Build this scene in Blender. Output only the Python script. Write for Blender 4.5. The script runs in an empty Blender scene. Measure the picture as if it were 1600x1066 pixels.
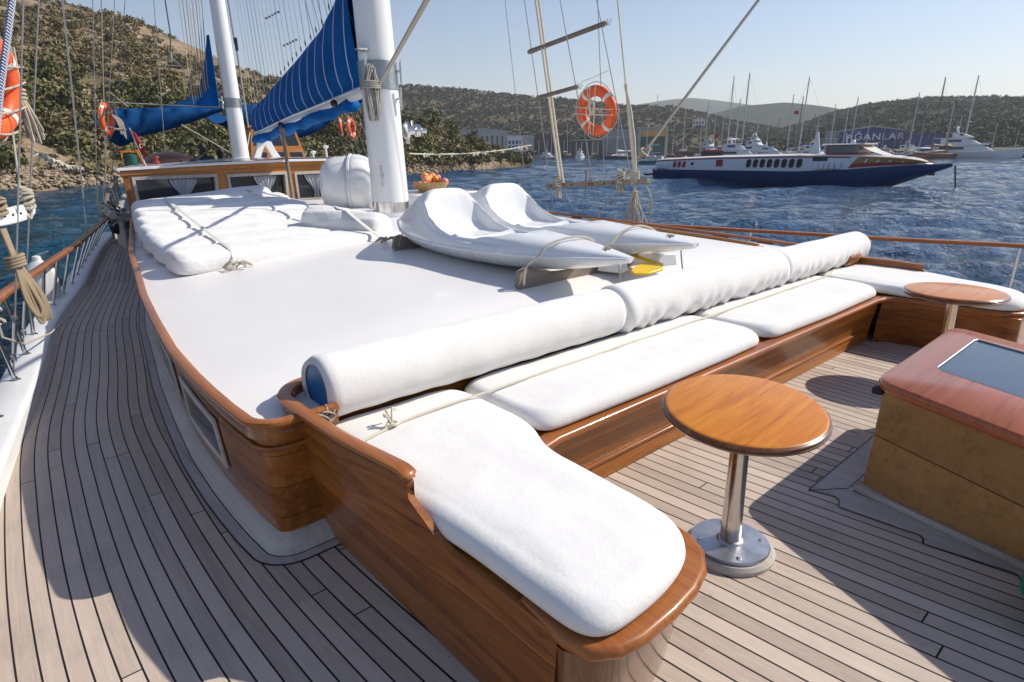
# Gulet foredeck at anchor: everything is built in metres, X athwartships (to starboard side of the picture),
# Y fore-and-aft, Z up, deck at z = 0, sea at SEA.
import bpy, bmesh, math, random
import numpy as np
from mathutils import Vector, Matrix, noise as mnoise

sc = bpy.context.scene
COL = sc.collection
PI = math.pi
SEA = -1.75
rnd = random.Random(7)
rs = np.random.RandomState(11)

# ------------------------------------------------------------------ materials
MATS = {}
def newmat(name):
    m = bpy.data.materials.new(name); m.use_nodes = True
    nt = m.node_tree
    for n in list(nt.nodes): nt.nodes.remove(n)
    out = nt.nodes.new('ShaderNodeOutputMaterial')
    b = nt.nodes.new('ShaderNodeBsdfPrincipled')
    nt.links.new(b.outputs[0], out.inputs[0])
    MATS[name] = m
    return m, nt, b
def N(nt, t, **kw):
    n = nt.nodes.new(t)
    for k, v in kw.items(): setattr(n, k, v)
    return n
def setv(n, **kw):
    for k, v in kw.items(): n.inputs[k].default_value = v
def rgb(c): return (c[0], c[1], c[2], 1.0)
def coords(nt, kind='Object', scale=(1, 1, 1), rot=(0, 0, 0)):
    tc = N(nt, 'ShaderNodeTexCoord'); mp = N(nt, 'ShaderNodeMapping')
    mp.inputs['Scale'].default_value = scale; mp.inputs['Rotation'].default_value = rot
    nt.links.new(tc.outputs[kind], mp.inputs[0])
    return mp.outputs[0]
def noise(nt, vec, scale=5, detail=4, rough=.55, dist=0):
    n = N(nt, 'ShaderNodeTexNoise')
    n.inputs['Scale'].default_value = scale; n.inputs['Detail'].default_value = detail
    n.inputs['Roughness'].default_value = rough; n.inputs['Distortion'].default_value = dist
    if vec is not None: nt.links.new(vec, n.inputs['Vector'])
    return n.outputs['Fac']
def ramp(nt, fac, stops, interp='LINEAR'):
    r = N(nt, 'ShaderNodeValToRGB'); r.color_ramp.interpolation = interp
    el = r.color_ramp.elements
    while len(el) < len(stops): el.new(.5)
    for e, (p, c) in zip(el, stops):
        e.position = p; e.color = rgb(c) if not isinstance(c, float) else (c, c, c, 1)
    nt.links.new(fac, r.inputs[0])
    return r.outputs[0]
def mth(nt, op, a, b=None, c=None, clamp=False):
    n = N(nt, 'ShaderNodeMath', operation=op); n.use_clamp = clamp
    for i, x in enumerate((a, b, c)):
        if x is None: continue
        if isinstance(x, (int, float)): n.inputs[i].default_value = x
        else: nt.links.new(x, n.inputs[i])
    return n.outputs[0]
def mix(nt, fac, a, b, blend='MIX'):
    n = N(nt, 'ShaderNodeMix', data_type='RGBA', blend_type=blend)
    for s, x in ((n.inputs[0], fac), (n.inputs[6], a), (n.inputs[7], b)):
        if isinstance(x, (int, float)): s.default_value = x
        elif isinstance(x, tuple): s.default_value = rgb(x)
        else: nt.links.new(x, s)
    return n.outputs[2]
def bump(nt, b, h, strength=.3, dist=.01, prev=None):
    n = N(nt, 'ShaderNodeBump'); n.inputs['Strength'].default_value = strength; n.inputs['Distance'].default_value = dist
    nt.links.new(h, n.inputs['Height'])
    if prev is not None: nt.links.new(prev, n.inputs['Normal'])
    nt.links.new(n.outputs[0], b.inputs['Normal'])
    return n.outputs[0]

def plain(name, c, rough=.5, metal=0, var=.12, vscale=6, coat=0, bmp=0, bscale=40, spec=.5, sheen=0, bdist=.005):
    m, nt, b = newmat(name)
    v = coords(nt)
    f = noise(nt, v, vscale, 5, .6)
    lo = tuple(x*(1-var) for x in c); hi = tuple(min(1, x*(1+var)) for x in c)
    nt.links.new(ramp(nt, f, [(.3, lo), (.7, hi)]), b.inputs['Base Color'])
    r2 = noise(nt, v, vscale*2.3, 3)
    nt.links.new(mth(nt, 'ADD', mth(nt, 'MULTIPLY', r2, .16*min(1, rough*3)), rough-.08*min(1, rough*3)), b.inputs['Roughness'])
    b.inputs['Metallic'].default_value = metal
    b.inputs['Specular IOR Level'].default_value = spec
    if coat: b.inputs['Coat Weight'].default_value = coat; b.inputs['Coat Roughness'].default_value = .06
    if sheen: b.inputs['Sheen Weight'].default_value = sheen; b.inputs['Sheen Roughness'].default_value = .5
    if bmp: bump(nt, b, noise(nt, v, bscale, 4, .6), bmp, bdist)
    return m

def wood(name, axis, dark, mid, light, coat=1.0, rough=.3, scale=1.0, plank=None, plank_axis=2, stain=0.0):
    """varnished timber, grain along axis 0/1/2; optional plank joints every `plank` metres along plank_axis"""
    m, nt, b = newmat(name)
    s = [9*scale, 9*scale, 9*scale]; s[axis] = .55*scale
    v = coords(nt, 'Object', tuple(s))
    f1 = noise(nt, v, 1.6, 6, .62, 1.2)
    s2 = [70*scale]*3; s2[axis] = 2.2*scale
    f2 = noise(nt, coords(nt, 'Object', tuple(s2)), 1.0, 4, .6, .3)
    f3 = noise(nt, coords(nt), 1.3, 3, .5)
    f = mth(nt, 'ADD', mth(nt, 'MULTIPLY', f1, .6), mth(nt, 'ADD', mth(nt, 'MULTIPLY', f2, .28), mth(nt, 'MULTIPLY', f3, .22)))
    col = ramp(nt, f, [(.34, dark), (.53, mid), (.74, light)])
    if stain:
        st = ramp(nt, noise(nt, coords(nt, 'Object', (1, 1, 2.5)), 2.2, 5, .65, .6), [(.42, 0.0), (.66, 1.0)])
        col = mix(nt, mth(nt, 'MULTIPLY', st, stain), col, tuple(.45*x for x in dark))
    h = f2
    if plank:
        sep = N(nt, 'ShaderNodeSeparateXYZ'); tc = N(nt, 'ShaderNodeTexCoord')
        nt.links.new(tc.outputs['Object'], sep.inputs[0])
        u = mth(nt, 'DIVIDE', sep.outputs[plank_axis], plank)
        fr = mth(nt, 'FRACT', u)
        wn = N(nt, 'ShaderNodeTexWhiteNoise', noise_dimensions='1D'); nt.links.new(mth(nt, 'FLOOR', u), wn.inputs['W'])
        col = mix(nt, .5, col, mix(nt, 1.0, col, ramp(nt, wn.outputs['Value'], [(0, (.62, .62, .62)), (1, (1.25, 1.25, 1.25))]), 'MULTIPLY'))
        ln = mth(nt, 'LESS_THAN', fr, .02)
        col = mix(nt, ln, col, tuple(.3*x for x in dark))
    nt.links.new(col, b.inputs['Base Color'])
    nt.links.new(mth(nt, 'ADD', mth(nt, 'MULTIPLY', f1, .2), rough-.1), b.inputs['Roughness'])
    b.inputs['Coat Weight'].default_value = coat; b.inputs['Coat Roughness'].default_value = .10; b.inputs['Specular IOR Level'].default_value = .28; b.inputs['Coat IOR'].default_value = 1.4
    n1 = N(nt, 'ShaderNodeBump'); n1.inputs['Strength'].default_value = .08; n1.inputs['Distance'].default_value = .003
    nt.links.new(h, n1.inputs['Height']); nt.links.new(n1.outputs[0], b.inputs['Normal'])
    n2 = N(nt, 'ShaderNodeBump'); n2.inputs['Strength'].default_value = .05; n2.inputs['Distance'].default_value = .02
    nt.links.new(f3, n2.inputs['Height']); nt.links.new(n2.outputs[0], b.inputs['Coat Normal'])
    return m

MAHD, MAHM, MAHL = (.085, .024, .005), (.235, .074, .013), (.41, .15, .028)
wood('mahogany_x', 0, (.13, .038, .006), (.33, .112, .016), (.50, .20, .036), coat=.32, rough=.4, plank=.137, plank_axis=2)
wood('mahogany_y', 1, MAHD, MAHM, MAHL, coat=.6, plank=.16, plank_axis=2)
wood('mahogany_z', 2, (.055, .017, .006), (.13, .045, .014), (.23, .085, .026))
wood('rail_x', 0, (.17, .046, .011), (.30, .094, .022), (.42, .155, .038), rough=.35, coat=.5)
wood('rail_y', 1, (.17, .048, .011), (.30, .098, .022), (.42, .16, .038), rough=.38, coat=.45)
wood('hatch_top', 0, (.22, .058, .022), (.36, .105, .040), (.45, .15, .06), rough=.3, coat=.45)
wood('hatch_side', 0, (.28, .15, .052), (.45, .255, .092), (.54, .31, .115), rough=.45, coat=.4, stain=.15, plank=.31)
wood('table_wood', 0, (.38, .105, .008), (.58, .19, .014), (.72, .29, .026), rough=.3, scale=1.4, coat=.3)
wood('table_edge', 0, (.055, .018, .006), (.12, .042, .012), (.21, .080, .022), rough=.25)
wood('house_wood', 0, (.26, .090, .018), (.42, .165, .034), (.54, .235, .055), rough=.3, coat=.6)
wood('grey_wood', 0, (.14, .115, .09), (.24, .20, .16), (.34, .29, .235), coat=0, rough=.8)
wood('trim_wood', 1, (.31, .285, .26), (.45, .415, .375), (.55, .515, .47), coat=0, rough=.75)
wood('bar_wood', 0, (.09, .075, .06), (.17, .14, .115), (.26, .22, .18), coat=0, rough=.75)

# weathered teak laid in the UV layer: u counts planks, v runs along them in metres
def teak(name, tint=(1, 1, 1)):
    m, nt, b = newmat(name)
    uv = N(nt, 'ShaderNodeUVMap'); sep = N(nt, 'ShaderNodeSeparateXYZ'); nt.links.new(uv.outputs[0], sep.inputs[0])
    u, v = sep.outputs[0], sep.outputs[1]
    fl = mth(nt, 'FLOOR', u); fr = mth(nt, 'FRACT', u)
    w1 = N(nt, 'ShaderNodeTexWhiteNoise', noise_dimensions='1D'); nt.links.new(fl, w1.inputs['W'])
    vo = mth(nt, 'ADD', v, mth(nt, 'MULTIPLY', w1.outputs['Value'], 9.0))
    seg = mth(nt, 'DIVIDE', vo, 3.1)
    sf = mth(nt, 'FLOOR', seg); sr = mth(nt, 'FRACT', seg)
    w2 = N(nt, 'ShaderNodeTexWhiteNoise', noise_dimensions='2D')
    cx = N(nt, 'ShaderNodeCombineXYZ'); nt.links.new(fl, cx.inputs[0]); nt.links.new(sf, cx.inputs[1]); nt.links.new(cx.outputs[0], w2.inputs['Vector'])
    tone = w2.outputs['Value']
    # grain: stretched noise, shifted per plank
    cg = N(nt, 'ShaderNodeCombineXYZ')
    nt.links.new(mth(nt, 'MULTIPLY', u, 1.6), cg.inputs[0]); nt.links.new(mth(nt, 'MULTIPLY', v, 1.3), cg.inputs[1])
    nt.links.new(mth(nt, 'MULTIPLY', tone, 40.0), cg.inputs[2])
    g1 = noise(nt, cg.outputs[0], 2.2, 6, .65, .7)
    cg2 = N(nt, 'ShaderNodeCombineXYZ')
    nt.links.new(mth(nt, 'MULTIPLY', u, 11.0), cg2.inputs[0]); nt.links.new(mth(nt, 'MULTIPLY', v, 5.0), cg2.inputs[1]); nt.links.new(tone, cg2.inputs[2])
    g2 = noise(nt, cg2.outputs[0], 1.3, 5, .7)
    vo2 = coords(nt)
    blot = noise(nt, vo2, 2.6, 5, .65)
    f = mth(nt, 'ADD', mth(nt, 'MULTIPLY', g1, .42), mth(nt, 'ADD', mth(nt, 'MULTIPLY', g2, .30), mth(nt, 'MULTIPLY', tone, .28)))
    t = lambda c: tuple(a*k for a, k in zip(c, tint))
    col = ramp(nt, f, [(.22, t((.315, .245, .195))), (.46, t((.475, .385, .315))), (.62, t((.56, .46, .38))), (.85, t((.67, .56, .47)))])
    col = mix(nt, mth(nt, 'MULTIPLY', ramp(nt, blot, [(.52, 0.0), (.75, 1.0)]), .35), col, t((.25, .215, .185)))
    spots = ramp(nt, noise(nt, vo2, 26, 2, .5), [(.73, 0.0), (.78, 1.0)])
    col = mix(nt, mth(nt, 'MULTIPLY', spots, .4), col, t((.16, .115, .09)))
    edge = mth(nt, 'MINIMUM', fr, mth(nt, 'SUBTRACT', 1.0, fr))
    seam = mth(nt, 'LESS_THAN', edge, .052)
    butt = mth(nt, 'LESS_THAN', mth(nt, 'MINIMUM', sr, mth(nt, 'SUBTRACT', 1.0, sr)), .0011)
    butt = mth(nt, 'MULTIPLY', butt, mth(nt, 'GREATER_THAN', w1.outputs['Value'], .35))
    seam = mth(nt, 'MAXIMUM', seam, butt)
    col = mix(nt, seam, col, (.012, .010, .009))
    nt.links.new(col, b.inputs['Base Color'])
    nt.links.new(mth(nt, 'SUBTRACT', .78, mth(nt, 'MULTIPLY', g1, .18)), b.inputs['Roughness'])
    b.inputs['Specular IOR Level'].default_value = .35
    h = mth(nt, 'SUBTRACT', mth(nt, 'MULTIPLY', g2, .35), mth(nt, 'MULTIPLY', seam, .5))
    bump(nt, b, h, .35, .004)
    return m
teak('teak_deck')
teak('teak_margin', (.80, .83, .86))

def terry(name, c=(.775, .757, .73)):
    m, nt, b = newmat(name)
    v = coords(nt)
    f = noise(nt, v, 3, 4, .6)
    nt.links.new(ramp(nt, f, [(.3, tuple(x*.955 for x in c)), (.7, c)]), b.inputs['Base Color'])
    b.inputs['Roughness'].default_value = .95; b.inputs['Specular IOR Level'].default_value = .15
    b.inputs['Sheen Weight'].default_value = .25; b.inputs['Sheen Roughness'].default_value = .6
    f1 = noise(nt, v, 330, 3, .7); f2 = noise(nt, v, 60, 4, .65); f3 = noise(nt, v, 7, 4, .55)
    n1 = N(nt, 'ShaderNodeBump'); n1.inputs['Strength'].default_value = .4; n1.inputs['Distance'].default_value = .0025; nt.links.new(f1, n1.inputs['Height'])
    n2 = N(nt, 'ShaderNodeBump'); n2.inputs['Strength'].default_value = .22; n2.inputs['Distance'].default_value = .004; nt.links.new(f2, n2.inputs['Height']); nt.links.new(n1.outputs[0], n2.inputs['Normal'])
    n3 = N(nt, 'ShaderNodeBump'); n3.inputs['Strength'].default_value = .25; n3.inputs['Distance'].default_value = .02; nt.links.new(f3, n3.inputs['Height']); nt.links.new(n2.outputs[0], n3.inputs['Normal'])
    nt.links.new(n3.outputs[0], b.inputs['Normal'])
    return m
terry('terry_white')
plain('sheet_white', (.765, .75, .73), .85, bmp=.35, bscale=18, bdist=.02, var=.03, spec=.2)
plain('gelcoat_white', (.79, .785, .775), .22, var=.025, vscale=1.5, coat=.5, bmp=.03, bscale=5, bdist=.02)
plain('roof_white', (.775, .755, .73), .42, var=.03, vscale=1.1, coat=.08, bmp=.05, bscale=3, bdist=.03)
plain('paint_white', (.74, .74, .735), .35, var=.05, vscale=3)
plain('kayak_white', (.80, .80, .795), .28, var=.03, vscale=3, coat=.4)
plain('steel', (.62, .61, .60), .2, 1, var=.1, vscale=14, bmp=.03)
plain('steel_dull', (.50, .50, .50), .36, 1, var=.25, vscale=9, bmp=.05)
plain('galvanised', (.33, .36, .38), .42, .8, var=.15)
plain('wire', (.30, .30, .29), .45, .5, var=.1)
plain('wire_dark', (.10, .10, .10), .5, .3, var=.1)
plain('black_rubber', (.012, .012, .013), .5)
plain('black_dark', (.008, .008, .009), .6)
plain('orange_buoy', (.80, .115, .025), .5, var=.12, vscale=9, bmp=.1)
plain('reflective_tape', (.72, .70, .64), .4)
plain('red_cloth', (.42, .02, .02), .8, var=.15)
plain('blue_vinyl', (.012, .14, .34), .45, var=.1)
plain('yellow_plastic', (.85, .53, .01), .35, var=.05)
plain('green_plastic', (.0, .20, .125), .4, var=.1)
plain('green_net', (.01, .075, .05), .8, var=.4, vscale=30)
plain('skin', (.42, .22, .14), .6)
plain('hair', (.012, .009, .008), .6)
plain('shirt_dark', (.025, .027, .035), .9)
plain('wicker', (.42, .27, .12), .75, var=.4, vscale=45, bmp=.6, bscale=60)
plain('fruit_orange', (.80, .33, .05), .5, var=.3, vscale=14)
plain('fruit_pink', (.78, .24, .15), .5, var=.3, vscale=14)
plain('brown_leather', (.030, .010, .008), .4)
plain('rope_grey', (.36, .34, .31), .85, var=.3, vscale=40, bmp=.6, bscale=160)
plain('dark_glass', (.012, .014, .018), .06, coat=.6, spec=.6)
plain('hatch_glass', (.022, .045, .075), .22, coat=.35, bmp=.06, bscale=90)
plain('curtain', (.42, .43, .47), .9, var=.1)
plain('red_paint', (.33, .03, .025), .4)
plain('navy_paint', (.008, .035, .13), .3, var=.2)
plain('gold_glass', (.38, .22, .06), .12, coat=.7, spec=.7)

def ropemat(name, c1, c2, twist=70):
    m, nt, b = newmat(name)
    v = coords(nt)
    w = N(nt, 'ShaderNodeTexWave', wave_type='BANDS', bands_direction='DIAGONAL'); nt.links.new(v, w.inputs['Vector'])
    w.inputs['Scale'].default_value = twist; w.inputs['Distortion'].default_value = 1.2; w.inputs['Detail'].default_value = 1
    nt.links.new(ramp(nt, w.outputs['Fac'], [(.1, c1), (.75, c2)]), b.inputs['Base Color'])
    b.inputs['Roughness'].default_value = .9
    bump(nt, b, w.outputs['Fac'], .7, .004)
    return m
ropemat('rope_white', (.38, .33, .25), (.64, .59, .49))
ropemat('rope_cream', (.56, .50, .37), (.80, .74, .60))
ropemat('rope_tan', (.26, .19, .115), (.48, .38, .25))
ropemat('rope_blue', (.05, .09, .25), (.62, .64, .68), 30)

# blue canvas with pale lacing lines following the UVs
def canvas(name, c, lines=False):
    m, nt, b = newmat(name)
    v = coords(nt)
    f = noise(nt, v, 2.2, 5, .6)
    col = ramp(nt, f, [(.3, tuple(x*.75 for x in c)), (.7, tuple(x*1.2 for x in c))])
    if lines:
        uv = N(nt, 'ShaderNodeUVMap'); sep = N(nt, 'ShaderNodeSeparateXYZ'); nt.links.new(uv.outputs[0], sep.inputs[0])
        d = mth(nt, 'ABSOLUTE', mth(nt, 'SUBTRACT', mth(nt, 'FRACT', sep.outputs[0]), .5))
        on = mth(nt, 'MULTIPLY', mth(nt, 'LESS_THAN', d, .035), mth(nt, 'GREATER_THAN', sep.outputs[1], .02))
        col = mix(nt, mth(nt, 'MULTIPLY', on, .85), col, (.62, .66, .74))
    nt.links.new(col, b.inputs['Base Color'])
    b.inputs['Roughness'].default_value = .8; b.inputs['Specular IOR Level'].default_value = .12
    bump(nt, b, noise(nt, v, 5, 4, .55), .35, .05)
    return m
canvas('canvas_blue', (.001, .105, .36))
canvas('canvas_laced', (.001, .095, .32), True)
canvas('canvas_navy', (.002, .050, .17))

# ------------------------------------------------------------------ mesh helpers
class MB:
    def __init__(s): s.v = []; s.f = []; s.uv = None
    def add(s, vs, fs):
        o = len(s.v); s.v += [tuple(p) for p in vs]; s.f += [tuple(i+o for i in f) for f in fs]; return s
    def box(s, c, d, rot=0, taper=1.0):
        x, y, z = d[0]/2, d[1]/2, d[2]/2
        P = []
        for k, t in ((-1, 1), (1, taper)):
            for a, b in ((-1, -1), (1, -1), (1, 1), (-1, 1)):
                px, py = a*x*t, b*y*t
                P.append((c[0]+px*math.cos(rot)-py*math.sin(rot), c[1]+px*math.sin(rot)+py*math.cos(rot), c[2]+k*z))
        return s.add(P, [(3, 2, 1, 0), (4, 5, 6, 7), (0, 1, 5, 4), (1, 2, 6, 5), (2, 3, 7, 6), (3, 0, 4, 7)])
    def tube(s, pts, r, n=8, closed=False, caps=True, squash=1.0):
        pts = [Vector(p) for p in pts]; m = len(pts)
        rr = r if isinstance(r, (list, tuple)) else [r]*m
        prev = None; V = []
        for i, p in enumerate(pts):
            if closed: t = pts[(i+1) % m]-pts[i-1]
            else: t = pts[min(i+1, m-1)]-pts[max(i-1, 0)]
            if t.length < 1e-9: t = Vector((0, 0, 1))
            t.normalize()
            if prev is None:
                a = Vector((0, 0, 1)) if abs(t.z) < .9 else Vector((1, 0, 0))
                a = (a-t*a.dot(t)).normalized()
            else:
                a = prev-t*prev.dot(t)
                a = a.normalized() if a.length > 1e-6 else Vector((1, 0, 0))
            prev = a; b = t.cross(a)
            for k in range(n):
                q = 2*PI*k/n
                V.append(p+a*(rr[i]*math.cos(q)*squash)+b*(rr[i]*math.sin(q)))
        F = []
        for i in range(m if closed else m-1):
            for k in range(n):
                j = (i+1) % m
                F.append((i*n+k, i*n+(k+1) % n, j*n+(k+1) % n, j*n+k))
        if caps and not closed:
            F.append(tuple(range(n-1, -1, -1))); F.append(tuple((m-1)*n+k for k in range(n)))
        return s.add(V, F)
    def lathe(s, prof, c=(0, 0, 0), n=32, M=None):
        V = []; F = []
        for r, z in prof:
            for k in range(n):
                q = 2*PI*k/n; p = Vector((r*math.cos(q), r*math.sin(q), z))
                if M is not None: p = M @ p
                V.append((p[0]+c[0], p[1]+c[1], p[2]+c[2]))
        for i in range(len(prof)-1):
            for k in range(n):
                F.append((i*n+k, i*n+(k+1) % n, (i+1)*n+(k+1) % n, (i+1)*n+k))
        F.append(tuple(range(n-1, -1, -1))); F.append(tuple((len(prof)-1)*n+k for k in range(n)))
        return s.add(V, F)
    def loft(s, rings, caps=True, closed=True):
        n = len(rings[0]); V = [p for r in rings for p in r]; F = []
        for i in range(len(rings)-1):
            for k in range(n if closed else n-1):
                F.append((i*n+k, i*n+(k+1) % n, (i+1)*n+(k+1) % n, (i+1)*n+k))
        if caps and closed:
            F.append(tuple(range(n-1, -1, -1))); F.append(tuple((len(rings)-1)*n+k for k in range(n)))
        return s.add(V, F)
    def prism(s, poly, z0, z1, shrink=None):
        """vertical prism over a plan polygon; shrink = (dx, dy) polygons may be given as list of tops"""
        top = shrink or poly
        return s.loft([[(x, y, z0) for x, y in poly], [(x, y, z1) for x, y in top]])
    def extr(s, poly3, d):
        """extrude a planar 3D polygon by vector d"""
        return s.loft([poly3, [(p[0]+d[0], p[1]+d[1], p[2]+d[2]) for p in poly3]])
    def ball(s, c, r, n=16, m=10, sc3=(1, 1, 1)):
        prof = [(max(.001, math.sin(PI*i/m)), -math.cos(PI*i/m)) for i in range(m+1)]
        M = Matrix.Diagonal((r*sc3[0], r*sc3[1], r*sc3[2])).to_3x3()
        return s.lathe(prof, c, n, M)
    def build(s, name, mat, parent=None, smooth=True, bevel=0, world=True, angle=40, seg=2, fix=True):
        me = bpy.data.meshes.new(name)
        me.from_pydata(s.v, [], s.f); me.update()
        if fix:
            bm = bmesh.new(); bm.from_mesh(me); bmesh.ops.recalc_face_normals(bm, faces=bm.faces); bm.to_mesh(me); bm.free()
        return finish(me, name, mat, parent, smooth, bevel, world, angle, seg)

def rootinv(p):
    return (Matrix.Translation(p.location) @ p.rotation_euler.to_matrix().to_4x4()).inverted() if p.type == 'EMPTY' else Matrix.Identity(4)
def finish(me, name, mat, parent=None, smooth=True, bevel=0, world=True, angle=40, seg=2):
    o = bpy.data.objects.new(name, me); COL.objects.link(o)
    if mat is not None: me.materials.append(MATS[mat] if isinstance(mat, str) else mat)
    if smooth:
        me.polygons.foreach_set('use_smooth', [True]*len(me.polygons))
        try: me.set_sharp_from_angle(angle=math.radians(angle))
        except Exception: pass
    if bevel:
        md = o.modifiers.new('edge', 'BEVEL'); md.width = bevel; md.segments = seg; md.limit_method = 'ANGLE'; md.angle_limit = math.radians(35)
        md.harden_normals = False
    if parent is not None:
        o.parent = parent
        if world: o.matrix_parent_inverse = rootinv(parent)
    return o
def tag(o, label=None, cat=None, group=None, kind=None):
    if label: o['label'] = label
    if cat: o['category'] = cat
    if group: o['group'] = group
    if kind: o['kind'] = kind
    return o
def thing(name, label, cat, loc=(0, 0, 0), rz=0, group=None):
    o = bpy.data.objects.new(name, None); COL.objects.link(o)
    o.empty_display_size = .2
    o.location = loc; o.rotation_euler = (0, 0, rz)
    return tag(o, label, cat, group)
def dup(root, loc, rz=None, label=None, scale=None):
    r = root.copy(); COL.objects.link(r); r.location = loc
    if rz is not None: r.rotation_euler = (0, 0, rz)
    if scale: r.scale = (scale,)*3 if not isinstance(scale, tuple) else scale
    if label: r['label'] = label
    for ch in list(root.children):
        c = ch.copy(); COL.objects.link(c); c.parent = r
        for g in list(ch.children):
            d = g.copy(); COL.objects.link(d); d.parent = c
    return r

def resample(poly, n):
    """closed polygon -> n evenly spaced points"""
    P = [Vector((p[0], p[1])) for p in poly]; m = len(P)
    L = [(P[(i+1) % m]-P[i]).length for i in range(m)]; T = sum(L); out = []
    i = 0; acc = 0
    for k in range(n):
        t = T*k/n
        while acc+L[i] < t: acc += L[i]; i += 1
        f = (t-acc)/L[i]; out.append(P[i].lerp(P[(i+1) % m], f))
    return out
def roundpoly(poly, r, seg=6):
    """round the corners of a plan polygon; r = radius or list"""
    out = []; m = len(poly)
    for i in range(m):
        p = Vector(poly[i]); a = Vector(poly[i-1])-p; b = Vector(poly[(i+1) % m])-p
        rr = r[i] if isinstance(r, (list, tuple)) else r
        if rr <= 0: out.append((p.x, p.y)); continue
        d = min(rr, a.length*.49, b.length*.49)
        p0 = p+a.normalized()*d; p1 = p+b.normalized()*d
        for k in range(seg+1):
            t = k/seg; q = p0*(1-t)**2+p*2*t*(1-t)+p1*t*t
            out.append((q.x, q.y))
    return out
def interp(x, xs, ys): return float(np.interp(x, xs, ys))
def sstep(a, b, x):
    t = min(1, max(0, (x-a)/(b-a))); return t*t*(3-2*t)
def catm(pts, n=8):
    P = [Vector(p) for p in pts]; out = []
    for i in range(len(P)-1):
        p0 = P[max(i-1, 0)]; p1 = P[i]; p2 = P[i+1]; p3 = P[min(i+2, len(P)-1)]
        for k in range(n):
            t = k/n
            out.append(.5*((2*p1)+(p2-p0)*t+(2*p0-5*p1+4*p2-p3)*t*t+(3*p1-p0-3*p2+p3)*t**3))
    out.append(P[-1]); return out
def sag(a, b, s, n=10):
    a, b = Vector(a), Vector(b)
    return [a.lerp(b, i/n)-Vector((0, 0, s*4*(i/n)*(1-i/n))) for i in range(n+1)]
def ropeobj(name, pts, r, mat, label, cat='rope', group=None, n=6):
    return tag(MB().tube(pts, r, n).build(name, mat, fix=False), label, cat, group)
def np_mesh(name, V, F, mat, uv=None, smooth=True):
    """V (n,3) array, F (m,k) index array of equal-sided faces"""
    me = bpy.data.meshes.new(name)
    V = np.asarray(V, np.float32); F = np.asarray(F, np.int32); k = F.shape[1]
    me.vertices.add(len(V)); me.vertices.foreach_set('co', V.ravel())
    me.loops.add(F.size); me.loops.foreach_set('vertex_index', F.ravel())
    me.polygons.add(len(F)); me.polygons.foreach_set('loop_start', np.arange(0, F.size, k, dtype=np.int32))
    try: me.polygons.foreach_set('loop_total', np.full(len(F), k, np.int32))
    except Exception: pass
    if uv is not None:
        l = me.uv_layers.new(name='UVMap'); l.data.foreach_set('uv', np.asarray(uv, np.float32)[F.ravel()].ravel())
    me.update(calc_edges=True); me.validate()
    if mat: me.materials.append(MATS[mat])
    if smooth: me.polygons.foreach_set('use_smooth', [True]*len(me.polygons))
    return me
def link(me, name, parent=None, world=True):
    o = bpy.data.objects.new(name, me); COL.objects.link(o)
    if parent is not None:
        o.parent = parent
        if world: o.matrix_parent_inverse = rootinv(parent)
    return o
def grid_faces(nr, nc, wrap=False):
    i, j = np.meshgrid(np.arange(nr-1), np.arange(nc if wrap else nc-1), indexing='ij')
    j2 = (j+1) % nc
    return np.stack([i*nc+j, i*nc+j2, (i+1)*nc+j2, (i+1)*nc+j], -1).reshape(-1, 4)
# ------------------------------------------------------------------ the deck we stand on
HY = [-3, -1.5, -.5, 0, 1, 2, 2.5, 3.3, 4.65, 6, 7.66, 8.9, 10, 12.2, 14.5, 17, 22]
HX = [.95, .42, .16, .05, -.05, -.12, -.135, -.12, -.05, .18, .42, .70, .98, 1.41, 1.9, 2.5, 3.9]
def xport(y): return interp(y, HY, HX)
_ys = np.linspace(-3, 22, 501); _hx = np.interp(_ys, HY, HX)
_k = np.ones(21)/21; _hp = np.pad(_hx, 10, mode='edge'); _hs = np.convolve(_hp, _k, 'valid')
def xport(y): return float(np.interp(y, _ys, _hs))
XC = 3.9
plank_h = xport
_hx2 = np.interp(_ys, [-3, -1.5, 0, 1, 2, 3, 3.8, 4.65, 6, 7.66, 8.9, 10, 12.2, 14.5, 17, 22], [.15, -.18, -.36, -.40, -.38, -.30, -.20, -.06, .18, .42, .70, .98, 1.41, 1.9, 2.5, 3.9])
_hs2 = np.convolve(np.pad(_hx2, 10, mode='edge'), _k, 'valid')
def xport(y): return float(np.interp(y, _ys, _hs2))
def xstb(y): return 2*XC-xport(y)
def ucoord(d): return d/.0665 if d < .95 else .95/.0665+(d-.95)/.082
def make_deck():
    ys = np.arange(-2.6, 17.01, .1); nc = 81
    V = []; UV = []
    for y in ys:
        a = xport(y); b = xstb(y); off = plank_h(y)-plank_h(2.4)-.138
        for k in range(nc):
            x = a+(b-a)*k/(nc-1)
            if x <= XC: u = ucoord(x-off)
            else: u = ucoord(2*XC-x-off)+200.37
            V.append((x, y, 0)); UV.append((u, y))
    F = grid_faces(len(ys), nc)
    me = np_mesh('deck', np.array(V), F, 'teak_deck', np.array(UV))
    return tag(link(me, 'deck'), kind='structure')
make_deck()

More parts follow.
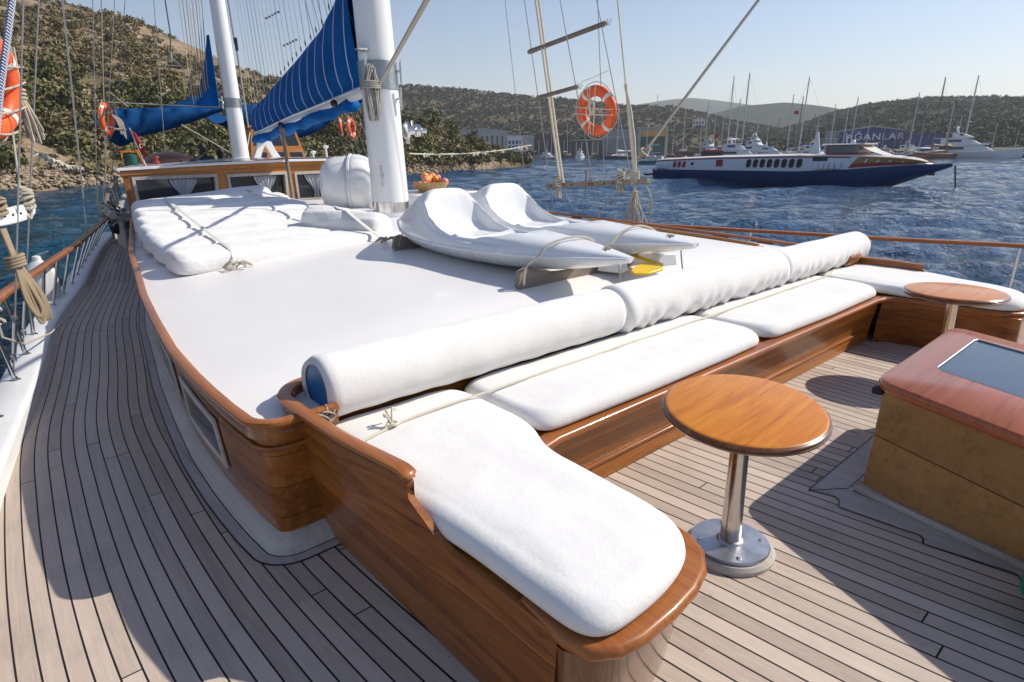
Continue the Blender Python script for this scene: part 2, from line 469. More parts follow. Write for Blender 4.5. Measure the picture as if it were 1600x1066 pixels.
# hull with its white covering board, both sides, down to the water
def side_ring(y, sgn):
    a = xport(y) if sgn < 0 else xstb(y)
    f = (lambda d: a-d) if sgn < 0 else (lambda d: a+d)
    return [(f(-.012), y, -.06), (f(-.005), y, .01), (f(.004), y, .075), (f(.02), y, .088), (f(.05), y, .092), (f(.23), y, .100), (f(.25), y, .085), (f(.262), y, .05),
            (f(.25), y, .02), (f(.235), y, -.08), (f(.22), y, -.25), (f(.13), y, -.9), (f(-.15), y, SEA-.3)]
mb = MB()
ys = [-2.6+.25*i for i in range(79)]
for sgn in (-1, 1):
    mb.loft([side_ring(y, sgn) for y in ys], closed=False)
hull = mb.build('hull', 'paint_white', fix=False)
for p in hull.data.polygons: pass
tag(hull, 'white painted hull and covering board running round the teak deck', 'hull')
bm = bmesh.new(); bm.from_mesh(hull.data); bmesh.ops.recalc_face_normals(bm, faces=bm.faces); bm.to_mesh(hull.data); bm.free()

# ------------------------------------------------------------------ handrails
RZ = .65
def rail_x(y, sgn):
    if sgn < 0: return interp(y, [-2, 2, 4.2, 6.42, 8.1, 9.9, 13.6, 17], [-.3, -.55, -.30, .04, .50, 1.0, 1.88, 2.75])
    return interp(y, [-2, .3, 1.34, 2.47, 3.93, 4.77, 6.27, 9, 12, 16], [8.55, 8.78, 8.72, 8.36, 8.04, 7.84, 7.48, 6.9, 6.3, 5.4])
def flat_rail(pts, w, h):
    """oval rail section swept along pts"""
    pts = catm(pts, 6); rings = []
    for i, p in enumerate(pts):
        t = (pts[min(i+1, len(pts)-1)]-pts[max(i-1, 0)]).normalized(); s = t.cross(Vector((0, 0, 1))).normalized(); u = Vector((0, 0, 1))
        ring = []
        for k in range(14):
            q = 2*PI*k/14; cx = math.copysign(abs(math.cos(q))**.7, math.cos(q)); cz = math.copysign(abs(math.sin(q))**.7, math.sin(q))
            ring.append(p+s*(w/2*cx)+u*(h/2*cz))
        rings.append(ring)
    return rings
def handrail(sgn, ylist, label, zr):
    t = thing('handrail', label, 'handrail', (rail_x(5, sgn), 5, 0))
    y0, y1 = (2.2, 15.5) if sgn < 0 else (-.8, 9.2)
    n = 26
    pts = [(rail_x(y0+(y1-y0)*i/n, sgn), y0+(y1-y0)*i/n, zr) for i in range(n+1)]
    MB().loft(flat_rail(pts, .098, .05)).build('top_rail', 'rail_y', t)
    for y in ylist:
        xf = (xport(y)-.145) if sgn < 0 else (xstb(y)+.12)
        ytop = y-.06 if sgn < 0 else y
        top = Vector((rail_x(ytop, sgn), ytop, zr-.015)); ft = Vector((xf, y, .094))
        if sgn > 0: ft = Vector((top.x-.10, y, .09))
        m = MB(); m.tube([ft, ft.lerp(top, .5), top], .0165, 10)
        m.lathe([(.040, 0), (.040, .006), (.024, .012), (.018, .03)], (ft.x, ft.y, ft.z), 14)
        m.build('stanchion', 'steel', t)
    return t
handrail(-1, [2.6, 3.4, 4.2, 5.03, 5.85, 6.61, 7.35, 8.07, 8.75, 9.43, 10.16, 10.9, 11.6, 12.3, 13.0, 13.7, 14.4],
         'varnished handrail on leaning steel stanchions along the narrow side deck', RZ)
handrail(1, [.2, 1.36, 2.75, 4.15, 5.6, 7.0, 8.4], 'varnished handrail on bright steel stanchions above the open water beyond the seat', .675)

# ------------------------------------------------------------------ deckhouse (low trunk with white roof)
def ze(y): return .60+.03*(y-2.2)
def xcr(y): return 3.9+.06*max(0, y-3)
LP = [(.69, 2.52), (.672, 2.8), (.672, 3.23), (.69, 3.7), (.76, 4.43), (.85, 5.2), (.965, 5.96), (1.16, 7.3), (1.45, 8.8), (1.76, 10.4)]
def xl(y): return interp(y, [p[1] for p in LP], [p[0] for p in LP])
def xr(y): return 2*xcr(y)-xl(y)
def roof_z(x, y):
    hw = (xr(y)-xl(y))/2; u = max(-1, min(1, (x-xcr(y))/hw))
    return ze(y)+.15*(1-abs(u)**2.2)
house = thing('deckhouse', 'low varnished deckhouse with broad glossy white roof carrying the kayaks', 'deckhouse', (3.9, 6.4, 0))
ysr = [2.40, 2.46]+[2.52+.16*i for i in range(50)]
ysr = [y for y in ysr if y < 10.38]+[10.4]
V = []; nc = 61
for y in ysr:
    a, b = xl(y), xr(y)
    if y < 2.5: a += .13*(1-((y-2.4)/.12)**.5 if y > 2.4 else 1); b = 2*3.9-a
    crn = sstep(2.58, 3.3, y)
    for k in range(nc):
        x = a+(b-a)*k/(nc-1); yy = max(2.52, y); V.append((x, max(y, 2.56) if 1.06 < x < 6.74 else y, ze(yy)+(roof_z(x, yy)-ze(yy))*crn))
me = np_mesh('roof', np.array(V), grid_faces(len(ysr), nc), 'roof_white'); roof = link(me, 'roof', house)
# perimeter path (port forward corner round to the after end), shared by wall, lip and base moulding
def perim(off, sgn=1):
    pts = [(1.06, 2.40-off), (.83, 2.40-off)]
    cx, cy, r = .83, 2.54, .14+off
    pts += [(cx-r*math.sin(PI/2*k/8), cy-r*math.cos(PI/2*k/8)) for k in range(1, 9)]
    pts += [(xl(y)-off, y) for y in [2.7+.25*i for i in range(31)]]+[(xl(10.4)-off, 10.4)]
    if sgn < 0: pts = [(2*xcr(y)-x, y) for x, y in pts]
    return pts
def pz(p): return ze(max(2.3, p[1]))
for sgn in (1, -1):
    top = perim(-.035, sgn); bot = perim(-.085, sgn)
    m = MB(); m.loft([[(p[0], p[1], 0) for p in bot], [(.5*(p[0]+q[0]), .5*(p[1]+q[1]), pz(p)*.5) for p, q in zip(top, bot)], [(p[0], p[1], pz(p)-.012) for p in top]], closed=False)
    m.build('side_wall', 'mahogany_y', house)
    # toe strip over the wall: cut away in long scupper slots below the lip
    A = perim(-.030, sgn); B2 = perim(-.006, sgn); C_ = []
    def dens(P):
        out = []
        for p, q in zip(P[:-1], P[1:]):
            n_ = max(1, int((Vector(q)-Vector(p)).length/.03))
            out += [(p[0]+(q[0]-p[0])*k/n_, p[1]+(q[1]-p[1])*k/n_) for k in range(n_)]
        return out+[P[-1]]
    A, B2 = dens(A), dens(B2)
    nn_ = min(len(A), len(B2)); A = A[:nn_]; B2 = [min(B2, key=lambda b_: (b_[0]-a_[0])**2+(b_[1]-a_[1])**2) for a_ in A]
    def slot(y): return y > 2.9 and .16 < ((y-2.9) % .62)/.62 < .84
    m = MB(); m.loft([[(p[0], p[1], pz(p)-.03), (p[0], p[1], pz(p)+(.004 if slot(p[1]) else .034)), (q[0], q[1], pz(p)+(.004 if slot(p[1]) else .034)), (q[0], q[1], pz(p)-.03)] for p, q in zip(A, B2)]); m.build('toe_strip', 'mahogany_y', house, angle=50)
    # lip: rounded rail along the roof edge
    rings = []; P = perim(-.012, sgn); Q = perim(.03, sgn)
    for p, q in zip(P, Q):
        d = Vector((q[0]-p[0], q[1]-p[1], 0)).normalized(); c = Vector((p[0], p[1], pz(p)+.042))
        ring = []
        for k in range(10):
            a = 2*PI*k/10
            ring.append(c+d*(.028*math.copysign(abs(math.cos(a))**.7, math.cos(a)))+Vector((0, 0, .018*math.copysign(abs(math.sin(a))**.7, math.sin(a))+.002)))
        rings.append(ring)
    MB().loft(rings).build('lip', 'rail_y', house)
    # second thin bead under the lip
    MB().tube([(p[0], p[1], pz(p)-.085) for p in perim(-.036, sgn)], .013, 8).build('bead', 'mahogany_y', house)
    # weathered moulding at the foot
    m = MB(); P = perim(-.09, sgn); Q = perim(.035, sgn); R_ = perim(.06, sgn)
    Q = perim(-.012, sgn)
    m.loft([[(p[0], p[1], .085) for p in P], [(p[0]*.75+q[0]*.25, p[1]*.75+q[1]*.25, .082) for p, q in zip(P, Q)], [(q[0]*.8+p[0]*.2, q[1]*.8+p[1]*.2, .035) for p, q in zip(P, Q)], [(q[0], q[1], .004) for q in Q]], closed=False)
    m.build('base_moulding', 'trim_wood', house)
    m = MB(); m.loft([[(p[0], p[1], .0035) for p in perim(-.006, sgn)], [(p[0], p[1], .0035) for p in perim(.045, sgn)]], closed=False)
    m.build('margin_plank', 'trim_wood', house)
    m = MB(); m.loft([[(p[0], p[1], .0018) for p in perim(-.02, sgn)], [(p[0], p[1], .0018) for p in perim(.053, sgn)]], closed=False)
    m.build('caulking', 'black_rubber', house)
# slab under the deckhouse roof closing the front
MB().extr([(1.0, 2.60, 0), (6.8, 2.60, 0), (6.8, 2.60, .60), (1.0, 2.60, .60)], (0, .03, 0)).build('front_wall', 'mahogany_x', house)
# cabin windows along the side: pale frame with dark panes
def cabin_window(y0, y1, sgn=1):
    def wp(y, z, o):
        f = z/ze(y); x = (xl(y)+.085*(1-f)+.035*f)-o
        return Vector((x if sgn > 0 else 2*xcr(y)-x, y, z))
    za, zb = .20, lambda y: ze(y)-.15
    def loop(i, o): return [wp(y0+i, za+i, o), wp(y0+i+.02, zb(y0)-i, o), wp((y0+y1)/2, zb((y0+y1)/2)-i, o), wp(y1-i-.02, zb(y1)-i, o), wp(y1-i, za+i, o), wp((y0+y1)/2, za+i, o)]
    m = MB(); A, B_, D = loop(0, .006), loop(.045, .006), loop(.045, .012); E_ = loop(0, .018); F_ = loop(.045, .018)
    m.loft([A, E_, F_, B_], caps=False)
    w = m.build('window', 'trim_wood', house, bevel=.004)
    g = MB(); g.add(loop(.04, .009), [(0, 1, 2, 3, 4, 5)]); g.build('pane', 'dark_glass', w, world=True, fix=False)
for sgn in (1, -1):
    for y0, y1 in ((3.05, 3.85), (4.2, 5.0), (5.5, 6.3), (6.8, 7.6), (8.1, 8.9)): cabin_window(y0, y1, sgn)
# thin bars under the lip: sunlit slot insides put into the orange colour
for y0 in (3.55, 4.4):
    m = MB(); m.box((xl(y0+.3)+.028, y0+.3, ze(y0)-.05), (.014, .5, .026), rot=-math.atan((xl(y0+.5)-xl(y0+.1))/.4)); m.build('sunlit_slot', 'table_wood', house, bevel=.003)

# ------------------------------------------------------------------ U-shaped bench round the foredeck cockpit
bench = thing('bench', 'varnished mahogany bench wrapping round the cockpit under white cushions', 'bench', (3.9, 2.0, 0))
SZ = .44
def wing_wall(sgn):
    X = (lambda x: x) if sgn > 0 else (lambda x: 2*XC-x+.20)
    prof = [(2.60, .665), (2.1, .668), (1.8, .665), (1.71, .662), (1.672, .65), (1.660, .635), (1.664, .616), (1.672, .598), (1.664, .580), (1.635, .556), (1.59, .525), (1.54, .487), (1.50, .462), (1.45, .446), (1.4, .442), (1.2, .44), (.96, .44)]
    if sgn < 0: prof = [(y+(.16 if 1.45 < y < 2.0 else 0), min(z, .60+.01*(y-1.7))) for y, z in prof]
    # outer skin: column of (x at foot, x at top)
    topx = lambda y: .888+.105*(1-sstep(1.25, 2.25, y))
    rows = []
    for y, z in prof:
        rows.append([(X(.985), y, 0), (X((.985*.55+topx(y)*.45)-.012), y, z*.5), (X(topx(y)), y, z-.008)])
    inner = [[(r[2][0]+(.028 if sgn > 0 else -.028), r[2][1], r[2][2]), (r[2][0]+(.028 if sgn > 0 else -.028), r[0][1], .40)] for r in rows]
    m = MB(); m.loft([r+i for r, i in zip(rows, inner)], closed=False)
    m.build('wing_wall', 'mahogany_y', bench)
    # cap along the top of the high part, turning in behind the bolster
    top = [(X(1.34), 2.795, .672), (X(1.12), 2.785, .672), (X(1.0), 2.75, .672), (X(.925), 2.66, .672), (X(.902), 2.56, .671)]+[(X(topx(y)+.016), y, z+.004) for y, z in prof[1:6]]
    if sgn < 0: top = [(x, y, min(z, prof[1][1]+.006)) for x, y, z in top]
    m = MB(); rings = []
    tp = catm(top, 4)
    for i, p in enumerate(tp):
        t = (tp[min(i+1, len(tp)-1)]-tp[max(i-1, 0)]).normalized()
        s = t.cross(Vector((0, 0, 1))); s = s.normalized() if s.length > .2 else Vector((1, 0, 0)); u = s.cross(t)
        w = .032*(1 if i < len(tp)-3 else .6); rings.append([p+s*(w*math.copysign(abs(math.cos(2*PI*k/12))**.6, math.cos(2*PI*k/12)))+u*(.013*math.copysign(abs(math.sin(2*PI*k/12))**.6, math.sin(2*PI*k/12))) for k in range(12)])
    m.loft(rings); m.build('coaming_cap', 'rail_y', bench)
    cw = catm(top[:5]+[(X(.898), 2.45, .67)], 4); m = MB(); m.loft([[(p.x, p.y, .56) for p in cw], [(p.x, p.y, p.z) for p in cw]], closed=False); o = m.build('coaming_back', 'mahogany_y', bench); md = o.modifiers.new('t', 'SOLIDIFY'); md.thickness = .03; md.offset = 0
for sgn in (1, -1): wing_wall(sgn)
# seat rail: bullnose following the U
def seat_path():
    P = [(1.012, 1.13), (1.010, 1.09), (1.006, 1.03), (1.003, .94), (1.03, .865), (1.09, .825), (1.17, .81), (1.32, .812), (1.44, .825), (1.54, .855), (1.615, .91), (1.655, .98), (1.67, 1.06), (1.672, 1.3), (1.672, 1.6), (1.69, 1.74), (1.76, 1.81), (1.88, 1.835), (2.2, 1.835), (3.0, 1.835)]
    return P+[(2*XC-x, y) for x, y in reversed(P)]
SP = seat_path()
def sweep_flat(path, w_in, w_out, z0, z1, n=12):
    P = [Vector((x, y, 0)) for x, y in path]; rings = []
    for i, p in enumerate(P):
        t = (P[min(i+1, len(P)-1)]-P[max(i-1, 0)]).normalized(); o = t.cross(Vector((0, 0, 1)))   # outward
        c = (z0+z1)/2; h = (z1-z0)/2; ring = [p-o*w_in+Vector((0, 0, z0)), p-o*w_in+Vector((0, 0, z1))]; q_ = min(i, len(P)-1-i) if len(P) == 17 else 9
        for k in range(n-1):
            a = PI/2-PI*k/(n-2); ring.append(p+o*(w_out*(.15+.85*min(1, (i if p.y > .9 and p.x < 1.2 else 9)/5))*math.cos(a))+Vector((0, 0, c+h*math.sin(a))))
        rings.append(ring)
    return rings
# split in three so the grain follows each leg
MB().loft(sweep_flat(SP[:17], .06, .022, SZ-.042, SZ+.004)).build('seat_rail', 'rail_y', bench)
MB().loft(sweep_flat(SP[16:-16], .06, .022, SZ-.0424, SZ+.0036)).build('seat_rail', 'rail_x', bench)
MB().loft(sweep_flat(SP[-17:], .06, .022, SZ-.042, SZ+.004)).build('seat_rail', 'rail_y', bench)
# facing panels under the rail (lean in towards the deck)
def facing(path, off0, off1, name, mat, ramp=0):
    P = [Vector((x, y, 0)) for x, y in path]; A = []; B_ = []; C_ = []
    for i, p in enumerate(P):
        t = (P[min(i+1, len(P)-1)]-P[max(i-1, 0)]).normalized(); o = t.cross(Vector((0, 0, 1)))
        k_ = 1 if not ramp else min(1, (i if ramp > 0 else len(P)-1-i)/7.0); k_ = k_*k_*(3-2*k_); f0, f1 = off0, off1; off0_, off1_ = off0*k_+.019*(1-k_), off1*k_+.022*(1-k_)
        A.append(p+o*off0_+Vector((0, 0, SZ-.04))); B_.append(p+o*(off0_*.45+off1_*.55)+Vector((0, 0, SZ*.45))); C_.append(p+o*off1_)
    MB().loft([A, B_, C_], closed=False).build(name, mat, bench)
facing(SP[1:13], -.02, -.10, 'end_panel', 'mahogany_z', 1)
facing(SP[12:17], -.03, -.09, 'wing_panel', 'mahogany_y')
facing(SP[16:-16], -.045, -.115, 'front_panel', 'mahogany_x')
facing(SP[-17:-12], -.03, -.09, 'wing_panel', 'mahogany_y')
facing(SP[-13:-1], -.02, -.10, 'end_panel', 'mahogany_z', -1)
MB().box((3.9, 1.925, .115), (4.44, .03, .022)).build('kick_moulding', 'rail_x', bench, bevel=.008)
MB().box((3.9, 1.935, .05), (4.42, .03, .10)).build('kick_board', 'mahogany_x', bench, bevel=.004)
m = MB(); m.prism([(1.0, .9), (1.62, .9), (1.62, 1.88), (6.18, 1.88), (6.18, .9), (6.8, .9), (6.8, 2.5), (1.0, 2.5)], SZ-.03, SZ-.012); m.build('seat_board', 'mahogany_x', bench)
# outer part of the starboard wing that the cushion sits on
m = MB(); m.prism(roundpoly([(6.1, .84), (6.72, .86), (7.28, 1.95), (7.2, 2.5), (6.4, 2.5)], .08), .10, SZ-.034); m.build('wing_locker', 'mahogany_y', bench, bevel=.01)

# ------------------------------------------------------------------ cushions and bolsters (loose, so things of their own)
def cushion(outline, z0, z1, ctr, label, rad=.06, n=150, corner=.10, seed=0, group='white seat cushions', puff=.012, name='seat_cushion', mat='terry_white', cat='cushion', lump=.006, ztop=None):
    n = max(n, 190); P = resample(roundpoly(outline, corner, 7), n)
    for _ in range(8): P = [(P[i-1]+P[i]*2+P[(i+1) % n])/4 for i in range(n)]
    c = Vector(ctr); rings = []
    nor = []
    area = sum(P[i-1].x*P[i].y-P[i].x*P[i-1].y for i in range(n))
    sg = 1 if area > 0 else -1
    for i in range(n):
        t = (P[(i+1) % n]-P[i-1]).normalized(); nor.append(Vector((t.y, -t.x))*sg)
    def ring(inset, z): return [(P[i].x-nor[i].x*inset, P[i].y-nor[i].y*inset, z) for i in range(n)]
    h = z1-z0; r2 = min(rad, h*.62)
    rings.append(ring(.05, z0)); rings.append(ring(.018, z0+.004)); rings.append(ring(.004, z0+h*.12)); rings.append(ring(0, z0+h*.3))
    for k in range(1, 9):
        a = PI/2*k/8; rg = ring(rad*(1-math.cos(a)), z1-r2+r2*math.sin(a))
        for _ in range(k*4): rg = [((rg[i-1][0]+rg[i][0]*2+rg[(i+1) % n][0])/4, (rg[i-1][1]+rg[i][1]*2+rg[(i+1) % n][1])/4, rg[i][2]) for i in range(n)]
        rings.append(rg)
    last = [Vector((p[0], p[1])) for p in rings[-1]]
    for k in range(1, 26):
        t = k/26
        rings.append([(q.x+(c.x-q.x)*t, q.y+(c.y-q.y)*t, z1+puff*min(1, 3.2*t)*(2-min(1, 3.2*t))) for q in last])
    out = []
    for ri, r in enumerate(rings):
        o = []
        for p in r:
            v = Vector(p); nn = mnoise.noise(Vector((v.x*3.1+seed*7, v.y*3.1, v.z*4)))*lump+mnoise.noise(Vector((v.x*9+seed*3, v.y*9, v.z*9)))*lump*.35
            zz = v.z+(nn if ri > 3 else 0)
            if ztop: zz += ztop(v.x, v.y)*max(0, (v.z-z0)/h)
            o.append((v.x, v.y, zz))
        out.append(o)
    m = MB(); m.loft(out, caps=False)
    m.f.append(tuple(range(n-1, -1, -1)))
    b = len(m.v); m.v.append((c.x, c.y, z1+puff)); k0 = (len(out)-1)*n
    for i in range(n): m.f.append((k0+i, k0+(i+1) % n, b))
    return tag(m.build(name, mat, angle=180), label, cat, group)
CZ0, CZ1 = SZ+.005, .535
cushion([(.985, 2.56), (.955, 2.0), (.985, 1.68), (1.012, 1.4), (1.012, .84), (1.30, .835), (1.52, .88), (1.635, 1.0), (1.65, 1.35), (1.665, 1.70), (1.80, 1.90), (1.805, 2.56)],
        CZ0, CZ1, (1.40, 2.05), 'long white corner cushion covering the near bench end beside the side deck', corner=.09, seed=1, rad=.075)
cushion([(1.82, 2.56), (1.815, 1.865), (2.6, 1.845), (3.4, 1.85), (3.9, 1.865), (4.00, 1.97), (4.015, 2.56)], CZ0, CZ1+.004, (2.9, 2.2),
        'white seat cushion on the bench just behind the nearer round table', corner=.05, seed=2)
cushion([(4.03, 2.56), (4.02, 2.0), (4.06, 1.865), (5.0, 1.845), (6.02, 1.862), (6.13, 1.94), (6.24, 2.56)], CZ0, CZ1+.002, (5.1, 2.2),
        'white seat cushion at the far end of the long bench front', corner=.05, seed=3)
cushion([(6.26, 2.56), (6.15, 1.95), (6.13, 1.5), (6.12, 1.0), (6.22, .86), (6.62, .88), (6.80, 1.02), (7.02, 1.5), (7.22, 1.95), (7.22, 2.56)], CZ0, CZ1+.004, (6.6, 1.9),
        'rounded white cushion on the far bench wing behind the second table', corner=.09, seed=4, rad=.07)

def bolster(x0, x1, label, r=.158, seed=0, blue=False, yc=2.575, zc=.692, tuck=0):
    n = 48; st = 60; rings = []
    t = None
    for i in range(st+1):
        f = i/st; x = x0+(x1-x0)*f
        e = min(f, 1-f)*(x1-x0)
        s = 1.0 if e > .05 else math.sqrt(max(.0, 1-((.05-e)/.05)**2))*.14+.86
        ring = []
        for k in range(n):
            a = 2*PI*k/n
            rr = r*(1+.06*max(0, math.cos(a-PI*.75)))          # fuller at the upper back
            # gathered pleats low on the front where the cover is tied under
            low = max(0, math.sin(-a-.35))**1.5*(1-sstep(.2, .7, math.cos(a)))
            pl = (.016*low*(math.sin(x*33+seed*2+2.6*math.sin(x*7+seed))+.5*math.sin(x*71+seed)) +.006*max(0, math.sin(a+2.6))*math.sin(x*19+3*math.sin(x*5))) if tuck else .002*low*math.sin(x*30)
            nn = mnoise.noise(Vector((x*4+seed*5, math.cos(a)*1.2, math.sin(a)*1.2)))*.006
            ring.append((x, yc+math.cos(a)*(rr*s+pl+nn), zc+math.sin(a)*(rr*s+pl+nn)*.97))
        rings.append(ring)
    inner = [[(x0+.012+(0 if j == 0 else .03), yc+(p[1]-yc)*q, zc+(p[2]-zc)*q) for p in rings[0]] for j, q in enumerate((.86,))]
    m = MB(); m.loft((inner if blue else [])+rings, caps=not blue)
    if blue: m.f.append(tuple((len(inner)+st)*n+k for k in range(n)))
    if blue:
        t = thing('bolster', label, 'bolster', (x0, yc, zc), 0, 'white bolsters along the bench back')
        m.build('cover', 'terry_white', t, angle=180)
        mm = MB(); mm.add([(x0+.016, yc+(p[1]-yc)*.9, zc+(p[2]-zc)*.9) for p in rings[0]], [tuple(range(n))]); mm.build('end_panel', 'blue_vinyl', t, fix=False)
        return t
    return tag(m.build('bolster', 'terry_white', angle=180), label, 'bolster', 'white bolsters along the bench back')
bolster(1.03, 3.13, 'white bolster showing its blue vinyl end at the bench corner', seed=1, blue=True)
bolster(3.12, 5.42, 'middle white bolster with gathered lower edge behind the round table', r=.170, seed=2, tuck=1)
bolster(5.40, 7.32, 'far white bolster pointing out towards the open water', r=.163, seed=3, tuck=1)

# cord lying over the cushions, tied at the near end
pts = [(1.03, 2.20, .545), (1.12, 2.22, .552), (1.3, 2.26, .553)]+[(1.3+.25*i, 2.265+.018*i*.25, .556+.002*math.sin(i*2.1)) for i in range(1, 20)]+[(6.35, 2.42, .552), (6.75, 2.5, .55)]
ropeobj('tie_cord', catm(pts, 3), .0065, 'rope_cream', 'thin cream cord stretched over all the bench cushions', 'cord')
m = MB()
for j, (dx, dy, h) in enumerate(((.0, .05, .06), (.03, .04, .065), (-.02, .03, .05))):
    m.tube(catm([(1.24, 2.25, .555), (1.24+dx*.5, 2.25+dy*.6, .555+h*.7), (1.24+dx, 2.25+dy, .555+h), (1.25+dx*1.3, 2.25+dy*1.2, .56+h*.6)], 5), .0055, 6)
m.tube(catm([(1.2, 2.24, .555), (1.24, 2.27, .57), (1.27, 2.25, .56), (1.24, 2.23, .565), (1.21, 2.25, .56)], 5), .007, 6)
tag(m.build('cord_knot', 'rope_cream', fix=False), 'small cream knot with upright loose ends on the corner cushion', 'knot')
# dark lashing in the bench corner
m = MB()
for j in range(7):
    a = j*1.1
    m.tube(catm([(.98+.03*math.cos(a), 2.42+.03*math.sin(a), .60), (1.0+.045*math.cos(a+1), 2.40+.03*math.sin(a+2), .645+.01*j*.4), (1.02+.03*math.cos(a+2), 2.38, .60+.008*j), (.98, 2.40+.03*math.cos(a), .59)], 5), .004, 5)
tag(m.build('cord_lashing', 'rope_grey', fix=False), 'tangled grey lashing in the dark corner below the blue bolster end', 'lashing')

# ------------------------------------------------------------------ round tables
def table(loc, label, tilt):
    t = thing('round_table', label, 'table', loc, 0, 'round tables in the cockpit')
    R_ = .335
    prof = [(.05, -.052), (R_-.06, -.052), (R_-.02, -.046), (R_-.004, -.034), (R_, -.026), (R_-.006, -.021), (R_-.004, -.012), (R_-.014, -.004)]
    M = Matrix.Rotation(tilt[0], 3, 'X') @ Matrix.Rotation(tilt[1], 3, 'Y')
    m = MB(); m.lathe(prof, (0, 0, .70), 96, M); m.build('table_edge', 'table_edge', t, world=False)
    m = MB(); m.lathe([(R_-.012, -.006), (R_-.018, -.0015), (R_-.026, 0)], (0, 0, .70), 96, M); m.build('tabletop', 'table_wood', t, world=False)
    m = MB(); m.lathe([(.046, .04), (.042, .25), (.037, .662), (.075, .664), (.075, .672)], (0, 0, 0), 32); m.build('post', 'steel', t, world=False)
    m = MB(); m.lathe([(.168, .035), (.170, .046), (.166, .052), (.06, .056), (.052, .066), (.046, .068)], (0, 0, 0), 64); m.build('base_plate', 'steel_dull', t, world=False)
    m = MB(); m.lathe([(.19, .0), (.192, .02), (.180, .036), (.12, .037)], (0, 0, 0), 64); m.build('base_ring', 'trim_wood', t, world=False)
    for k in range(4):
        a = PI/4+k*PI/2; m = MB(); m.lathe([(.012, .05), (.010, .057), (.002, .059)], (.135*math.cos(a), .135*math.sin(a), 0), 10); m.build('bolt', 'steel', t, world=False)
    return t
table((2.27, 1.13, 0), 'round wooden pedestal table standing nearer, in front of the long cushion', (math.radians(3.5), math.radians(-3.5)))
table((5.44, 1.17, 0), 'round wooden pedestal table standing farther off beside the far bench wing', (0, 0))

# ------------------------------------------------------------------ skylight hatch
def hatch():
    t = thing('skylight_hatch', 'varnished wooden skylight hatch with grey glass in its lid', 'hatch', (3.9, .3, 0))
    u = Vector((-.43, -1.0)).normalized()          # the sides run a little off the centreline
    L = Vector((3.27, .965)); B_ = Vector((4.68, .985))
    top = [L, L+u*2.6, B_+u*2.6, B_]
    base = [Vector((3.25, .93)), Vector((3.25, .93))+Vector((-.20, -1)).normalized()*2.4, Vector((4.6, .93))+Vector((-.20, -1)).normalized()*2.4, Vector((4.62, .93))]
    ins = [Vector((3.305, .925)), L+u*2.55+Vector((.05, 0)), B_+u*2.55+Vector((-.05, 0)), Vector((4.63, .94))]
    m = MB(); m.loft([[(p.x, p.y, 0) for p in base], [(p.x, p.y, .565) for p in ins]]); m.build('coaming', 'hatch_side', t, bevel=.006)
    # lid: frame ring round the glass
    rp = lambda P, r: [Vector(q) for q in roundpoly([(p.x, p.y) for p in P], r, 6)]
    g = [Vector((3.645, .80)), Vector((3.645, .80))+u*1.7, Vector((4.42, .80))+u*1.7, Vector((4.42, .80))]
    O = resample(rp(top, .10), 160); G = []
    cen = Vector((3.55, .0))
    # inner loop matched point for point by direction
    Gp = rp(g, .004); 
    def hit(c, d, poly):
        best = None
        for i in range(len(poly)):
            a = poly[i-1]; b = poly[i]; e = b-a; den = d.x*e.y-d.y*e.x
            if abs(den) < 1e-9: continue
            tt = ((a.x-c.x)*e.y-(a.y-c.y)*e.x)/den; ss = ((a.x-c.x)*d.y-(a.y-c.y)*d.x)/den
            if tt > 0 and -1e-6 <= ss <= 1+1e-6 and (best is None or tt < best): best = tt
        return c+d*best
    cg = (g[0]+g[2])/2
    G = [hit(cg, (p-cg).normalized(), Gp) for p in O]
    sh = lambda P, k, z: [(cg.x+(p.x-cg.x)*k, cg.y+(p.y-cg.y)*k, z) for p in P]
    m = MB(); m.loft([sh(O, .985, .556), sh(O, .992, .560), sh(O, 1.0, .575), sh(O, 1.0, .592), sh(O, .993, .606), sh(O, .98, .613), sh(G, 1.0, .616), sh(G, .999, .604)], caps=False)
    m.build('lid_frame', 'hatch_top', t, angle=60)
    m = MB(); m.add(sh(G, 1.0, .609), [tuple(range(len(G)))]); m.build('glass_pane', 'hatch_glass', t, fix=False)
    m = MB(); m.tube([(p.x, p.y, .613) for p in G], .005, 6, closed=True); m.build('glass_bead', 'galvanised', t)
    m = MB(); m.box((3.30, .945, .545), (.05, .05, .035)); m.build('hinge', 'black_dark', t, bevel=.006)
    m = MB(); P0 = [(base[0].x-.05, base[0].y+.03), (base[1].x-.05, base[1].y), (base[1].x+.02, base[1].y), (base[0].x+.02, base[0].y-.02)]
    m.prism(P0, .0, .035); m.build('foot_moulding', 'trim_wood', t, bevel=.01)
hatch()
# margin boards let into the deck round the hatch
m = MB()
Z = .0035
m.add([(3.03, 1.11, Z), (3.20, .98, Z), (4.62, .98, Z), (4.75, 1.13, Z)], [(0, 1, 2, 3)])
me = m.build('deck_margin', 'trim_wood', fix=False); tag(me, kind='structure')
m = MB()
NIB = [(3.041, 1.111), (3.057, 1.045), (3.069, .992), (3.06, .975), (3.04, .958), (2.985, .94), (3.004, .665), (3.015, .607), (3.012, .588), (2.992, .570), (2.951, .56), (2.992, .306), (3.005, .249), (2.995, .225), (2.964, .21), (2.921, .196), (2.93, -.1), (2.90, -.16), (2.84, -.18), (2.86, -.4)]
m.add([(x, y, Z) for x, y in NIB]+[(2.98, -.4, Z), (3.09, .2, Z), (3.2, .95, Z), (3.2, .98, Z)], [tuple(range(len(NIB)+4))])
me = m.build('deck_margin', 'trim_wood', fix=False); tag(me, kind='structure')
m = MB()
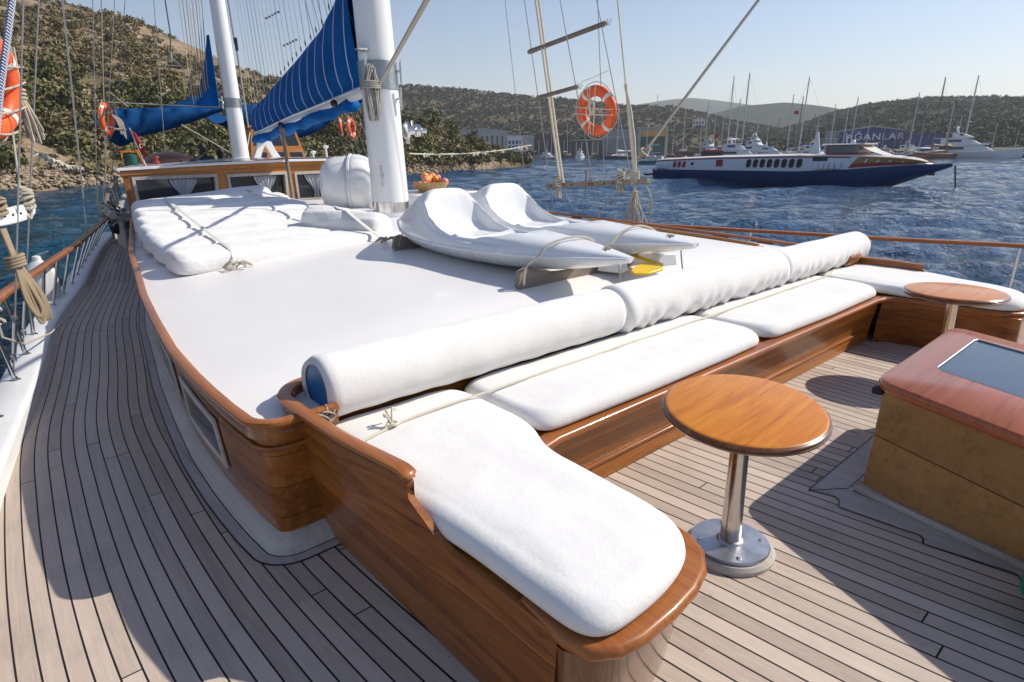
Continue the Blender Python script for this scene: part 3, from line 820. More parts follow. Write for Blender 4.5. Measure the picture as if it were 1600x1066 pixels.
def seamline(a, b, w=.006, z=.0058):
    a, b = Vector(a), Vector(b); d = (b-a).normalized(); s = Vector((-d.y, d.x))*w/2
    m.add([(p.x, p.y, z) for p in (a-s, b-s, b+s, a+s)], [(0, 1, 2, 3)])
seamline((4.75, 1.13), (3.03, 1.11))
for a, b in zip(NIB[:-1], NIB[1:]): seamline(a, b)
seamline((3.03, 1.11), (3.2, .98)); seamline((3.2, .95), (3.09, .2), .012)
tag(m.build('deck_seam', 'black_rubber', fix=False), kind='structure')

# green basin just entering the frame
m = MB(); m.lathe([(.13, .0), (.15, .02), (.20, .13), (.215, .138), (.215, .15), (.198, .15), (.145, .03), (.02, .024)], (0, 0, 0), 48)
b = m.build('basin', 'green_plastic', angle=60); b.location = (2.735, -.02, 0); tag(b, 'green plastic basin standing on the planks in the corner', 'basin')
# ------------------------------------------------------------------ kayaks on the roof
def kayak_mesh():
    L = 3.2; ns, nv = 210, 111
    S = [0, .06, .14, .22, .27, .30, .34, .38, .44, .50, .56, .62, .70, .80, .90, .96, 1]
    H = [.262, .325, .435, .55, .61, .622, .535, .43, .36, .33, .312, .30, .30, .285, .255, .235, .22]
    W = [.03, .14, .26, .335, .362, .372, .382, .390, .396, .394, .385, .368, .330, .265, .165, .085, .03]
    G = [.255, .235, .205, .185, .178, .175, .171, .168, .165, .165, .166, .168, .173, .183, .198, .207, .215]
    Bz = [.235, .15, .08, .045, .035, .03, .025, .02, .02, .02, .025, .03, .045, .075, .13, .17, .20]
    def sm(xs, ys, s):
        return sum(np.interp(min(1, max(0, s+d)), xs, ys)*w for d, w in ((-.03, .2), (-.015, .2), (0, .2), (.015, .2), (.03, .2))) if .03 < s < .97 else float(np.interp(s, xs, ys))
    top = np.zeros((ns, nv, 3)); bot = np.zeros((ns, nv, 3))
    for i in range(ns):
        s = i/(ns-1); h = sm(S, H, s); w = sm(S, W, s); g = sm(S, G, s); b = sm(S, Bz, s)
        for j in range(nv):
            v = -1+2*j/(nv-1); av = abs(v)
            z = g+.012+(h-g)*(1-av**4.2)**.9
            # long groove along the side of the deck
            z -= .028*math.exp(-((av-.86)/.05)**2)*sstep(.08, .2, s)*(1-sstep(.6, .75, s))
            lim = float(np.interp(s, [.27, .34, .46, .56, .64, .70], [.70, .82, .86, .84, .68, .2]))
            inside = (1-sstep(lim-.10, lim+.008, av))
            back = .288+.05*max(0, av-.25)**2
            ms = sstep(back, back+.035, s)**.7*(1-sstep(.56, .71, s))
            z += .014*math.exp(-((av-lim-.01)/.028)**2)*sstep(.27, .3, s)*(1-sstep(.52, .64, s))
            floor = float(np.interp(s, [.28, .305, .335, .36, .40, .455, .475, .50, .56, .63, .70], [.48, .34, .255, .215, .200, .198, .235, .198, .205, .25, .30]))
            floor += .05*av**2
            m = inside*ms
            z = z*(1-m)+min(z, floor)*m
            # soft knee bulges beside the foot wells
            z += .02*math.exp(-((s-.60)/.07)**2-((av-.42)/.16)**2)
            x = s*L; y = v*w
            top[i, j] = (x, y, z); 
            zb = g-.012-(g-b)*(1-av**2.2)**.8
            bot[i, j] = (x, y*(.985), zb)
    nvtx = ns*nv
    V = np.concatenate([top.reshape(-1, 3), bot.reshape(-1, 3)])
    F = [tuple(f) for f in grid_faces(ns, nv)]+[tuple(int(q)+nvtx for q in f[::-1]) for f in grid_faces(ns, nv)]
    for i in range(ns-1):
        for j in (0, nv-1):
            a, b_, c, d = i*nv+j, (i+1)*nv+j, nvtx+(i+1)*nv+j, nvtx+i*nv+j
            F.append((a, b_, c, d) if j else (d, c, b_, a))
    for i in (0, ns-1):
        for j in range(nv-1):
            a, b_, c, d = i*nv+j, i*nv+j+1, nvtx+i*nv+j+1, nvtx+i*nv+j
            F.append((d, c, b_, a) if i == 0 else (a, b_, c, d))
    mb = MB(); mb.v = [tuple(p) for p in V]; mb.f = F
    return mb, (S, W, G)
KR = .80
def make_kayak():
    t = thing('kayak', 'white plastic kayak lashed on the roof nearest the bare white deck', 'kayak', (0, 0, 0), 0, 'kayaks on the deckhouse roof')
    mb, (S, W, G) = kayak_mesh()
    hull_ = mb.build('shell', 'kayak_white', t, angle=75)
    # gunwale flange
    for sg in (-1, 1):
        pts = []
        for i in range(61):
            s = i/60; w = float(np.interp(s, S, W)); g = float(np.interp(s, S, G)); pts.append((s*3.2, sg*(w+.004), g))
        MB().tube(pts, .013, 8).build('gunwale', 'kayak_white', t)
    # bow eye and line
    m = MB(); m.lathe([(.022, .0), (.022, .006), (.01, .012)], (2.98, 0, .232), 14); m.tube(catm([(2.98, -.03, .24), (2.99, 0, .275), (2.98, .03, .24)], 6), .005, 6); m.build('bow_eye', 'galvanised', t)
    m = MB()
    for q in range(4):
        m.tube(catm([(2.97, .01*q-.02, .245), (2.93+.02*q, .03, .27), (2.96, .04-.03*q, .25), (3.0, -.03, .262-.01*q), (2.97, 0, .25)], 5), .006, 6)
    m.tube(catm([(2.97, .03, .245), (3.02, .075, .2), (3.03, .085, .1), (3.05, .09, -.02)], 5), .006, 6)
    m.build('bow_line', 'rope_grey', t)
    return t
kay = make_kayak()
def place_kayak(o, stern, bow, z):
    d = Vector(bow)-Vector(stern); o.location = (stern[0], stern[1], z); o.rotation_euler = (0, 0, math.atan2(d.y, d.x))
    s = d.length/3.2; o.scale = (s, 1.0, 1.0)
place_kayak(kay, (3.46, 5.75), (3.36, 2.60), KR)
k2 = dup(kay, (0, 0, 0), label='white plastic kayak lying beyond the other one, next to the roof grab rail')
place_kayak(k2, (4.30, 5.95), (4.18, 2.62), KR+.01)

def cradle(c, ln, label, lo):
    m = MB(); y = c[1]; x0, x1 = c[0]-ln/2, c[0]+ln/2
    zt = lo+.15
    P = [(x0, y, lo-.01), (x0-.03, y, lo+.02), (x0-.01, y, zt-.02), (x0+.06, y, zt)]+[(x0+.06+(ln-.12)*k/10, y, zt-.075*math.sin(PI*k/10)**.7) for k in range(1, 10)]+[(x1-.06, y, zt), (x1+.01, y, zt-.02), (x1+.03, y, lo+.02), (x1, y, lo-.01)]
    m.extr(P, (0, .045, 0))
    return tag(m.build('kayak_cradle', 'grey_wood', bevel=.006), label, 'cradle', 'wooden cradles under the kayaks')
cradle((3.42, 3.25), .98, 'grey wooden cradle under the kayak bow facing the bare roof', .77)
cradle((3.46, 5.2), .80, 'grey wooden cradle under the tail of the kayak next to the tied mattresses', .83)
cradle((4.24, 3.25), .60, 'grey wooden cradle under the bow of the kayak by the grab rail', .785)
cradle((4.28, 5.2), .60, 'grey wooden cradle under the tail of the kayak by the grab rail', .84)
m = MB(); m.box((3.86, 3.16, .84), (.16, .22, .09), .3, .8); m.build('chock', 'gelcoat_white', bevel=.01); tag(bpy.data.objects['chock'], 'white wedge chock between the two kayak bows', 'chock')
m = MB(); m.box((4.3, 2.98, .86), (.2, .12, .10), -.3, .85); o = m.build('chock', 'gelcoat_white', bevel=.01); tag(o, 'cream wedge chock under the bow of the kayak by the grab rail', 'chock')
# paddle stowed under the kayaks
t = thing('paddle', 'yellow plastic paddle poking out below the kayak bows', 'paddle', (3.9, 2.9, .9))
P = [(3.62, 2.76, .84), (3.72, 2.70, .84), (3.90, 2.70, .85), (4.04, 2.80, .86), (4.08, 2.90, .865), (3.98, 2.93, .86), (3.80, 2.90, .85), (3.68, 2.84, .845)]
m = MB(); m.extr(P, (0, 0, .02)); m.build('blade', 'yellow_plastic', t, bevel=.006)
m = MB(); m.tube([(4.02, 2.86, .875), (4.35, 3.6, .89), (4.6, 4.3, .93)], .016, 10); m.build('shaft', 'yellow_plastic', t)
# lashings from kayaks to cradles
def lash(pts, label, mat='rope_grey', r=.008): return ropeobj('lashing', catm(pts, 4), r, mat, label, 'lashing')
lash([(2.93, 3.22, .80), (2.95, 3.22, .93), (3.04, 3.19, .992), (3.14, 3.17, 1.085), (3.38, 3.15, 1.118), (3.60, 3.17, 1.075), (3.70, 3.2, .985), (3.84, 3.24, .84)], 'pale strap tying down the bow of the kayak nearest the bare roof', 'rope_white', .009)
lash([(3.72, 3.3, .98), (3.84, 3.2, .998), (4.0, 3.2, 1.09), (4.22, 3.19, 1.128), (4.45, 3.2, 1.07), (4.56, 3.23, .985), (4.62, 3.25, .84)], 'pale strap over the bow of the kayak by the grab rail', 'rope_white', .009)
lash([(3.08, 5.20, .86), (3.12, 5.20, .97), (3.16, 5.2, 1.01), (3.26, 5.2, 1.22), (3.46, 5.2, 1.30), (3.7, 5.2, 1.16)], 'grey cord holding the tail of the kayak near the mattresses', 'rope_grey', .007)

# ------------------------------------------------------------------ row of sunbed mattresses tied on the roof
MX = [(1.22, 3.50), (1.24, 3.54), (1.27, 3.55), (1.33, 3.56), (1.41, 3.56), (1.50, 3.52), (1.60, 3.46)]
mdesc = ['lowest white mattress at the near edge of the tied row', 'white mattress second up from the bare roof in the tied row', 'white mattress third up from the bare roof in the tied row',
         'middle white mattress of the tied row of seven', 'white mattress third down from the cabin windows in the tied row', 'white mattress second down from the cabin windows in the tied row',
         'topmost white mattress, raised in front of the curtained cabin windows']
for i in range(7):
    y = 5.98+.55*i; x0, x1 = MX[i]; hw_ = .282
    sl = .06+.012*i
    base = [.80, .82, .85, .885, .925, .97, 1.02][i]
    skew = .20
    o_ = [(x0, y-hw_), (x0+.01, y+hw_), (x1, y+hw_+skew), (x1-.01, y-hw_+skew)]
    yc = y+.1
    cushion([(o_[0]), (o_[3]), (o_[2]), (o_[1])], base-.05, base+.135, ((x0+x1)/2, yc), mdesc[i], rad=.075, corner=.12, seed=20+i, group='mattresses tied on the roof', puff=.0,
            name='mattress', mat='sheet_white', cat='mattress', lump=.010, ztop=lambda x, yy, y=y: (lambda q: .014*q-.010*abs(q)**3)(max(-1.1, min(1.1, (yy-.2*(x-1.2)/2.3-y)/.28)))+.035*max(0, yy-7.4)*max(0, x-1.4))
# rolled-up mattress lying at the end of the row
mb = MB(); rings = []
for i in range(25):
    f = i/24; p = Vector((2.98, 6.98, 1.02)).lerp(Vector((3.46, 6.10, .93)), f)
    s = 1 if .08 < f < .92 else (.75+.25*math.sqrt(max(0, 1-((.08-min(f, 1-f))/.08)**2)))
    d = Vector((.49, -.87, 0)); sd = Vector((.87, .49, 0))
    rings.append([p+sd*(.21*s*math.cos(2*PI*k/28)*(1+.05*math.sin(3*f*6+k)))+Vector((0, 0, .165*s*math.sin(2*PI*k/28)+.012*math.sin(k*1.7+f*9))) for k in range(28)])
mb.loft(rings); tag(mb.build('rolled_mattress', 'sheet_white', angle=180), 'white rolled mattress lying at the kayak end of the tied row', 'mattress')
from mathutils.bvhtree import BVHTree
_vv = []; _ff = []
for o in list(COL.objects):
    if o.type == 'MESH' and (o.name.startswith('mattress') or o.name.startswith('rolled_mattress') or o.name == 'roof'):
        b0 = len(_vv); _vv += [tuple(v.co) for v in o.data.vertices]; _ff += [tuple(i+b0 for i in p.vertices) for p in o.data.polygons]
BVH = BVHTree.FromPolygons(_vv, _ff)
def top_at(x, y):
    h = BVH.ray_cast(Vector((x, y, 3)), Vector((0, 0, -1)))[0]
    return h.z if h is not None else roof_z(x, y)
def strap(xa, xb, label):
    t = thing('strap', label, 'strap', (xa, 5.6, .8), 0, 'straps over the tied mattresses')
    pts = []
    raw = []
    for k in range(160):
        f = k/159; y = 5.62+(9.35-5.62)*f; raw.append((y, top_at(xa+(xb-xa)*f, y)+.010))
    hullp = []
    for p in raw:
        while len(hullp) > 1 and (hullp[-1][1]-hullp[-2][1])*(p[0]-hullp[-1][0]) <= (p[1]-hullp[-1][1])*(hullp[-1][0]-hullp[-2][0]): hullp.pop()
        hullp.append(p)
    for k in range(70):
        f = k/69; y = 5.62+(9.35-5.62)*f; x = xa+(xb-xa)*f
        pts.append((x, y, max(top_at(x, y)+.008, interp(y, [p[0] for p in hullp], [p[1] for p in hullp])-.012))); continue
        i = (y-5.98-.09*(x-1.2))/.52
        b = interp(i, [-1, 0, 1, 2, 3, 4, 5, 6], [.75, .80, .82, .85, .885, .925, .97, 1.02])+.10+.03*math.sin((i-.28)*2*PI)
        if f < .03: b = roof_z(x, y)+.02
        elif f < .06: b = .5*(b+roof_z(x, y))+.04
        pts.append((x, y, b+.03))
    m = MB(); rings = []
    for i, p in enumerate(pts):
        p = Vector(p); w = .022 if i > 3 else .012
        rings.append([p+Vector((-w, 0, 0)), p+Vector((0, 0, .006)), p+Vector((w, 0, 0)), p+Vector((0, 0, -.003))])
    m.loft(rings); m.build('webbing', 'reflective_tape', t)
    m = MB(); x, y = xa, 5.62; z = roof_z(x, y)+.02
    for q in range(5):
        a = q*1.26; m.tube(catm([(x, y, z+.02), (x+.06*math.cos(a), y+.05*math.sin(a), z+.045), (x+.13*math.cos(a), y+.09*math.sin(a), z), (x+.07*math.cos(a+.6), y+.06*math.sin(a+.6), z+.03), (x, y, z+.02)], 5), .008, 6)
    m.build('knot', 'rope_white', t)
strap(1.69, 2.02, 'pale webbing strap with knot, crossing the side deck end of the mattresses')
strap(3.20, 3.10, 'pale webbing strap with knot, crossing the kayak end of the mattresses')

# ------------------------------------------------------------------ liferaft canister, roof box and fruit basket
t = thing('liferaft_canister', 'big white barrel shaped liferaft canister behind the mast', 'liferaft', (4.55, 9.1, .86))
ax = Vector((.80, -.60, 0)).normalized()
M = Matrix.Identity(3); M.col[2] = ax; M.col[1] = Vector((0, 0, 1)); M.col[0] = Vector((0, 0, 1)).cross(ax)
C0 = (4.66, 9.10, 1.28)
MB().lathe([(.02, -.50), (.20, -.49), (.33, -.44), (.405, -.36), (.43, -.25), (.435, -.10), (.435, -.02)], C0, 48, M).build('rear_shell', 'gelcoat_white', t, angle=180)
MB().lathe([(.462, -.035), (.472, -.025), (.472, .005), (.462, .012)], C0, 48, M).build('clamp_band', 'paint_white', t)
MB().lathe([(.462, .0), (.466, .05), (.455, .13), (.425, .22), (.375, .30), (.30, .37), (.21, .415), (.11, .438), (.01, .445)], C0, 48, M).build('front_shell', 'gelcoat_white', t, angle=180)
m = MB(); m.tube([Vector(C0)+M @ Vector((.44*math.sin(a), .44*math.cos(a)*0, .0)) for a in (0, .1)], .004)
for s_ in (-.3, .22):
    q = Vector(C0)+ax*s_; m.box((q.x, q.y, .93), (.07, .55, .16), math.atan2(ax.y, ax.x))
m.build('cradle', 'paint_white', t, bevel=.01)
m = MB(); m.tube([Vector(C0)+ax*.10+Vector((0, 0, .43*math.cos(a)))+M.col[0]*(.455*math.sin(a)) for a in [i*.2 for i in range(32)]], .006, 6); m.build('seam', 'galvanised', t)
m = MB(); m.lathe([(.10, -.006), (.105, 0), (.02, .004)], tuple(Vector(C0)+Vector((-.28, -.30, .12))), 20); m.build('label_plate', 'paint_white', t) if False else None
box = thing('roof_locker', 'low white locker on the roof carrying the fruit basket', 'locker', (6.0, 9.0, .85))
m = MB(); m.prism(roundpoly([(5.35, 8.5), (6.75, 8.5), (6.75, 9.7), (5.35, 9.7)], .12), .82, 1.09); m.build('body', 'gelcoat_white', box, bevel=.02)
m = MB(); m.prism(roundpoly([(5.32, 8.47), (6.78, 8.47), (6.78, 9.73), (5.32, 9.73)], .12), 1.085, 1.115); m.build('lid', 'gelcoat_white', box, bevel=.01)
t = thing('fruit_basket', 'wicker basket heaped with fruit beside the mast', 'basket', (6.02, 8.95, 1.115))
m = MB(); m.lathe([(.20, 0), (.215, .01), (.285, .12), (.30, .145), (.305, .16), (.285, .16), (.26, .11), (.2, .03)], (6.02, 8.95, 1.117), 40); m.build('wicker_bowl', 'wicker', t)
for i in range(26):
    a = rnd.uniform(0, 2*PI); r_ = rnd.uniform(0, .22)**.9; z = 1.25+.10*(1-(r_/.25)**2)+rnd.uniform(-.03, .05)
    m = MB(); m.ball((6.02+r_*math.cos(a), 8.95+r_*math.sin(a), z), rnd.uniform(.045, .07), 12, 8, (1, 1, rnd.uniform(.85, 1.25))); m.build('fruit', rnd.choice(['fruit_orange', 'fruit_pink', 'fruit_pink']), t)

# ------------------------------------------------------------------ main mast with fittings
MA = (4.58, 7.85)
mast = thing('main_mast', 'thick white mast rising from the deckhouse roof with steel collar', 'mast', (MA[0], MA[1], .9))
RK = .055        # rake, metres aft per metre up
def mp(z): return (MA[0]+.0*(z-.9), MA[1]+RK*(z-.9), z)
m = MB(); rings = []
for z, r_ in ((1.085, .258), (2.2, .252), (4, .243), (7, .22), (10, .19), (13, .15)):
    c = mp(z); rings.append([(c[0]+r_*math.cos(2*PI*k/40), c[1]+r_*math.sin(2*PI*k/40), z) for k in range(40)])
m.loft(rings); m.build('spar', 'gelcoat_white', mast)
def collar(z0, z1, r_, name, mat):
    a, b = mp(z0), mp(z1); m = MB()
    m.loft([[(c[0]+rr*math.cos(2*PI*k/40), c[1]+rr*math.sin(2*PI*k/40), z) for k in range(40)] for c, rr, z in ((a, r_-.012, z0), (a, r_, z0+.004), (b, r_, z1-.004), (b, r_-.012, z1))])
    m.build(name, mat, mast)
collar(2.57, 2.93, .262, 'steel_band', 'galvanised')
collar(.93, 1.09, .264, 'foot_collar', 'steel')
m = MB(); m.lathe([(.46, -.05), (.46, .0), (.44, .03), (.30, .035)], (MA[0], MA[1], .915), 40); m.build('foot_plate', 'gelcoat_white', mast)
def cleat(p, d, s, name='cleat', mat='steel', par=mast):
    p = Vector(p); d = Vector(d).normalized(); m = MB(); m.tube([p, p+d*.05*s], .014*s, 8)
    q = p+d*.055*s; m.tube(catm([q+Vector((0, 0, -.11*s)), q+Vector((0, 0, -.05*s)), q+Vector((0, 0, .05*s)), q+Vector((0, 0, .11*s))], 4), .012*s, 8); m.build(name, mat, par)
for z, a in ((1.45, 3.9), (2.86, 3.7), (2.80, 5.4), (2.45, 5.2)):
    c = Vector(mp(z)); d = Vector((math.cos(a), math.sin(a), 0)); cleat(c+d*.25, d, 1.3)
c = Vector(mp(3.02)); m = MB(); m.lathe([(.01, 0), (.09, .02), (.10, .035), (.01, .05)], tuple(c+Vector((-.26, -.10, 0))), 16); m.build('block', 'steel', mast)
# deck light on a bracket, right hand side
L0 = Vector(mp(2.05))+Vector((.25, -.06, 0)); dv = Vector((.95, -.3, 0)).normalized()
M2_ = Matrix.Identity(3); M2_.col[2] = dv; M2_.col[1] = Vector((0, 0, 1)); M2_.col[0] = Vector((0, 0, 1)).cross(dv)
m = MB(); m.lathe([(.02, 0), (.03, .02), (.09, .03), (.12, .06), (.12, .10), (.06, .12), (.055, .18), (.085, .20), (.085, .26), (.04, .29), (.035, .36), (.01, .37)], tuple(L0), 20, M2_)
m.tube([L0+dv*.08, L0+dv*.08+Vector((0, 0, -.18))], .035, 10); m.tube([L0+dv*.16, L0+dv*.16+Vector((0, 0, .14))], .02, 8)
m.build('deck_light', 'steel', mast)
# hanging coil of rope on the mast
m = MB(); c = Vector(mp(2.55))+Vector((-.24, -.17, .0))
for q in range(15):
    w = .05+.035*math.sin(q*2.3); x = .05*math.cos(q*1.9); y = -.03-.03*math.sin(q*1.4); top_ = .30+.05*math.sin(q*3.1); bt = -.28-.10*abs(math.sin(q*1.7))
    m.tube(catm([c+Vector((x, y, top_)), c+Vector((x-w, y-.02, .05)), c+Vector((x-w*.6, y-.03, bt*.8)), c+Vector((x, y, bt)), c+Vector((x+w*.7, y-.02, bt*.7)), c+Vector((x+w, y, .05)), c+Vector((x, y, top_))], 6), .011, 6)
for q in range(4): m.tube([c+Vector((.13*math.cos(a), -.03+.08*math.sin(a), .10-.025*q)) for a in [i*.5 for i in range(14)]], .012, 6)
tag(m.build('rope_coil', 'rope_grey', fix=False), 'grey rope coil hanging on the main mast', 'rope coil')

# boom with laced sail cover, running aft
boom = thing('boom', 'white boom under a laced blue sail cover tapering from the mast', 'boom', (4.6, 8.1, 2.5))
B0, B1 = Vector((4.58, 8.15, 2.62)), Vector((5.22, 14.6, 2.20))
m = MB(); m.tube([B0, B0.lerp(B1, .5), B1], [.085, .085, .07], 20); m.build('spar', 'gelcoat_white', boom)
m = MB(); m.tube([B0+Vector((0, -.1, 0)), B0+Vector((0, .08, 0))], .055, 12); m.box(tuple(B0+Vector((0, -.1, .02))), (.12, .18, .22)); m.build('gooseneck', 'galvanised', boom, bevel=.01)
ns_ = 90; V = []; UV = []; nk = 40
dirb = (B1-B0).normalized(); side = dirb.cross(Vector((0, 0, 1))).normalized()
for i in range(ns_):
    f = .035+.965*i/(ns_-1); p = B0.lerp(B1, f); y = p.y
    topz = interp(y, [8.3, 8.45, 8.7, 9.2, 9.8, 11, 12.5, 14.6], [5.3, 4.75, 4.2, 3.86, 3.62, 3.38, 3.10, 2.72])
    hgt = topz-p.z; wid = interp(f, [0, .2, .6, 1], [.20, .26, .22, .13])
    for k in range(nk):
        a = k/(nk-1)          # from port boom edge over the top to starboard
        s = 1-2*a
        if abs(s) > .12: zz = (1-(abs(s)-.12)/.88)
        else: zz = 1
        bul = wid*(math.sin(PI*min(1, (1-zz)*1.05+.05))**.6)*(.55+.45*(1-zz)) if zz < 1 else .06*wid
        bul = max(bul, .035)
        q = p+side*(-math.copysign(bul, s) if abs(s) > .02 else 0)+Vector((0, 0, hgt*zz-.02))
        q += side*(.02*mnoise.noise(Vector((y*1.5, zz*3, s))))
        V.append(tuple(q)); UV.append((f*15+.55*math.sin(zz*2.6), zz))
me = np_mesh('sail_cover', np.array(V), grid_faces(ns_, nk), 'canvas_laced', np.array(UV)); link(me, 'sail_cover', boom)
# puffed cloth hanging under the boom
m = MB(); rings = []
for i in range(80):
    f = .12+.88*i/79; p = B0.lerp(B1, f)
    d = .10+.035*abs(math.sin(f*17))+.03*mnoise.noise(Vector((f*22, 3, 1))); w = .10+.04*math.sin(f*21)
    rings.append([p+side*(w*math.cos(2*PI*k/16))+Vector((0, 0, -.06-d*.45+d*.75*math.sin(2*PI*k/16)+.02*mnoise.noise(Vector((f*40, k*.6, 2))))) for k in range(16)])
m.loft(rings); m.build('reef_bag', 'canvas_blue', boom, angle=180)
for f in (.17, .62):
    p = B0.lerp(B1, f)-side*.16-Vector((0, 0, .06)); m = MB(); m.ball(tuple(p), .055, 12, 8); m.build('block', 'black_rubber', boom)
m = MB(); m.tube([B0.lerp(B1, .05)-side*.095+Vector((0, 0, .02)), B0.lerp(B1, .5)-side*.20, B1-side*.10], .012, 6); m.build('batten_rope', 'paint_white', boom)
# crutch pole and white A-frame that carry the boom end
m = MB(); m.tube([(4.08, 10.15, .95), (4.05, 10.2, 2.12)], [.03, .026], 12); m.box((4.05, 10.2, 2.1), (.07, .07, .10)); tag(m.build('crutch_pole', 'grey_wood'), 'slim grey pole standing on the roof below the blue sail', 'pole')
m = MB()
P = [(5.00, 14.4, 1.68), (5.16, 14.4, 1.68), (5.23, 14.4, 1.86), (5.30, 14.4, 1.97), (5.37, 14.4, 1.86), (5.46, 14.4, 1.68), (5.64, 14.4, 1.68), (5.52, 14.4, 1.86), (5.43, 14.4, 2.08), (5.41, 14.4, 2.3), (5.15, 14.4, 2.3), (5.15, 14.4, 2.06), (5.08, 14.4, 1.84)]
m.extr(P, (0, .09, 0)); tag(m.build('boom_gallows', 'gelcoat_white', bevel=.01), 'white A shaped gallows holding the end of the boom', 'gallows')

# ------------------------------------------------------------------ wheelhouse behind the roof
wh = thing('wheelhouse', 'varnished wheelhouse with curtained windows and a white roof', 'wheelhouse', (4.4, 11, .8))
FP = [(1.76, 10.38), (3.12, 10.50), (4.28, 10.66), (5.45, 10.72), (5.9, 10.62), (5.98, 10.60)]
TOPZ = [1.57, 1.625, 1.655, 1.655, 1.60, 1.59]
def wall_panel(i, name='front_wall'):
    (xa, ya), (xb, yb) = FP[i], FP[i+1]; a = Vector((xa, ya, 0)); b = Vector((xb, yb, 0)); d = (b-a); n = Vector((d.y, -d.x, 0)).normalized()
    za, zb = TOPZ[i], TOPZ[i+1]
    at = lambda f, z, o=0: a+d*f+n*o+Vector((0, 0, z))
    # window opening
    f0, f1 = (.09, .92) if i < 3 else (.1, .9)
    z0, z1 = 1.0, 1.43
    w = MB()
    out = [at(0, .6), at(1, .6), at(1, zb), at(0, za)]; inn = [at(f0+.01, z0), at(f1-.01, z0), at(f1, z1+.01), at(f0, z1)]
    w.loft([[p+n*(-.05) for p in out], out, [p+n*0 for p in inn], [p-n*.05 for p in inn]], caps=False)
    w.build(name, 'house_wood', wh, smooth=False)
    def lp(k): 
        return [Vector((p.x, p.y, p.z)) for p in (at(f0+.01-k/d.length, z0-k), at(f1-.01+k/d.length, z0-k), at(f1+k/d.length, z1+.01+k), at(f0-k/d.length, z1+k))]
    fr = MB(); A, B_ = lp(.035), lp(-.012); fr.loft([[p+n*.003 for p in A], [p+n*.02 for p in A], [p+n*.02 for p in B_], [p-n*.05 for p in B_]], caps=False)
    win = fr.build('window', 'trim_wood', wh, bevel=.006)
    g = MB(); g.add([p-n*.048 for p in lp(0)], [(0, 1, 2, 3)]); g.build('pane', 'dark_glass', win, fix=False)
    # gathered curtain, tied at half height
    c = MB(); rows = []
    fc = (.58, .62, .40, .4, .5)[i]
    for r_ in range(13):
        v = r_/12; z = z1-.02-v*(z1-z0-.04); wd = .20*(1-.80*sstep(0, .80, v))*(1 if v < .8 else 1+2.2*(v-.8))
        rows.append([at(fc, z)+d.normalized()*(wd*(k/24-.5)*2)+n*(-.026+.014*math.sin(k*1.7+.6*math.sin(r_*.5))) for k in range(25)])
    c.loft(rows, closed=False); c.build('curtain', 'curtain', win, fix=False)
for i in range(3): wall_panel(i)
m = MB(); m.extr([(1.76, 10.38, .3), (3.0, 15.2, .3), (3.0, 15.2, 1.58), (1.76, 10.38, 1.55)], (.05, 0, 0)); m.build('side_wall', 'rail_y', wh, smooth=False)
m = MB(); m.extr([(5.45, 10.72, .3), (5.45, 10.72, 1.63), (5.98, 10.6, 1.57), (5.98, 10.6, .3)], (0, .05, 0)); m.extr([(5.98, 10.6, .3), (5.8, 15.2, .3), (5.8, 15.2, 1.58), (5.98, 10.6, 1.57)], (-.05, 0, 0)); m.build('side_wall', 'house_wood', wh)
# cornice boards and white roof slab
fo = lambda o, z: [(1.76-o, 10.38-o*.8, z[0]), (3.12, 10.50-o, z[1]), (4.28, 10.66-o, z[2]), (5.45, 10.72-o, z[3]), (5.9, 10.62-o, z[4]), (5.98+o, 10.60-o*.8, z[5])]
def band(o0, o1, z0, z1, name, mat, tail=True):
    zz0 = [z+z0 for z in TOPZ]; zz1 = [z+z1 for z in TOPZ]
    A, B_ = fo(o0, zz0), fo(o1, zz1); m = MB()
    tl = lambda P, k: [(3.0-k, 15.2, P[0][2]+.02)]+P+[(5.8+k, 15.2, P[-1][2]+.02)]
    m.loft([tl(A, o0), tl(fo(o1, zz0), o1), tl(B_, o1), tl(fo(-.05, zz1), -.05)], closed=False); m.build(name, mat, wh, bevel=.004)
band(.02, .045, -.085, -.02, 'cornice', 'house_wood')
band(.03, .085, -.018, .022, 'roof_edge', 'gelcoat_white')
m = MB(); rows = []
for j in range(12):
    g_ = j/11; row = []
    A = fo(.07, [z+.018 for z in TOPZ])
    for k in range(25):
        f = k/24*5; i = min(4, int(f)); p = Vector(A[i]).lerp(Vector(A[i+1]), f-i)
        e = Vector((2.95+2.95*k/24, 15.3, 1.60)); q = p.lerp(e, g_); q.z = p.z*(1-g_)+1.60*g_+.07*math.sin(PI*k/24)*(.3+.7*math.sin(PI*min(1, g_*1.6+.05)/2))
        row.append(q)
    rows.append(row)
m.loft(rows, closed=False); m.build('roof', 'gelcoat_white', wh, angle=180)
# step and dark doorway at the end of the side deck
t = thing('deck_steps', 'grey wooden steps at the far end of the side deck', 'steps', (1.9, 14.6, 0))
m = MB()
for k in range(3): m.box((2.55, 14.3+.28*k, .10+.2*k), (.62, .32, .05))
m.build('tread', 'trim_wood', t, bevel=.006)
m = MB(); m.box((2.23, 14.5, .30), (.05, .8, .62)); m.box((2.86, 14.5, .35), (.05, .9, .7)); m.box((2.55, 15.0, .32), (.66, .05, .64)); m.build('side_board', 'trim_wood', t, bevel=.01)
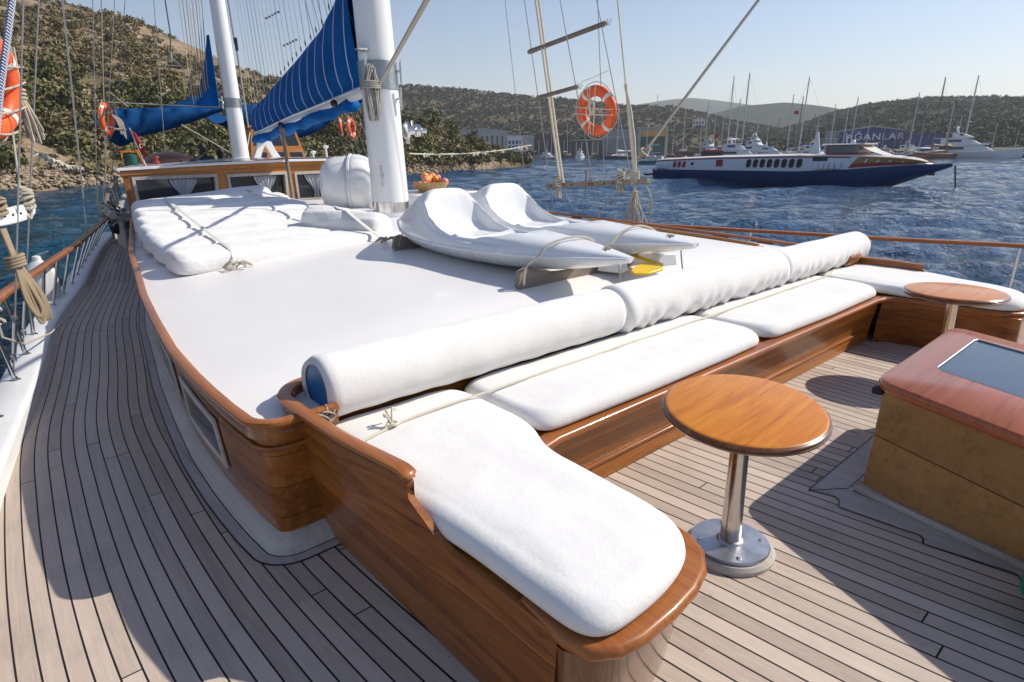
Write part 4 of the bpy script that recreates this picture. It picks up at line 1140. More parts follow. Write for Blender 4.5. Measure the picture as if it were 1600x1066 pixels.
# far varnished pilot house with small panes
t = thing('pilothouse', 'orange varnished pilothouse with slanting small panes on the after deck', 'pilothouse', (6.5, 17, 1.4))
a0, a1, b1, b0 = Vector((5.75, 16.8, 1.4)), Vector((7.35, 16.8, 1.4)), Vector((7.12, 17.05, 2.46)), Vector((5.95, 17.05, 2.46))
m = MB(); m.extr([a0, a1, b1, b0], (0, .9, 0)); m.build('body', 'house_wood', t, smooth=False)
for r_ in range(2):
    for c_ in range(3):
        P = []
        for (fx, fz) in ((0, 0), (1, 0), (1, 1), (0, 1)):
            u = (c_+.16+.68*fx)/3; v = (r_+.17+.66*fz)/2.05
            P.append((a0.lerp(a1, u)).lerp(b0.lerp(b1, u), v)+Vector((0, -.012, .004)))
        g = MB(); g.extr(P, (0, .01, 0)); g.build('pane', 'dark_glass', t)
m = MB(); m.box((6.53, 17.5, 2.48), (1.3, 1.0, .05)); m.build('roof', 'house_wood', t, bevel=.01)
# after mast
MZ = (5.26, 16.0)
mz = thing('after_mast', 'thinner white mast standing on the wheelhouse roof', 'mast', (MZ[0], MZ[1], 1.65))
m = MB(); rings = []
for z, r_ in ((1.6, .20), (2.5, .185), (5.5, .165), (11, .12)):
    rings.append([(MZ[0]+r_*math.cos(2*PI*k/28), MZ[1]+.045*(z-1.6)+r_*math.sin(2*PI*k/28), z) for k in range(28)])
m.loft(rings); m.build('spar', 'gelcoat_white', mz)
m = MB(); m.lathe([(.185, 0), (.20, .005), (.198, .215), (.18, .22)], (MZ[0], MZ[1]+.07, 2.84), 28); m.build('steel_band', 'galvanised', mz)
m = MB(); m.lathe([(.32, 0), (.32, .05), (.2, .09)], (MZ[0], MZ[1], 1.62), 28); m.build('foot_plate', 'gelcoat_white', mz)
for a in (3.4, 5.6): cleat((MZ[0]+.19*math.cos(a), MZ[1]+.19*math.sin(a)+.05, 2.95), (math.cos(a), math.sin(a), 0), 1.3, par=mz)
# small blue sail sock behind the after mast
m = MB(); rings = []
for i in range(16):
    f = i/15; z = 2.9+1.55*f; w = .46*(1-f)**1.3+.05; rings.append([(MZ[0]-.20-w*.5+w*.55*math.cos(2*PI*k/14), 16.45+.16*(1-f*.6)*math.sin(2*PI*k/14), z) for k in range(14)])
m.loft(rings); tag(m.build('mizzen_sail_cover', 'canvas_blue'), 'blue pointed sail cover bunched up beside the thinner mast', 'sail cover')
m = MB(); rings = []
for i in range(14):
    f = i/13; z = 2.75+.95*f; w = .2*(1-f)+.04; rings.append([(MZ[0]+.18+w*.5*math.cos(2*PI*k/12)+.05, 16.5+.14*math.sin(2*PI*k/12), z) for k in range(12)])
m.loft(rings); tag(m.build('stay_sail_bag', 'canvas_blue'), 'slim blue bag showing on the far edge of the thinner mast', 'sail cover')
# blue awning over the after deck: two drooping wings
def awning(edge_top, edge_bot, label, depth=2.6):
    m = MB(); rows = []; n = 26
    T = catm(edge_top, 6); B_ = catm(edge_bot, 6)
    for j in range(n+1):
        f = j/n; a = T[int(f*(len(T)-1))]; b = B_[int(f*(len(B_)-1))]; row = []
        for k in range(9):
            g = k/8; p = a.lerp(b, g); p.y += -.10*math.sin(PI*g)-.03*math.sin(f*30+g*4); row.append(p)
        for k in range(1, 7):      # the sheet carries on aft
            g = k/6; row.append(b+Vector((0, depth*g, .5*g-.25*math.sin(PI*g))))
        rows.append(row)
    m.loft(rows, closed=False); o = m.build('awning', 'canvas_navy', angle=180)
    md = o.modifiers.new('thick', 'SOLIDIFY'); md.thickness = .015
    return tag(o, label, 'awning')
awning([(3.10, 18, 2.86), (4.2, 18, 2.93), (5.72, 18, 3.03)], [(3.02, 18, 2.35), (3.25, 18, 2.06), (3.62, 18, 2.28), (4.2, 18, 2.42), (5.0, 18, 2.68), (5.72, 18, 2.96)], 'dark blue awning wing drooping on the side deck side of the thinner mast')
awning([(5.75, 18.2, 3.03), (6.9, 18.2, 3.2), (8.2, 18.2, 3.52), (10.1, 18.2, 3.72)], [(5.75, 18.2, 2.66), (6.6, 18.2, 2.42), (7.5, 18.2, 2.20), (8.38, 18.2, 2.47), (8.95, 18.2, 2.84), (10.1, 18.2, 3.42)], 'dark blue awning wing drooping below the laced sail cover')

# brown canopy dome, flag box, flag, vent and people on the after deck
m = MB(); rings = []
for i in range(15):
    f = i/14; x = 2.50+.95*f; hh = .20*math.sin(PI*f)**.7+.01
    rings.append([(x, 13.0+.5*math.cos(PI*k/12), 1.63+hh*math.sin(PI*k/12)) for k in range(13)])
m.loft(rings, closed=False); tag(m.build('spray_hood', 'brown_leather', angle=180), 'dark brown rounded hood on the wheelhouse roof', 'hood')
t = thing('flag_locker', 'wooden framed green box on the wheelhouse roof corner', 'box', (2.0, 11, 1.6))
m = MB(); m.lathe([(.085, 0), (.09, .01), (.09, .15), (.08, .16)], (2.00, 11.0, 1.62), 24); m.build('drum', 'green_net', t)
m = MB(); m.box((1.89, 10.98, 1.72), (.02, .02, .20)); m.box((2.0, 10.98, 1.82), (.25, .02, .02)); m.tube([(2.17, 10.95, 1.60), (2.09, 10.97, 1.84)], .012, 6); m.build('frame', 'table_wood', t)
t = thing('flag', 'furled red flag with white crescent on a short leaning staff', 'flag', (2.14, 11.05, 1.65))
m = MB(); m.tube([(2.20, 11.05, 1.60), (2.07, 11.05, 2.16)], .008, 8); m.build('staff', 'paint_white', t)
m = MB(); rows = []
for i in range(12):
    f = i/11; z = 2.14-.36*f; rows.append([(2.075+.10*f+.055*(k/8)+.012*math.sin(k*1.6+f*4), 11.04+.035*math.sin(k*1.5), z-.05*(k/8)) for k in range(9)])
m.loft(rows, closed=False); o = m.build('cloth', 'red_cloth', t)
m = MB(); ar = [(.032*math.cos(a), .032*math.sin(a)) for a in [.7+i*.35 for i in range(15)]]; inn = [(.010+.025*math.cos(a), .025*math.sin(a)) for a in [.9+i*.33 for i in range(15)]][::-1]
m.add([(2.165+x*.55, 10.995, 1.90+y) for x, y in ar+inn], [tuple(range(30))]); m.build('crescent', 'paint_white', t, fix=False)
m = MB(); m.lathe([(.045, 0), (.05, .03), (.03, .05), (.03, .09), (.05, .10), (.045, .12)], (2.36, 11.1, 1.63), 18); tag(m.build('roof_vent', 'red_paint'), 'little red and white vent beside the green box on the roof', 'vent')
for x, y, h in ((5.6, 12.6, .16), (5.75, 12.3, .26)):
    m = MB(); m.tube([(x, y, 1.62), (x, y, 1.62+h)], .018, 10); m.lathe([(.018, 0), (.05, .02), (.055, .05), (.02, .07)], (x, y, 1.60+h), 16)
    tag(m.build('nav_light', 'paint_white'), 'short white roof lamp beside the boom gallows' if h < .2 else 'tall white roof lamp beside the liferaft', 'lamp')
def person(p, yaw, label, s=1.0):
    """seated figure, seen from the chest up over the roof"""
    t = thing('person', label, 'person', p, yaw)
    me = bpy.data.meshes.new('body'); 
    J = {'pel': (0, 0, -.42), 'spi': (0, .02, -.2), 'che': (0, .0, .06), 'nek': (0, -.02, .235), 'hed': (0, -.04, .36), 'top': (0, -.03, .44),
         'shl': (-.185, 0, .16), 'ell': (-.25, -.05, -.12), 'hal': (-.16, -.28, -.22), 'shr': (.185, 0, .16), 'elr': (.25, -.05, -.12), 'har': (.16, -.28, -.22),
         'hil': (-.10, -.02, -.45), 'knl': (-.14, -.45, -.43), 'anl': (-.14, -.47, -.86), 'hir': (.10, -.02, -.45), 'knr': (.14, -.45, -.43), 'anr': (.14, -.47, -.86)}
    R_ = {'pel': .16, 'spi': .14, 'che': .165, 'nek': .06, 'hed': .095, 'top': .085, 'shl': .075, 'ell': .048, 'hal': .035, 'shr': .075, 'elr': .048, 'har': .035, 'hil': .10, 'knl': .068, 'anl': .045, 'hir': .10, 'knr': .068, 'anr': .045}
    E = [('pel', 'spi'), ('spi', 'che'), ('che', 'nek'), ('nek', 'hed'), ('hed', 'top'), ('che', 'shl'), ('shl', 'ell'), ('ell', 'hal'), ('che', 'shr'), ('shr', 'elr'), ('elr', 'har'), ('pel', 'hil'), ('hil', 'knl'), ('knl', 'anl'), ('pel', 'hir'), ('hir', 'knr'), ('knr', 'anr')]
    K = list(J); me.from_pydata([J[k] for k in K], [(K.index(a), K.index(b)) for a, b in E], [])
    o = bpy.data.objects.new('body', me); COL.objects.link(o); o.parent = t; me.materials.append(MATS['shirt_dark'])
    md = o.modifiers.new('skin', 'SKIN'); sv = me.skin_vertices[0].data
    for i, k in enumerate(K): sv[i].radius = (R_[k], R_[k]*(.75 if k in ('che', 'spi', 'pel') else 1)); sv[i].use_root = (k == 'pel')
    o.modifiers.new('sub', 'SUBSURF').render_levels = 1
    m = MB(); m.ball((0, -.045, .37), .088, 16, 12, (.9, 1.08, 1.25)); m.ball((0, -.14, .36), .018, 8, 6, (1, 1, 1.4))
    for sx in (-1, 1): m.ball((sx*.082, -.03, .36), .02, 8, 6, (.5, 1, 1.5))
    m.build('head', 'skin', t, world=False)
    m = MB(); m.ball((0, -.022, .395), .098, 16, 12, (.93, 1.05, 1.12)); m.build('hair', 'hair', t, world=False)
    t.scale = (s, s, s)
    return t
person((4.12, 14.9, 1.53), PI+.3, 'dark haired person in a dark top seated behind the roof beside the brown hood')
person((4.50, 15.0, 1.42), PI-.4, 'dark haired person sitting low, close beside the thinner mast')
# ------------------------------------------------------------------ standing rigging
def ext(a, b, z):
    a, b = Vector(a), Vector(b); return a+(b-a)*((z-a.z)/(b.z-a.z))
SH = {'R1': ((7.65, 8.38, 1.42), (7.18, 8.30, 4.09)), 'R2': ((7.65, 7.76, 1.43), (7.12, 7.77, 3.99)), 'R3': ((7.65, 7.51, 1.43), (7.16, 7.56, 3.96)),
      'R3b': ((7.65, 7.44, 1.43), (7.17, 7.50, 3.95)), 'R4': ((7.65, 6.78, 1.44), (7.09, 6.97, 3.85)), 'R5': ((7.65, 6.31, 2.44), (7.32, 6.47, 3.80)),
      'R5b': ((7.65, 6.63, 2.71), (7.56, 6.66, 3.86)), 'R6': ((7.65, 5.93, 1.47), (7.35, 6.11, 3.74)),
      'B': ((0, 6.1, .05), (.64, 6.35, 2.88)), 'C': ((.12, 7.0, .05), (.83, 7.14, 3.04))}
def shroud(k, z0, z1, r, mat, label, name='shroud', cat='shroud'):
    a, b = SH[k]; p, q = ext(a, b, z0), ext(a, b, z1)
    return ropeobj(name, [p, p.lerp(q, .3), p.lerp(q, .6), q], r, mat, label, cat)
def turn(k, z, par_label):
    """shroud with a turnbuckle near the deck"""
    a, b = SH[k]; t = thing('turnbuckle', par_label, 'turnbuckle', ext(a, b, z))
    p = ext(a, b, z-.16); q = ext(a, b, z+.16); d = (q-p)
    m = MB(); m.tube([p, p+d*.1, p+d*.12, p+d*.88, p+d*.9, q], [.006, .006, .017, .017, .006, .006], 10); m.build('body', 'steel', t)
    m = MB(); m.lathe([(.016, -.03), (.02, -.02), (.02, .02), (.016, .03)], tuple(p), 10); m.build('jaw', 'steel_dull', t); m = MB(); m.lathe([(.016, -.02), (.02, 0), (.016, .02)], tuple(q), 10); m.build('jaw', 'steel_dull', t)
shroud('R1', .1, 13, .0055, 'wire', 'thin outermost wire of the open-water shrouds, nearest the main mast')
shroud('R2', .1, 13, .007, 'wire', 'wire shroud running through the left ends of both wooden spreader bars')
o = shroud('R3', 1.24, 13, .020, 'rope_cream', 'thick cream halyard beside the wire, made fast at the mast end of the pin rail', 'halyard', 'halyard')
o = shroud('R3b', 1.24, 13, .020, 'rope_cream', 'thick cream halyard on the pin rail, lifebuoy side of its twin', 'halyard', 'halyard')
shroud('R4', .1, 13, .007, 'wire', 'wire shroud passing just left of the round lifebuoy')
shroud('R5', 1.26, 13, .007, 'wire', 'wire shroud slanting behind the top of the round lifebuoy')
shroud('R5b', 1.26, 13, .006, 'wire', 'wire stay dropping straight down behind the round lifebuoy')
shroud('R6', 2.6, 13, .012, 'rope_cream', 'cream rope above the knotted bundle on the open-water side', 'halyard', 'halyard')
a, b = SH['R6']
m = MB()
for dx, dy in ((0, 0), (.018, .02), (-.014, -.03), (.01, -.045)):
    m.tube([ext(a, b, 2.62), ext(a, b, 2.3)+Vector((dx, dy, 0)), ext(a, b, 1.9)+Vector((dx*1.3, dy*1.3, 0)), ext(a, b, 1.36)+Vector((dx*.5, dy*.5, 0))], .014, 6)
m.tube([ext(a, b, 2.66), ext(a, b, 2.55)], [.03, .022], 10)
tag(m.build('rope_tackle', 'rope_cream', fix=False), 'fourfold cream tackle running down to the knotted bundle', 'tackle')
# bundle of hanging rope ends
m = MB(); k0 = ext(a, b, 1.30)
for q in range(5): m.tube([k0+Vector((.045*math.cos(x), .06*math.sin(x), -.02+.035*q+.02*math.sin(x*2+q))) for x in [i*.5 for i in range(14)]], .016, 6)
for q in range(3): m.tube([k0+Vector((.03*math.cos(x), .04*math.sin(x), -.16-.03*q)) for x in [i*.5 for i in range(14)]], .013, 6)
for q in range(13):
    sx = -.16+.027*q; ln = .50+.10*math.sin(q*2.3)
    m.tube(catm([k0+Vector((.01*math.sin(q), 0, -.05)), k0+Vector((.02*math.cos(q), -sx*.25, -.22)), k0+Vector((.05*math.sin(q*1.7), -sx*.8, -.22-ln*.5)), k0+Vector((.06*math.cos(q*1.3), -sx*1.2, -.22-ln))], 5), .009, 5)
m.tube(catm([k0+Vector((0, -.05, .03)), k0+Vector((0, -.26, -.12)), k0+Vector((0, -.33, -.36)), k0+Vector((0, -.28, -.62)), k0+Vector((0, -.2, -.50)), k0+Vector((0, -.08, -.34))], 6), .011, 6)
tag(m.build('rope_bundle', 'rope_white', fix=False), 'knotted bundle of rope ends hanging from the pin rail like a tassel', 'rope')
def bar(p, q, r, label, mat='bar_wood'):
    t = thing('spreader_bar', label, 'bar', p)
    p, q = Vector(p), Vector(q); d = (q-p).normalized(); m = MB(); m.tube([p-d*.05, p, q, q+d*.05], [r*.8, r, r, r*.8], 10); m.build('bar', mat, t)
    m = MB()
    for c in (p, q): m.tube([c+d*(.012*i-.03)+Vector((r*1.15*math.cos(i*1.6)*-d.y, r*1.15*math.cos(i*1.6)*d.x, r*1.2*math.sin(i*1.6))) for i in range(14)], .005, 5)
    m.build('lashing', 'rope_grey', t)
bar((7.27, 7.79, 3.28), (7.42, 6.42, 3.49), .036, 'upper and longer grey wooden bar lashed across the shrouds')
bar((7.43, 7.76, 2.60), (7.37, 6.90, 2.68), .032, 'lower and shorter grey wooden bar lashed across the shrouds')
# pin rail with belaying pins
t = thing('pin_rail', 'weathered wooden pin rail lashed level between the shrouds by the kayaks', 'pin rail', (7.68, 6.7, 1.22))
m = MB(); m.extr([(7.64, 7.80, 1.135), (7.64, 5.68, 1.265), (7.64, 5.68, 1.345), (7.64, 7.80, 1.215)], (.09, 0, 0)); m.build('plank', 'grey_wood', t, bevel=.012)
for f in (.12, .42, .78):
    y = 7.80-2.12*f; z = 1.215+.13*f; m = MB(); m.tube([(7.66, y, z-.22), (7.67, y, z-.08), (7.68, y, z), (7.68, y, z+.06), (7.69, y, z+.15), (7.69, y, z+.17)], [.012, .016, .016, .022, .026, .012], 10); m.build('belaying_pin', 'grey_wood', t)
m = MB()
for f in (.06, .2, .28, .47, .5, .62, .7): m.lathe([(.016, 0), (.016, .004)], (7.637, 7.80-2.12*f, 1.175+.13*f), 10, Matrix.Rotation(-PI/2, 3, 'Y'))
m.build('hole', 'black_dark', t)
def wraps(c, label, n=5, rr=.05, mat='rope_white', ln=.2):
    m = MB(); c = Vector(c)
    for q in range(n): m.tube([c+Vector((rr*math.cos(x), rr*1.1*math.sin(x), .028*q-.05+.02*math.sin(x+q))) for x in [i*.5 for i in range(14)]], .013, 6)
    for q in range(3): m.tube(catm([c+Vector((0, .02*q-.02, 0)), c+Vector((-.03, .05*q-.05, -ln*.5)), c+Vector((0, .04*q-.04, -ln)), c+Vector((.03, .03, -ln*.4))], 5), .010, 6)
    return tag(m.build('rope_wrap', mat, fix=False), label, 'rope')
wraps((7.67, 7.5, 1.24), 'cream rope turns at the mast end of the pin rail', 5, .055, 'rope_cream', .26)
wraps((7.66, 6.18, 1.33), 'pale knotted rope standing up on the pin rail', 7, .05)
# heavy diagonal stay from the forward rigging down to the pin rail
P0, P1 = Vector((7.85, 6.30, 1.28)), Vector((10.08, 5.51, 4.00)); P2 = P0+(P1-P0)*2.4
ropeobj('stay', [P0, P1, P2], .026, 'rope_white', 'thick pale rope slanting up across the sky over the harbour', 'stay')
m = MB(); c = P0+(P1-P0)*.16
for q in range(6): m.tube([c+Vector((.05*math.cos(x)+.02*q-.05, .08*math.sin(x), .03*math.sin(x*2+q)+.018*q-.05)) for x in [i*.5 for i in range(14)]], .014, 6)
tag(m.build('rope_knot', 'rope_white', fix=False), 'bunched knot near the foot of the thick slanting rope', 'knot')
ropeobj('lanyard', sag(P0, (7.8, 6.9, .55), .02), .009, 'rope_white', 'thin pale line continuing the slanting rope below the pin rail', 'line')
# stay from the main mast up and forward
m0 = Vector((4.38, 7.60, 2.80)); m1 = Vector((3.42, 5.0, 3.03)); d = m1-m0
ropeobj('topping_line', [(4.40, 7.62, 2.62), (3.42, 5.0, 3.03+.0), tuple(Vector((4.40, 7.62, 2.62))+(Vector((3.42, 5.0, 3.03))-Vector((4.40, 7.62, 2.62)))*2)], .025, 'rope_white', 'braided rope leading from the main mast coil up out of the picture', 'rope')
# near shrouds beside the side deck
shroud('B', .05, 13, .0068, 'wire', 'wire shroud carrying the big lifebuoy beside the side deck')
shroud('C', .05, 13, .0068, 'wire', 'wire shroud standing just past the big lifebuoy over the side deck rail')
turn('B', .36, 'steel turnbuckle outside the rail below the big lifebuoy'); turn('C', .36, 'steel turnbuckle outside the rail below the rope hank')
ropeobj('halyard', [(.03, 4.55, 1.25), (.263, 4.6, 2.068), (.415, 4.6, 2.557), (1.2, 5.2, 5.5), (2.4, 6.5, 11)], .017, 'rope_blue', 'blue and white braided rope in front of the big lifebuoy', 'halyard')
ropeobj('halyard', [(.36, 6.9, 1.3), (.42, 6.85, 2.0), (.43, 6.8, 2.6), (.9, 7.2, 6), (2, 7.6, 12)], .008, 'rope_cream', 'thin cream line close behind the big lifebuoy', 'halyard')
def lifebuoy(c, hdir, up, label, D=.75, mat='orange_buoy', extra=True):
    t = thing('lifebuoy', label, 'lifebuoy', c)
    h = Vector(hdir).normalized(); u = Vector(up).normalized(); u = (u-h*u.dot(h)).normalized(); n = h.cross(u)
    r = .105*D/.75*.78; R_ = D/2-r
    def ringp(a, rr=0, off=0): return Vector(c)+h*((R_+rr)*math.cos(a))+u*((R_+rr)*math.sin(a))+n*off
    m = MB(); V = []; na, nb = 64, 18; F = []
    for i in range(na):
        a = 2*PI*i/na
        for k in range(nb):
            b = 2*PI*k/nb; V.append(ringp(a, r*math.cos(b), r*.82*math.sin(b)))
    F = [tuple(f) for f in grid_faces(na, nb, True)]
    F = [(i*nb+k, i*nb+(k+1) % nb, ((i+1) % na)*nb+(k+1) % nb, ((i+1) % na)*nb+k) for i in range(na) for k in range(nb)]
    m.add(V, F); m.build('ring', mat, t)
    for q in range(4):
        a0 = PI/4+q*PI/2; mm = MB(); rings = []
        for i in range(4):
            a = a0-.085+.17*i/3; rings.append([ringp(a, (r+.004)*math.cos(2*PI*k/nb), (r*.82+.004)*math.sin(2*PI*k/nb)) for k in range(nb)])
        mm.loft(rings); mm.build('tape', 'reflective_tape', t)
    mm = MB()
    for q in range(4):
        a0 = PI/4+q*PI/2; pts = [ringp(a0+PI/2*i/12, r+.01+.035*math.sin(PI*i/12)) for i in range(13)]; mm.tube(pts, .006, 6)
    mm.build('grab_line', 'rope_white', t)
    return t, ringp
t, rp = lifebuoy((.325, 6.22, 2.24), (math.sin(math.radians(23)), math.cos(math.radians(23)), 0), (.22, .09, 1), 'big orange lifebuoy seen edge-on, hanging over the side deck')
m = MB()
for a0, a1 in ((.5, 2.7), (.2, 3.3), (-.3, 3.7), (-.9, 4.2)):
    p, q = rp(a0, .09), rp(a1, .09); m.tube(sag(p+Vector((.07, -.02, 0)), q+Vector((.07, -.02, 0)), .02), .008, 6)
tag(m.build('buoy_lashing', 'rope_white', fix=False), 'white cords criss-crossing the big lifebuoy beside the side deck', 'lashing')
m = MB(); c = Vector((.50, 6.62, 2.36))
for q in range(16):
    dx = .035*math.cos(q*1.9); dy = .05*math.sin(q*2.7)
    m.tube(catm([c+Vector((dx, dy, .22)), c+Vector((dx*.6+.005, dy*.6, .02)), c+Vector((dx*.5, dy*.5, -.12)), c+Vector((dx+.03, dy-.02, -.28)), c+Vector((dx*1.4+.055+.012*math.sin(q), dy, -.46-.05*math.sin(q*1.3)))], 5), .009, 5)
for q in range(3): m.tube([c+Vector((.045*math.cos(x), .05*math.sin(x), -.10-.03*q)) for x in [i*.5 for i in range(14)]], .011, 6)
tag(m.build('rope_hank', 'rope_white', fix=False), 'frayed hank of white rope tied behind the big lifebuoy', 'rope hank')
# white pin rail and the big tan rope hank below it
t = thing('pin_rail', 'curved white pin rail with holes on the shrouds by the side deck', 'pin rail', (.2, 6.2, 1.3))
m = MB(); rings = []
for i in range(12):
    f = i/11; p = Vector((-.06+.46*f, 5.55+1.0*f, 1.315-.02*f+.03*(2*f-1)**2)); rings.append([p+Vector((.02, -.02, 0))*a+Vector((0, 0, .062*(1 if f < .95 else .6)))*b for a, b in ((-1, -1), (1, -1), (1.4, 0), (1, 1), (-1, 1), (-1.4, 0))])
m.loft(rings); m.build('plank', 'paint_white', t, bevel=.01)
m = MB()
for f in (.35, .5, .62, .74, .86): m.ball((-.06+.46*f+.028, 5.55+1.0*f-.032, 1.315), .010, 8, 6)
m.build('hole', 'black_dark', t)
wraps((.17, 6.0, 1.40), 'tan rope turns on the white pin rail in front of the shroud', 4, .05, 'rope_tan', .06)
wraps((.37, 6.42, 1.41), 'pale rope turns and loop at the tip of the white pin rail', 6, .05, 'rope_white', .15)
m = MB(); c = Vector((.155, 5.60, 1.26))
for q in range(11):
    s = (q-5)/5
    top_ = c+Vector((.012*s, .02*s, 0)); mid = c+Vector((.03+.014*s, .03*s, -.24)); low = c+Vector((.085+.058*s, .05*s, -.50+.03*math.sin(q*2.4))); bt = c+Vector((.11+.038*s, .05*s+.02, -.64-.05*abs(math.sin(q*1.7))))
    m.tube(catm([top_, mid, low, bt, bt+Vector((-.035*s, .02, .035)), low+Vector((-.06*s, .03, .02)), mid+Vector((0, .03, 0))], 6), .0105, 7)
for q in range(4): m.tube([c+Vector((.022+.055*math.cos(x), .045*math.sin(x), -.20-.022*q+.012*math.cos(x))) for x in [i*.45 for i in range(15)]], .0125, 7)
tag(m.build('rope_hank', 'rope_tan', fix=False), 'long tan rope hank with whipped neck hanging over the handrail', 'rope hank')
m = MB()
for q in range(7):
    p = Vector((-.02+.004*q, 5.3, 1.15-.085*q)); m.tube([p+Vector((.03*math.cos(x), .03*math.sin(x), .05*math.sin(x*.5+.4))) for x in [i*.55 for i in range(10)]], .011, 6)
m.tube([(-.02, 5.3, 1.2), (0, 5.35, .55), (.12, 5.9, .35), (.34, 6.9, .18), (.62, 7.9, .12)], .008, 6)
tag(m.build('rope_chain', 'rope_white', fix=False), 'white plaited line looping beside the tan hank and along the rail', 'rope')
# white fender slung outside
t = thing('fender', 'white sausage fender slung outside the side deck rail', 'fender', (.62, 9.1, .25))
m = MB(); prof = [(.02, -.34), (.045, -.33), (.05, -.28), (.14, -.20), (.165, -.12), (.165, .12), (.14, .20), (.05, .28), (.045, .33), (.02, .34)]; m.lathe(prof, (.50, 9.25, .28), 28); m.build('body', 'gelcoat_white', t)
m = MB(); m.tube([(.50, 9.25, .62), (.62, 9.2, .66)], .007, 6); m.build('lanyard', 'rope_white', t)
# mizzen side lines on the side-deck side
def line(a, b, z1, r, mat, label, name='shroud', cat='shroud', z0=None):
    a, b = Vector(a), Vector(b); q = ext(a, b, z1)
    if z0 is not None: a = ext(a, b, z0)
    return ropeobj(name, [a, a.lerp(q, .5), q], r, mat, label, cat)
line((1.19, 10.49, .65), (1.53, 10.94, 3.78), 11, .006, 'wire', 'pair of thin wires rising from the rail left of the small lifebuoy')
line((1.21, 10.6, .65), (1.56, 11.05, 3.78), 11, .005, 'wire', 'slightly thinner wire close behind the pair left of the small lifebuoy')
line((2.08, 15.86, .65), (2.75, 15.89, 4.79), 12, .008, 'wire', 'thin wire left of the rope ladder, rising past the hillside')
line((2.56, 17.92, .65), (3.19, 17.48, 5.12), 12, .012, 'rope_grey', 'pale rope rising from the small lifebuoy past the hillside')
line((2.16, 15.77, .65), (3.09, 15.84, 4.65), 12, .007, 'wire', 'near wire of the far rope ladder')
line((3.09, 20.77, .65), (3.94, 18.92, 5.35), 12, .008, 'wire', 'far wire of the far rope ladder')
for a, b, l in (((2.72, 15.85, 3.05), (3.10, 16.3, 2.80), 'upper short rung of the far rope ladder'), ((2.66, 15.85, 2.33), (2.92, 16.0, 2.31), 'lower short rung of the far rope ladder')):
    tag(MB().tube([a, b], .022, 8).build('ladder_rung', 'grey_wood'), l, 'rung')
line((3.62, 16, 1.89), (3.9, 16, 4.96), 12, .008, 'wire', 'thin wire standing over the brown hood')
ropeobj('hoist_wire', [(4.05, 16, 3.86), (4.12, 16, 4.3), (4.16, 16, 12)], .014, 'wire_dark', 'dark wire with a small black block over the hanging spreader', 'wire')
m = MB(); m.tube([(3.90, 16, 3.58), (3.92, 16, 3.68), (4.06, 16, 3.84), (4.22, 16, 3.70), (4.28, 16, 3.60)], .012, 6); m.tube([(3.91, 16, 3.68), (4.24, 16, 3.68)], .010, 6); m.tube([(4.05, 16, 3.80), (4.06, 16, 3.96)], .035, 8); m.tube([(4.28, 16, 3.6), (4.32, 16, 3.1)], .006, 6)
tag(m.build('wire_spreader', 'wire', fix=False), 'small triangular wire spreader hanging against the sky', 'spreader')
for i, (x0, x1) in enumerate(((4.43, 4.40), (4.50, 4.46), (4.58, 4.52), (4.64, 4.58), (4.70, 4.62), (4.78, 4.68), (4.84, 4.72), (4.90, 4.78))):
    ropeobj('halyard', [(x1+.06, 16.3, 2.92+.05*i), (x1+.05, 16.3, 3.4), (x0, 16.1, 5.0), (x0-.02+.03*i, 16.9, 12)], .010, 'rope_tan' if i % 3 else 'rope_white', 'thin halyard in the fan left of the thinner mast', 'halyard', 'halyards in a fan by the thinner mast')
# lazy jack lines up from the laced cover
tops = [(.12, 0), (.19, 0), (.245, 0), (.29, 0), (.335, 0), (.38, 0), (.42, 0), (.46, 0), (.50, 0), (.54, 0), (.58, 0), (.62, 0), (.66, 0), (.70, 0), (.74, 0), (.78, 0), (.82, 0), (.86, 0), (.90, 0), (.94, 0), (.98, 0)]
for f, _ in tops:
    p = B0.lerp(B1, f); z = interp(p.y, [8.3, 8.45, 8.7, 9.2, 9.8, 11, 12.5, 14.6], [5.3, 4.75, 4.2, 3.86, 3.62, 3.38, 3.10, 2.72])
    t = thing('lazy_jack', 'thin pale lazy jack line rising from the laced blue sail cover', 'line', (p.x, p.y, z), 0, 'lazy jack lines over the blue sail cover')
    q = Vector((p.x-.02, p.y+.06, z)); d = Vector((-.02-.05*(1-f), .35+.25*(1-f), 4.6))
    MB().tube([q, q+d*.5, q+d*1.6], .0055, 5).build('line', 'wire' if rnd.random() < .4 else 'rope_white', t)
    m = MB(); m.tube([q+d*.005, q+d*.014, q+d*.024], [.008, .016, .008], 8); m.build('block', 'wire_dark', t)
p = Vector((5.15, 14.9, 2.35)); ropeobj('topping_lift', [p, p+Vector((-.03, 0, 1.7)), p+Vector((-.03, .05, 1.72)), p+Vector((-.1, .2, 6))], .022, 'rope_grey', 'thicker rope with dark block rising from the tip of the laced blue sail', 'rope')
m = MB(); m.tube([p+Vector((-.03, -.02, 1.6)), p+Vector((-.03, -.02, 1.85))], .035, 8); tag(m.build('pulley_block', 'black_rubber'), 'dark pulley block high above the tip of the blue sail', 'block')
for (x, z, a) in ((5.62, 4.55, .55), (5.95, 4.05, .5)):
    m = MB()
    for i in range(5):
        q = Vector((x+.07*i, 14.3, z+.07*i*a)); m.box(tuple(q), (.05, .03, .035))
    tag(m.build('toggle_strip', 'wire_dark'), 'higher dark dashed strip between the lazy jack lines' if z > 4.3 else 'lower dark dashed strip between the lazy jack lines', 'strip')
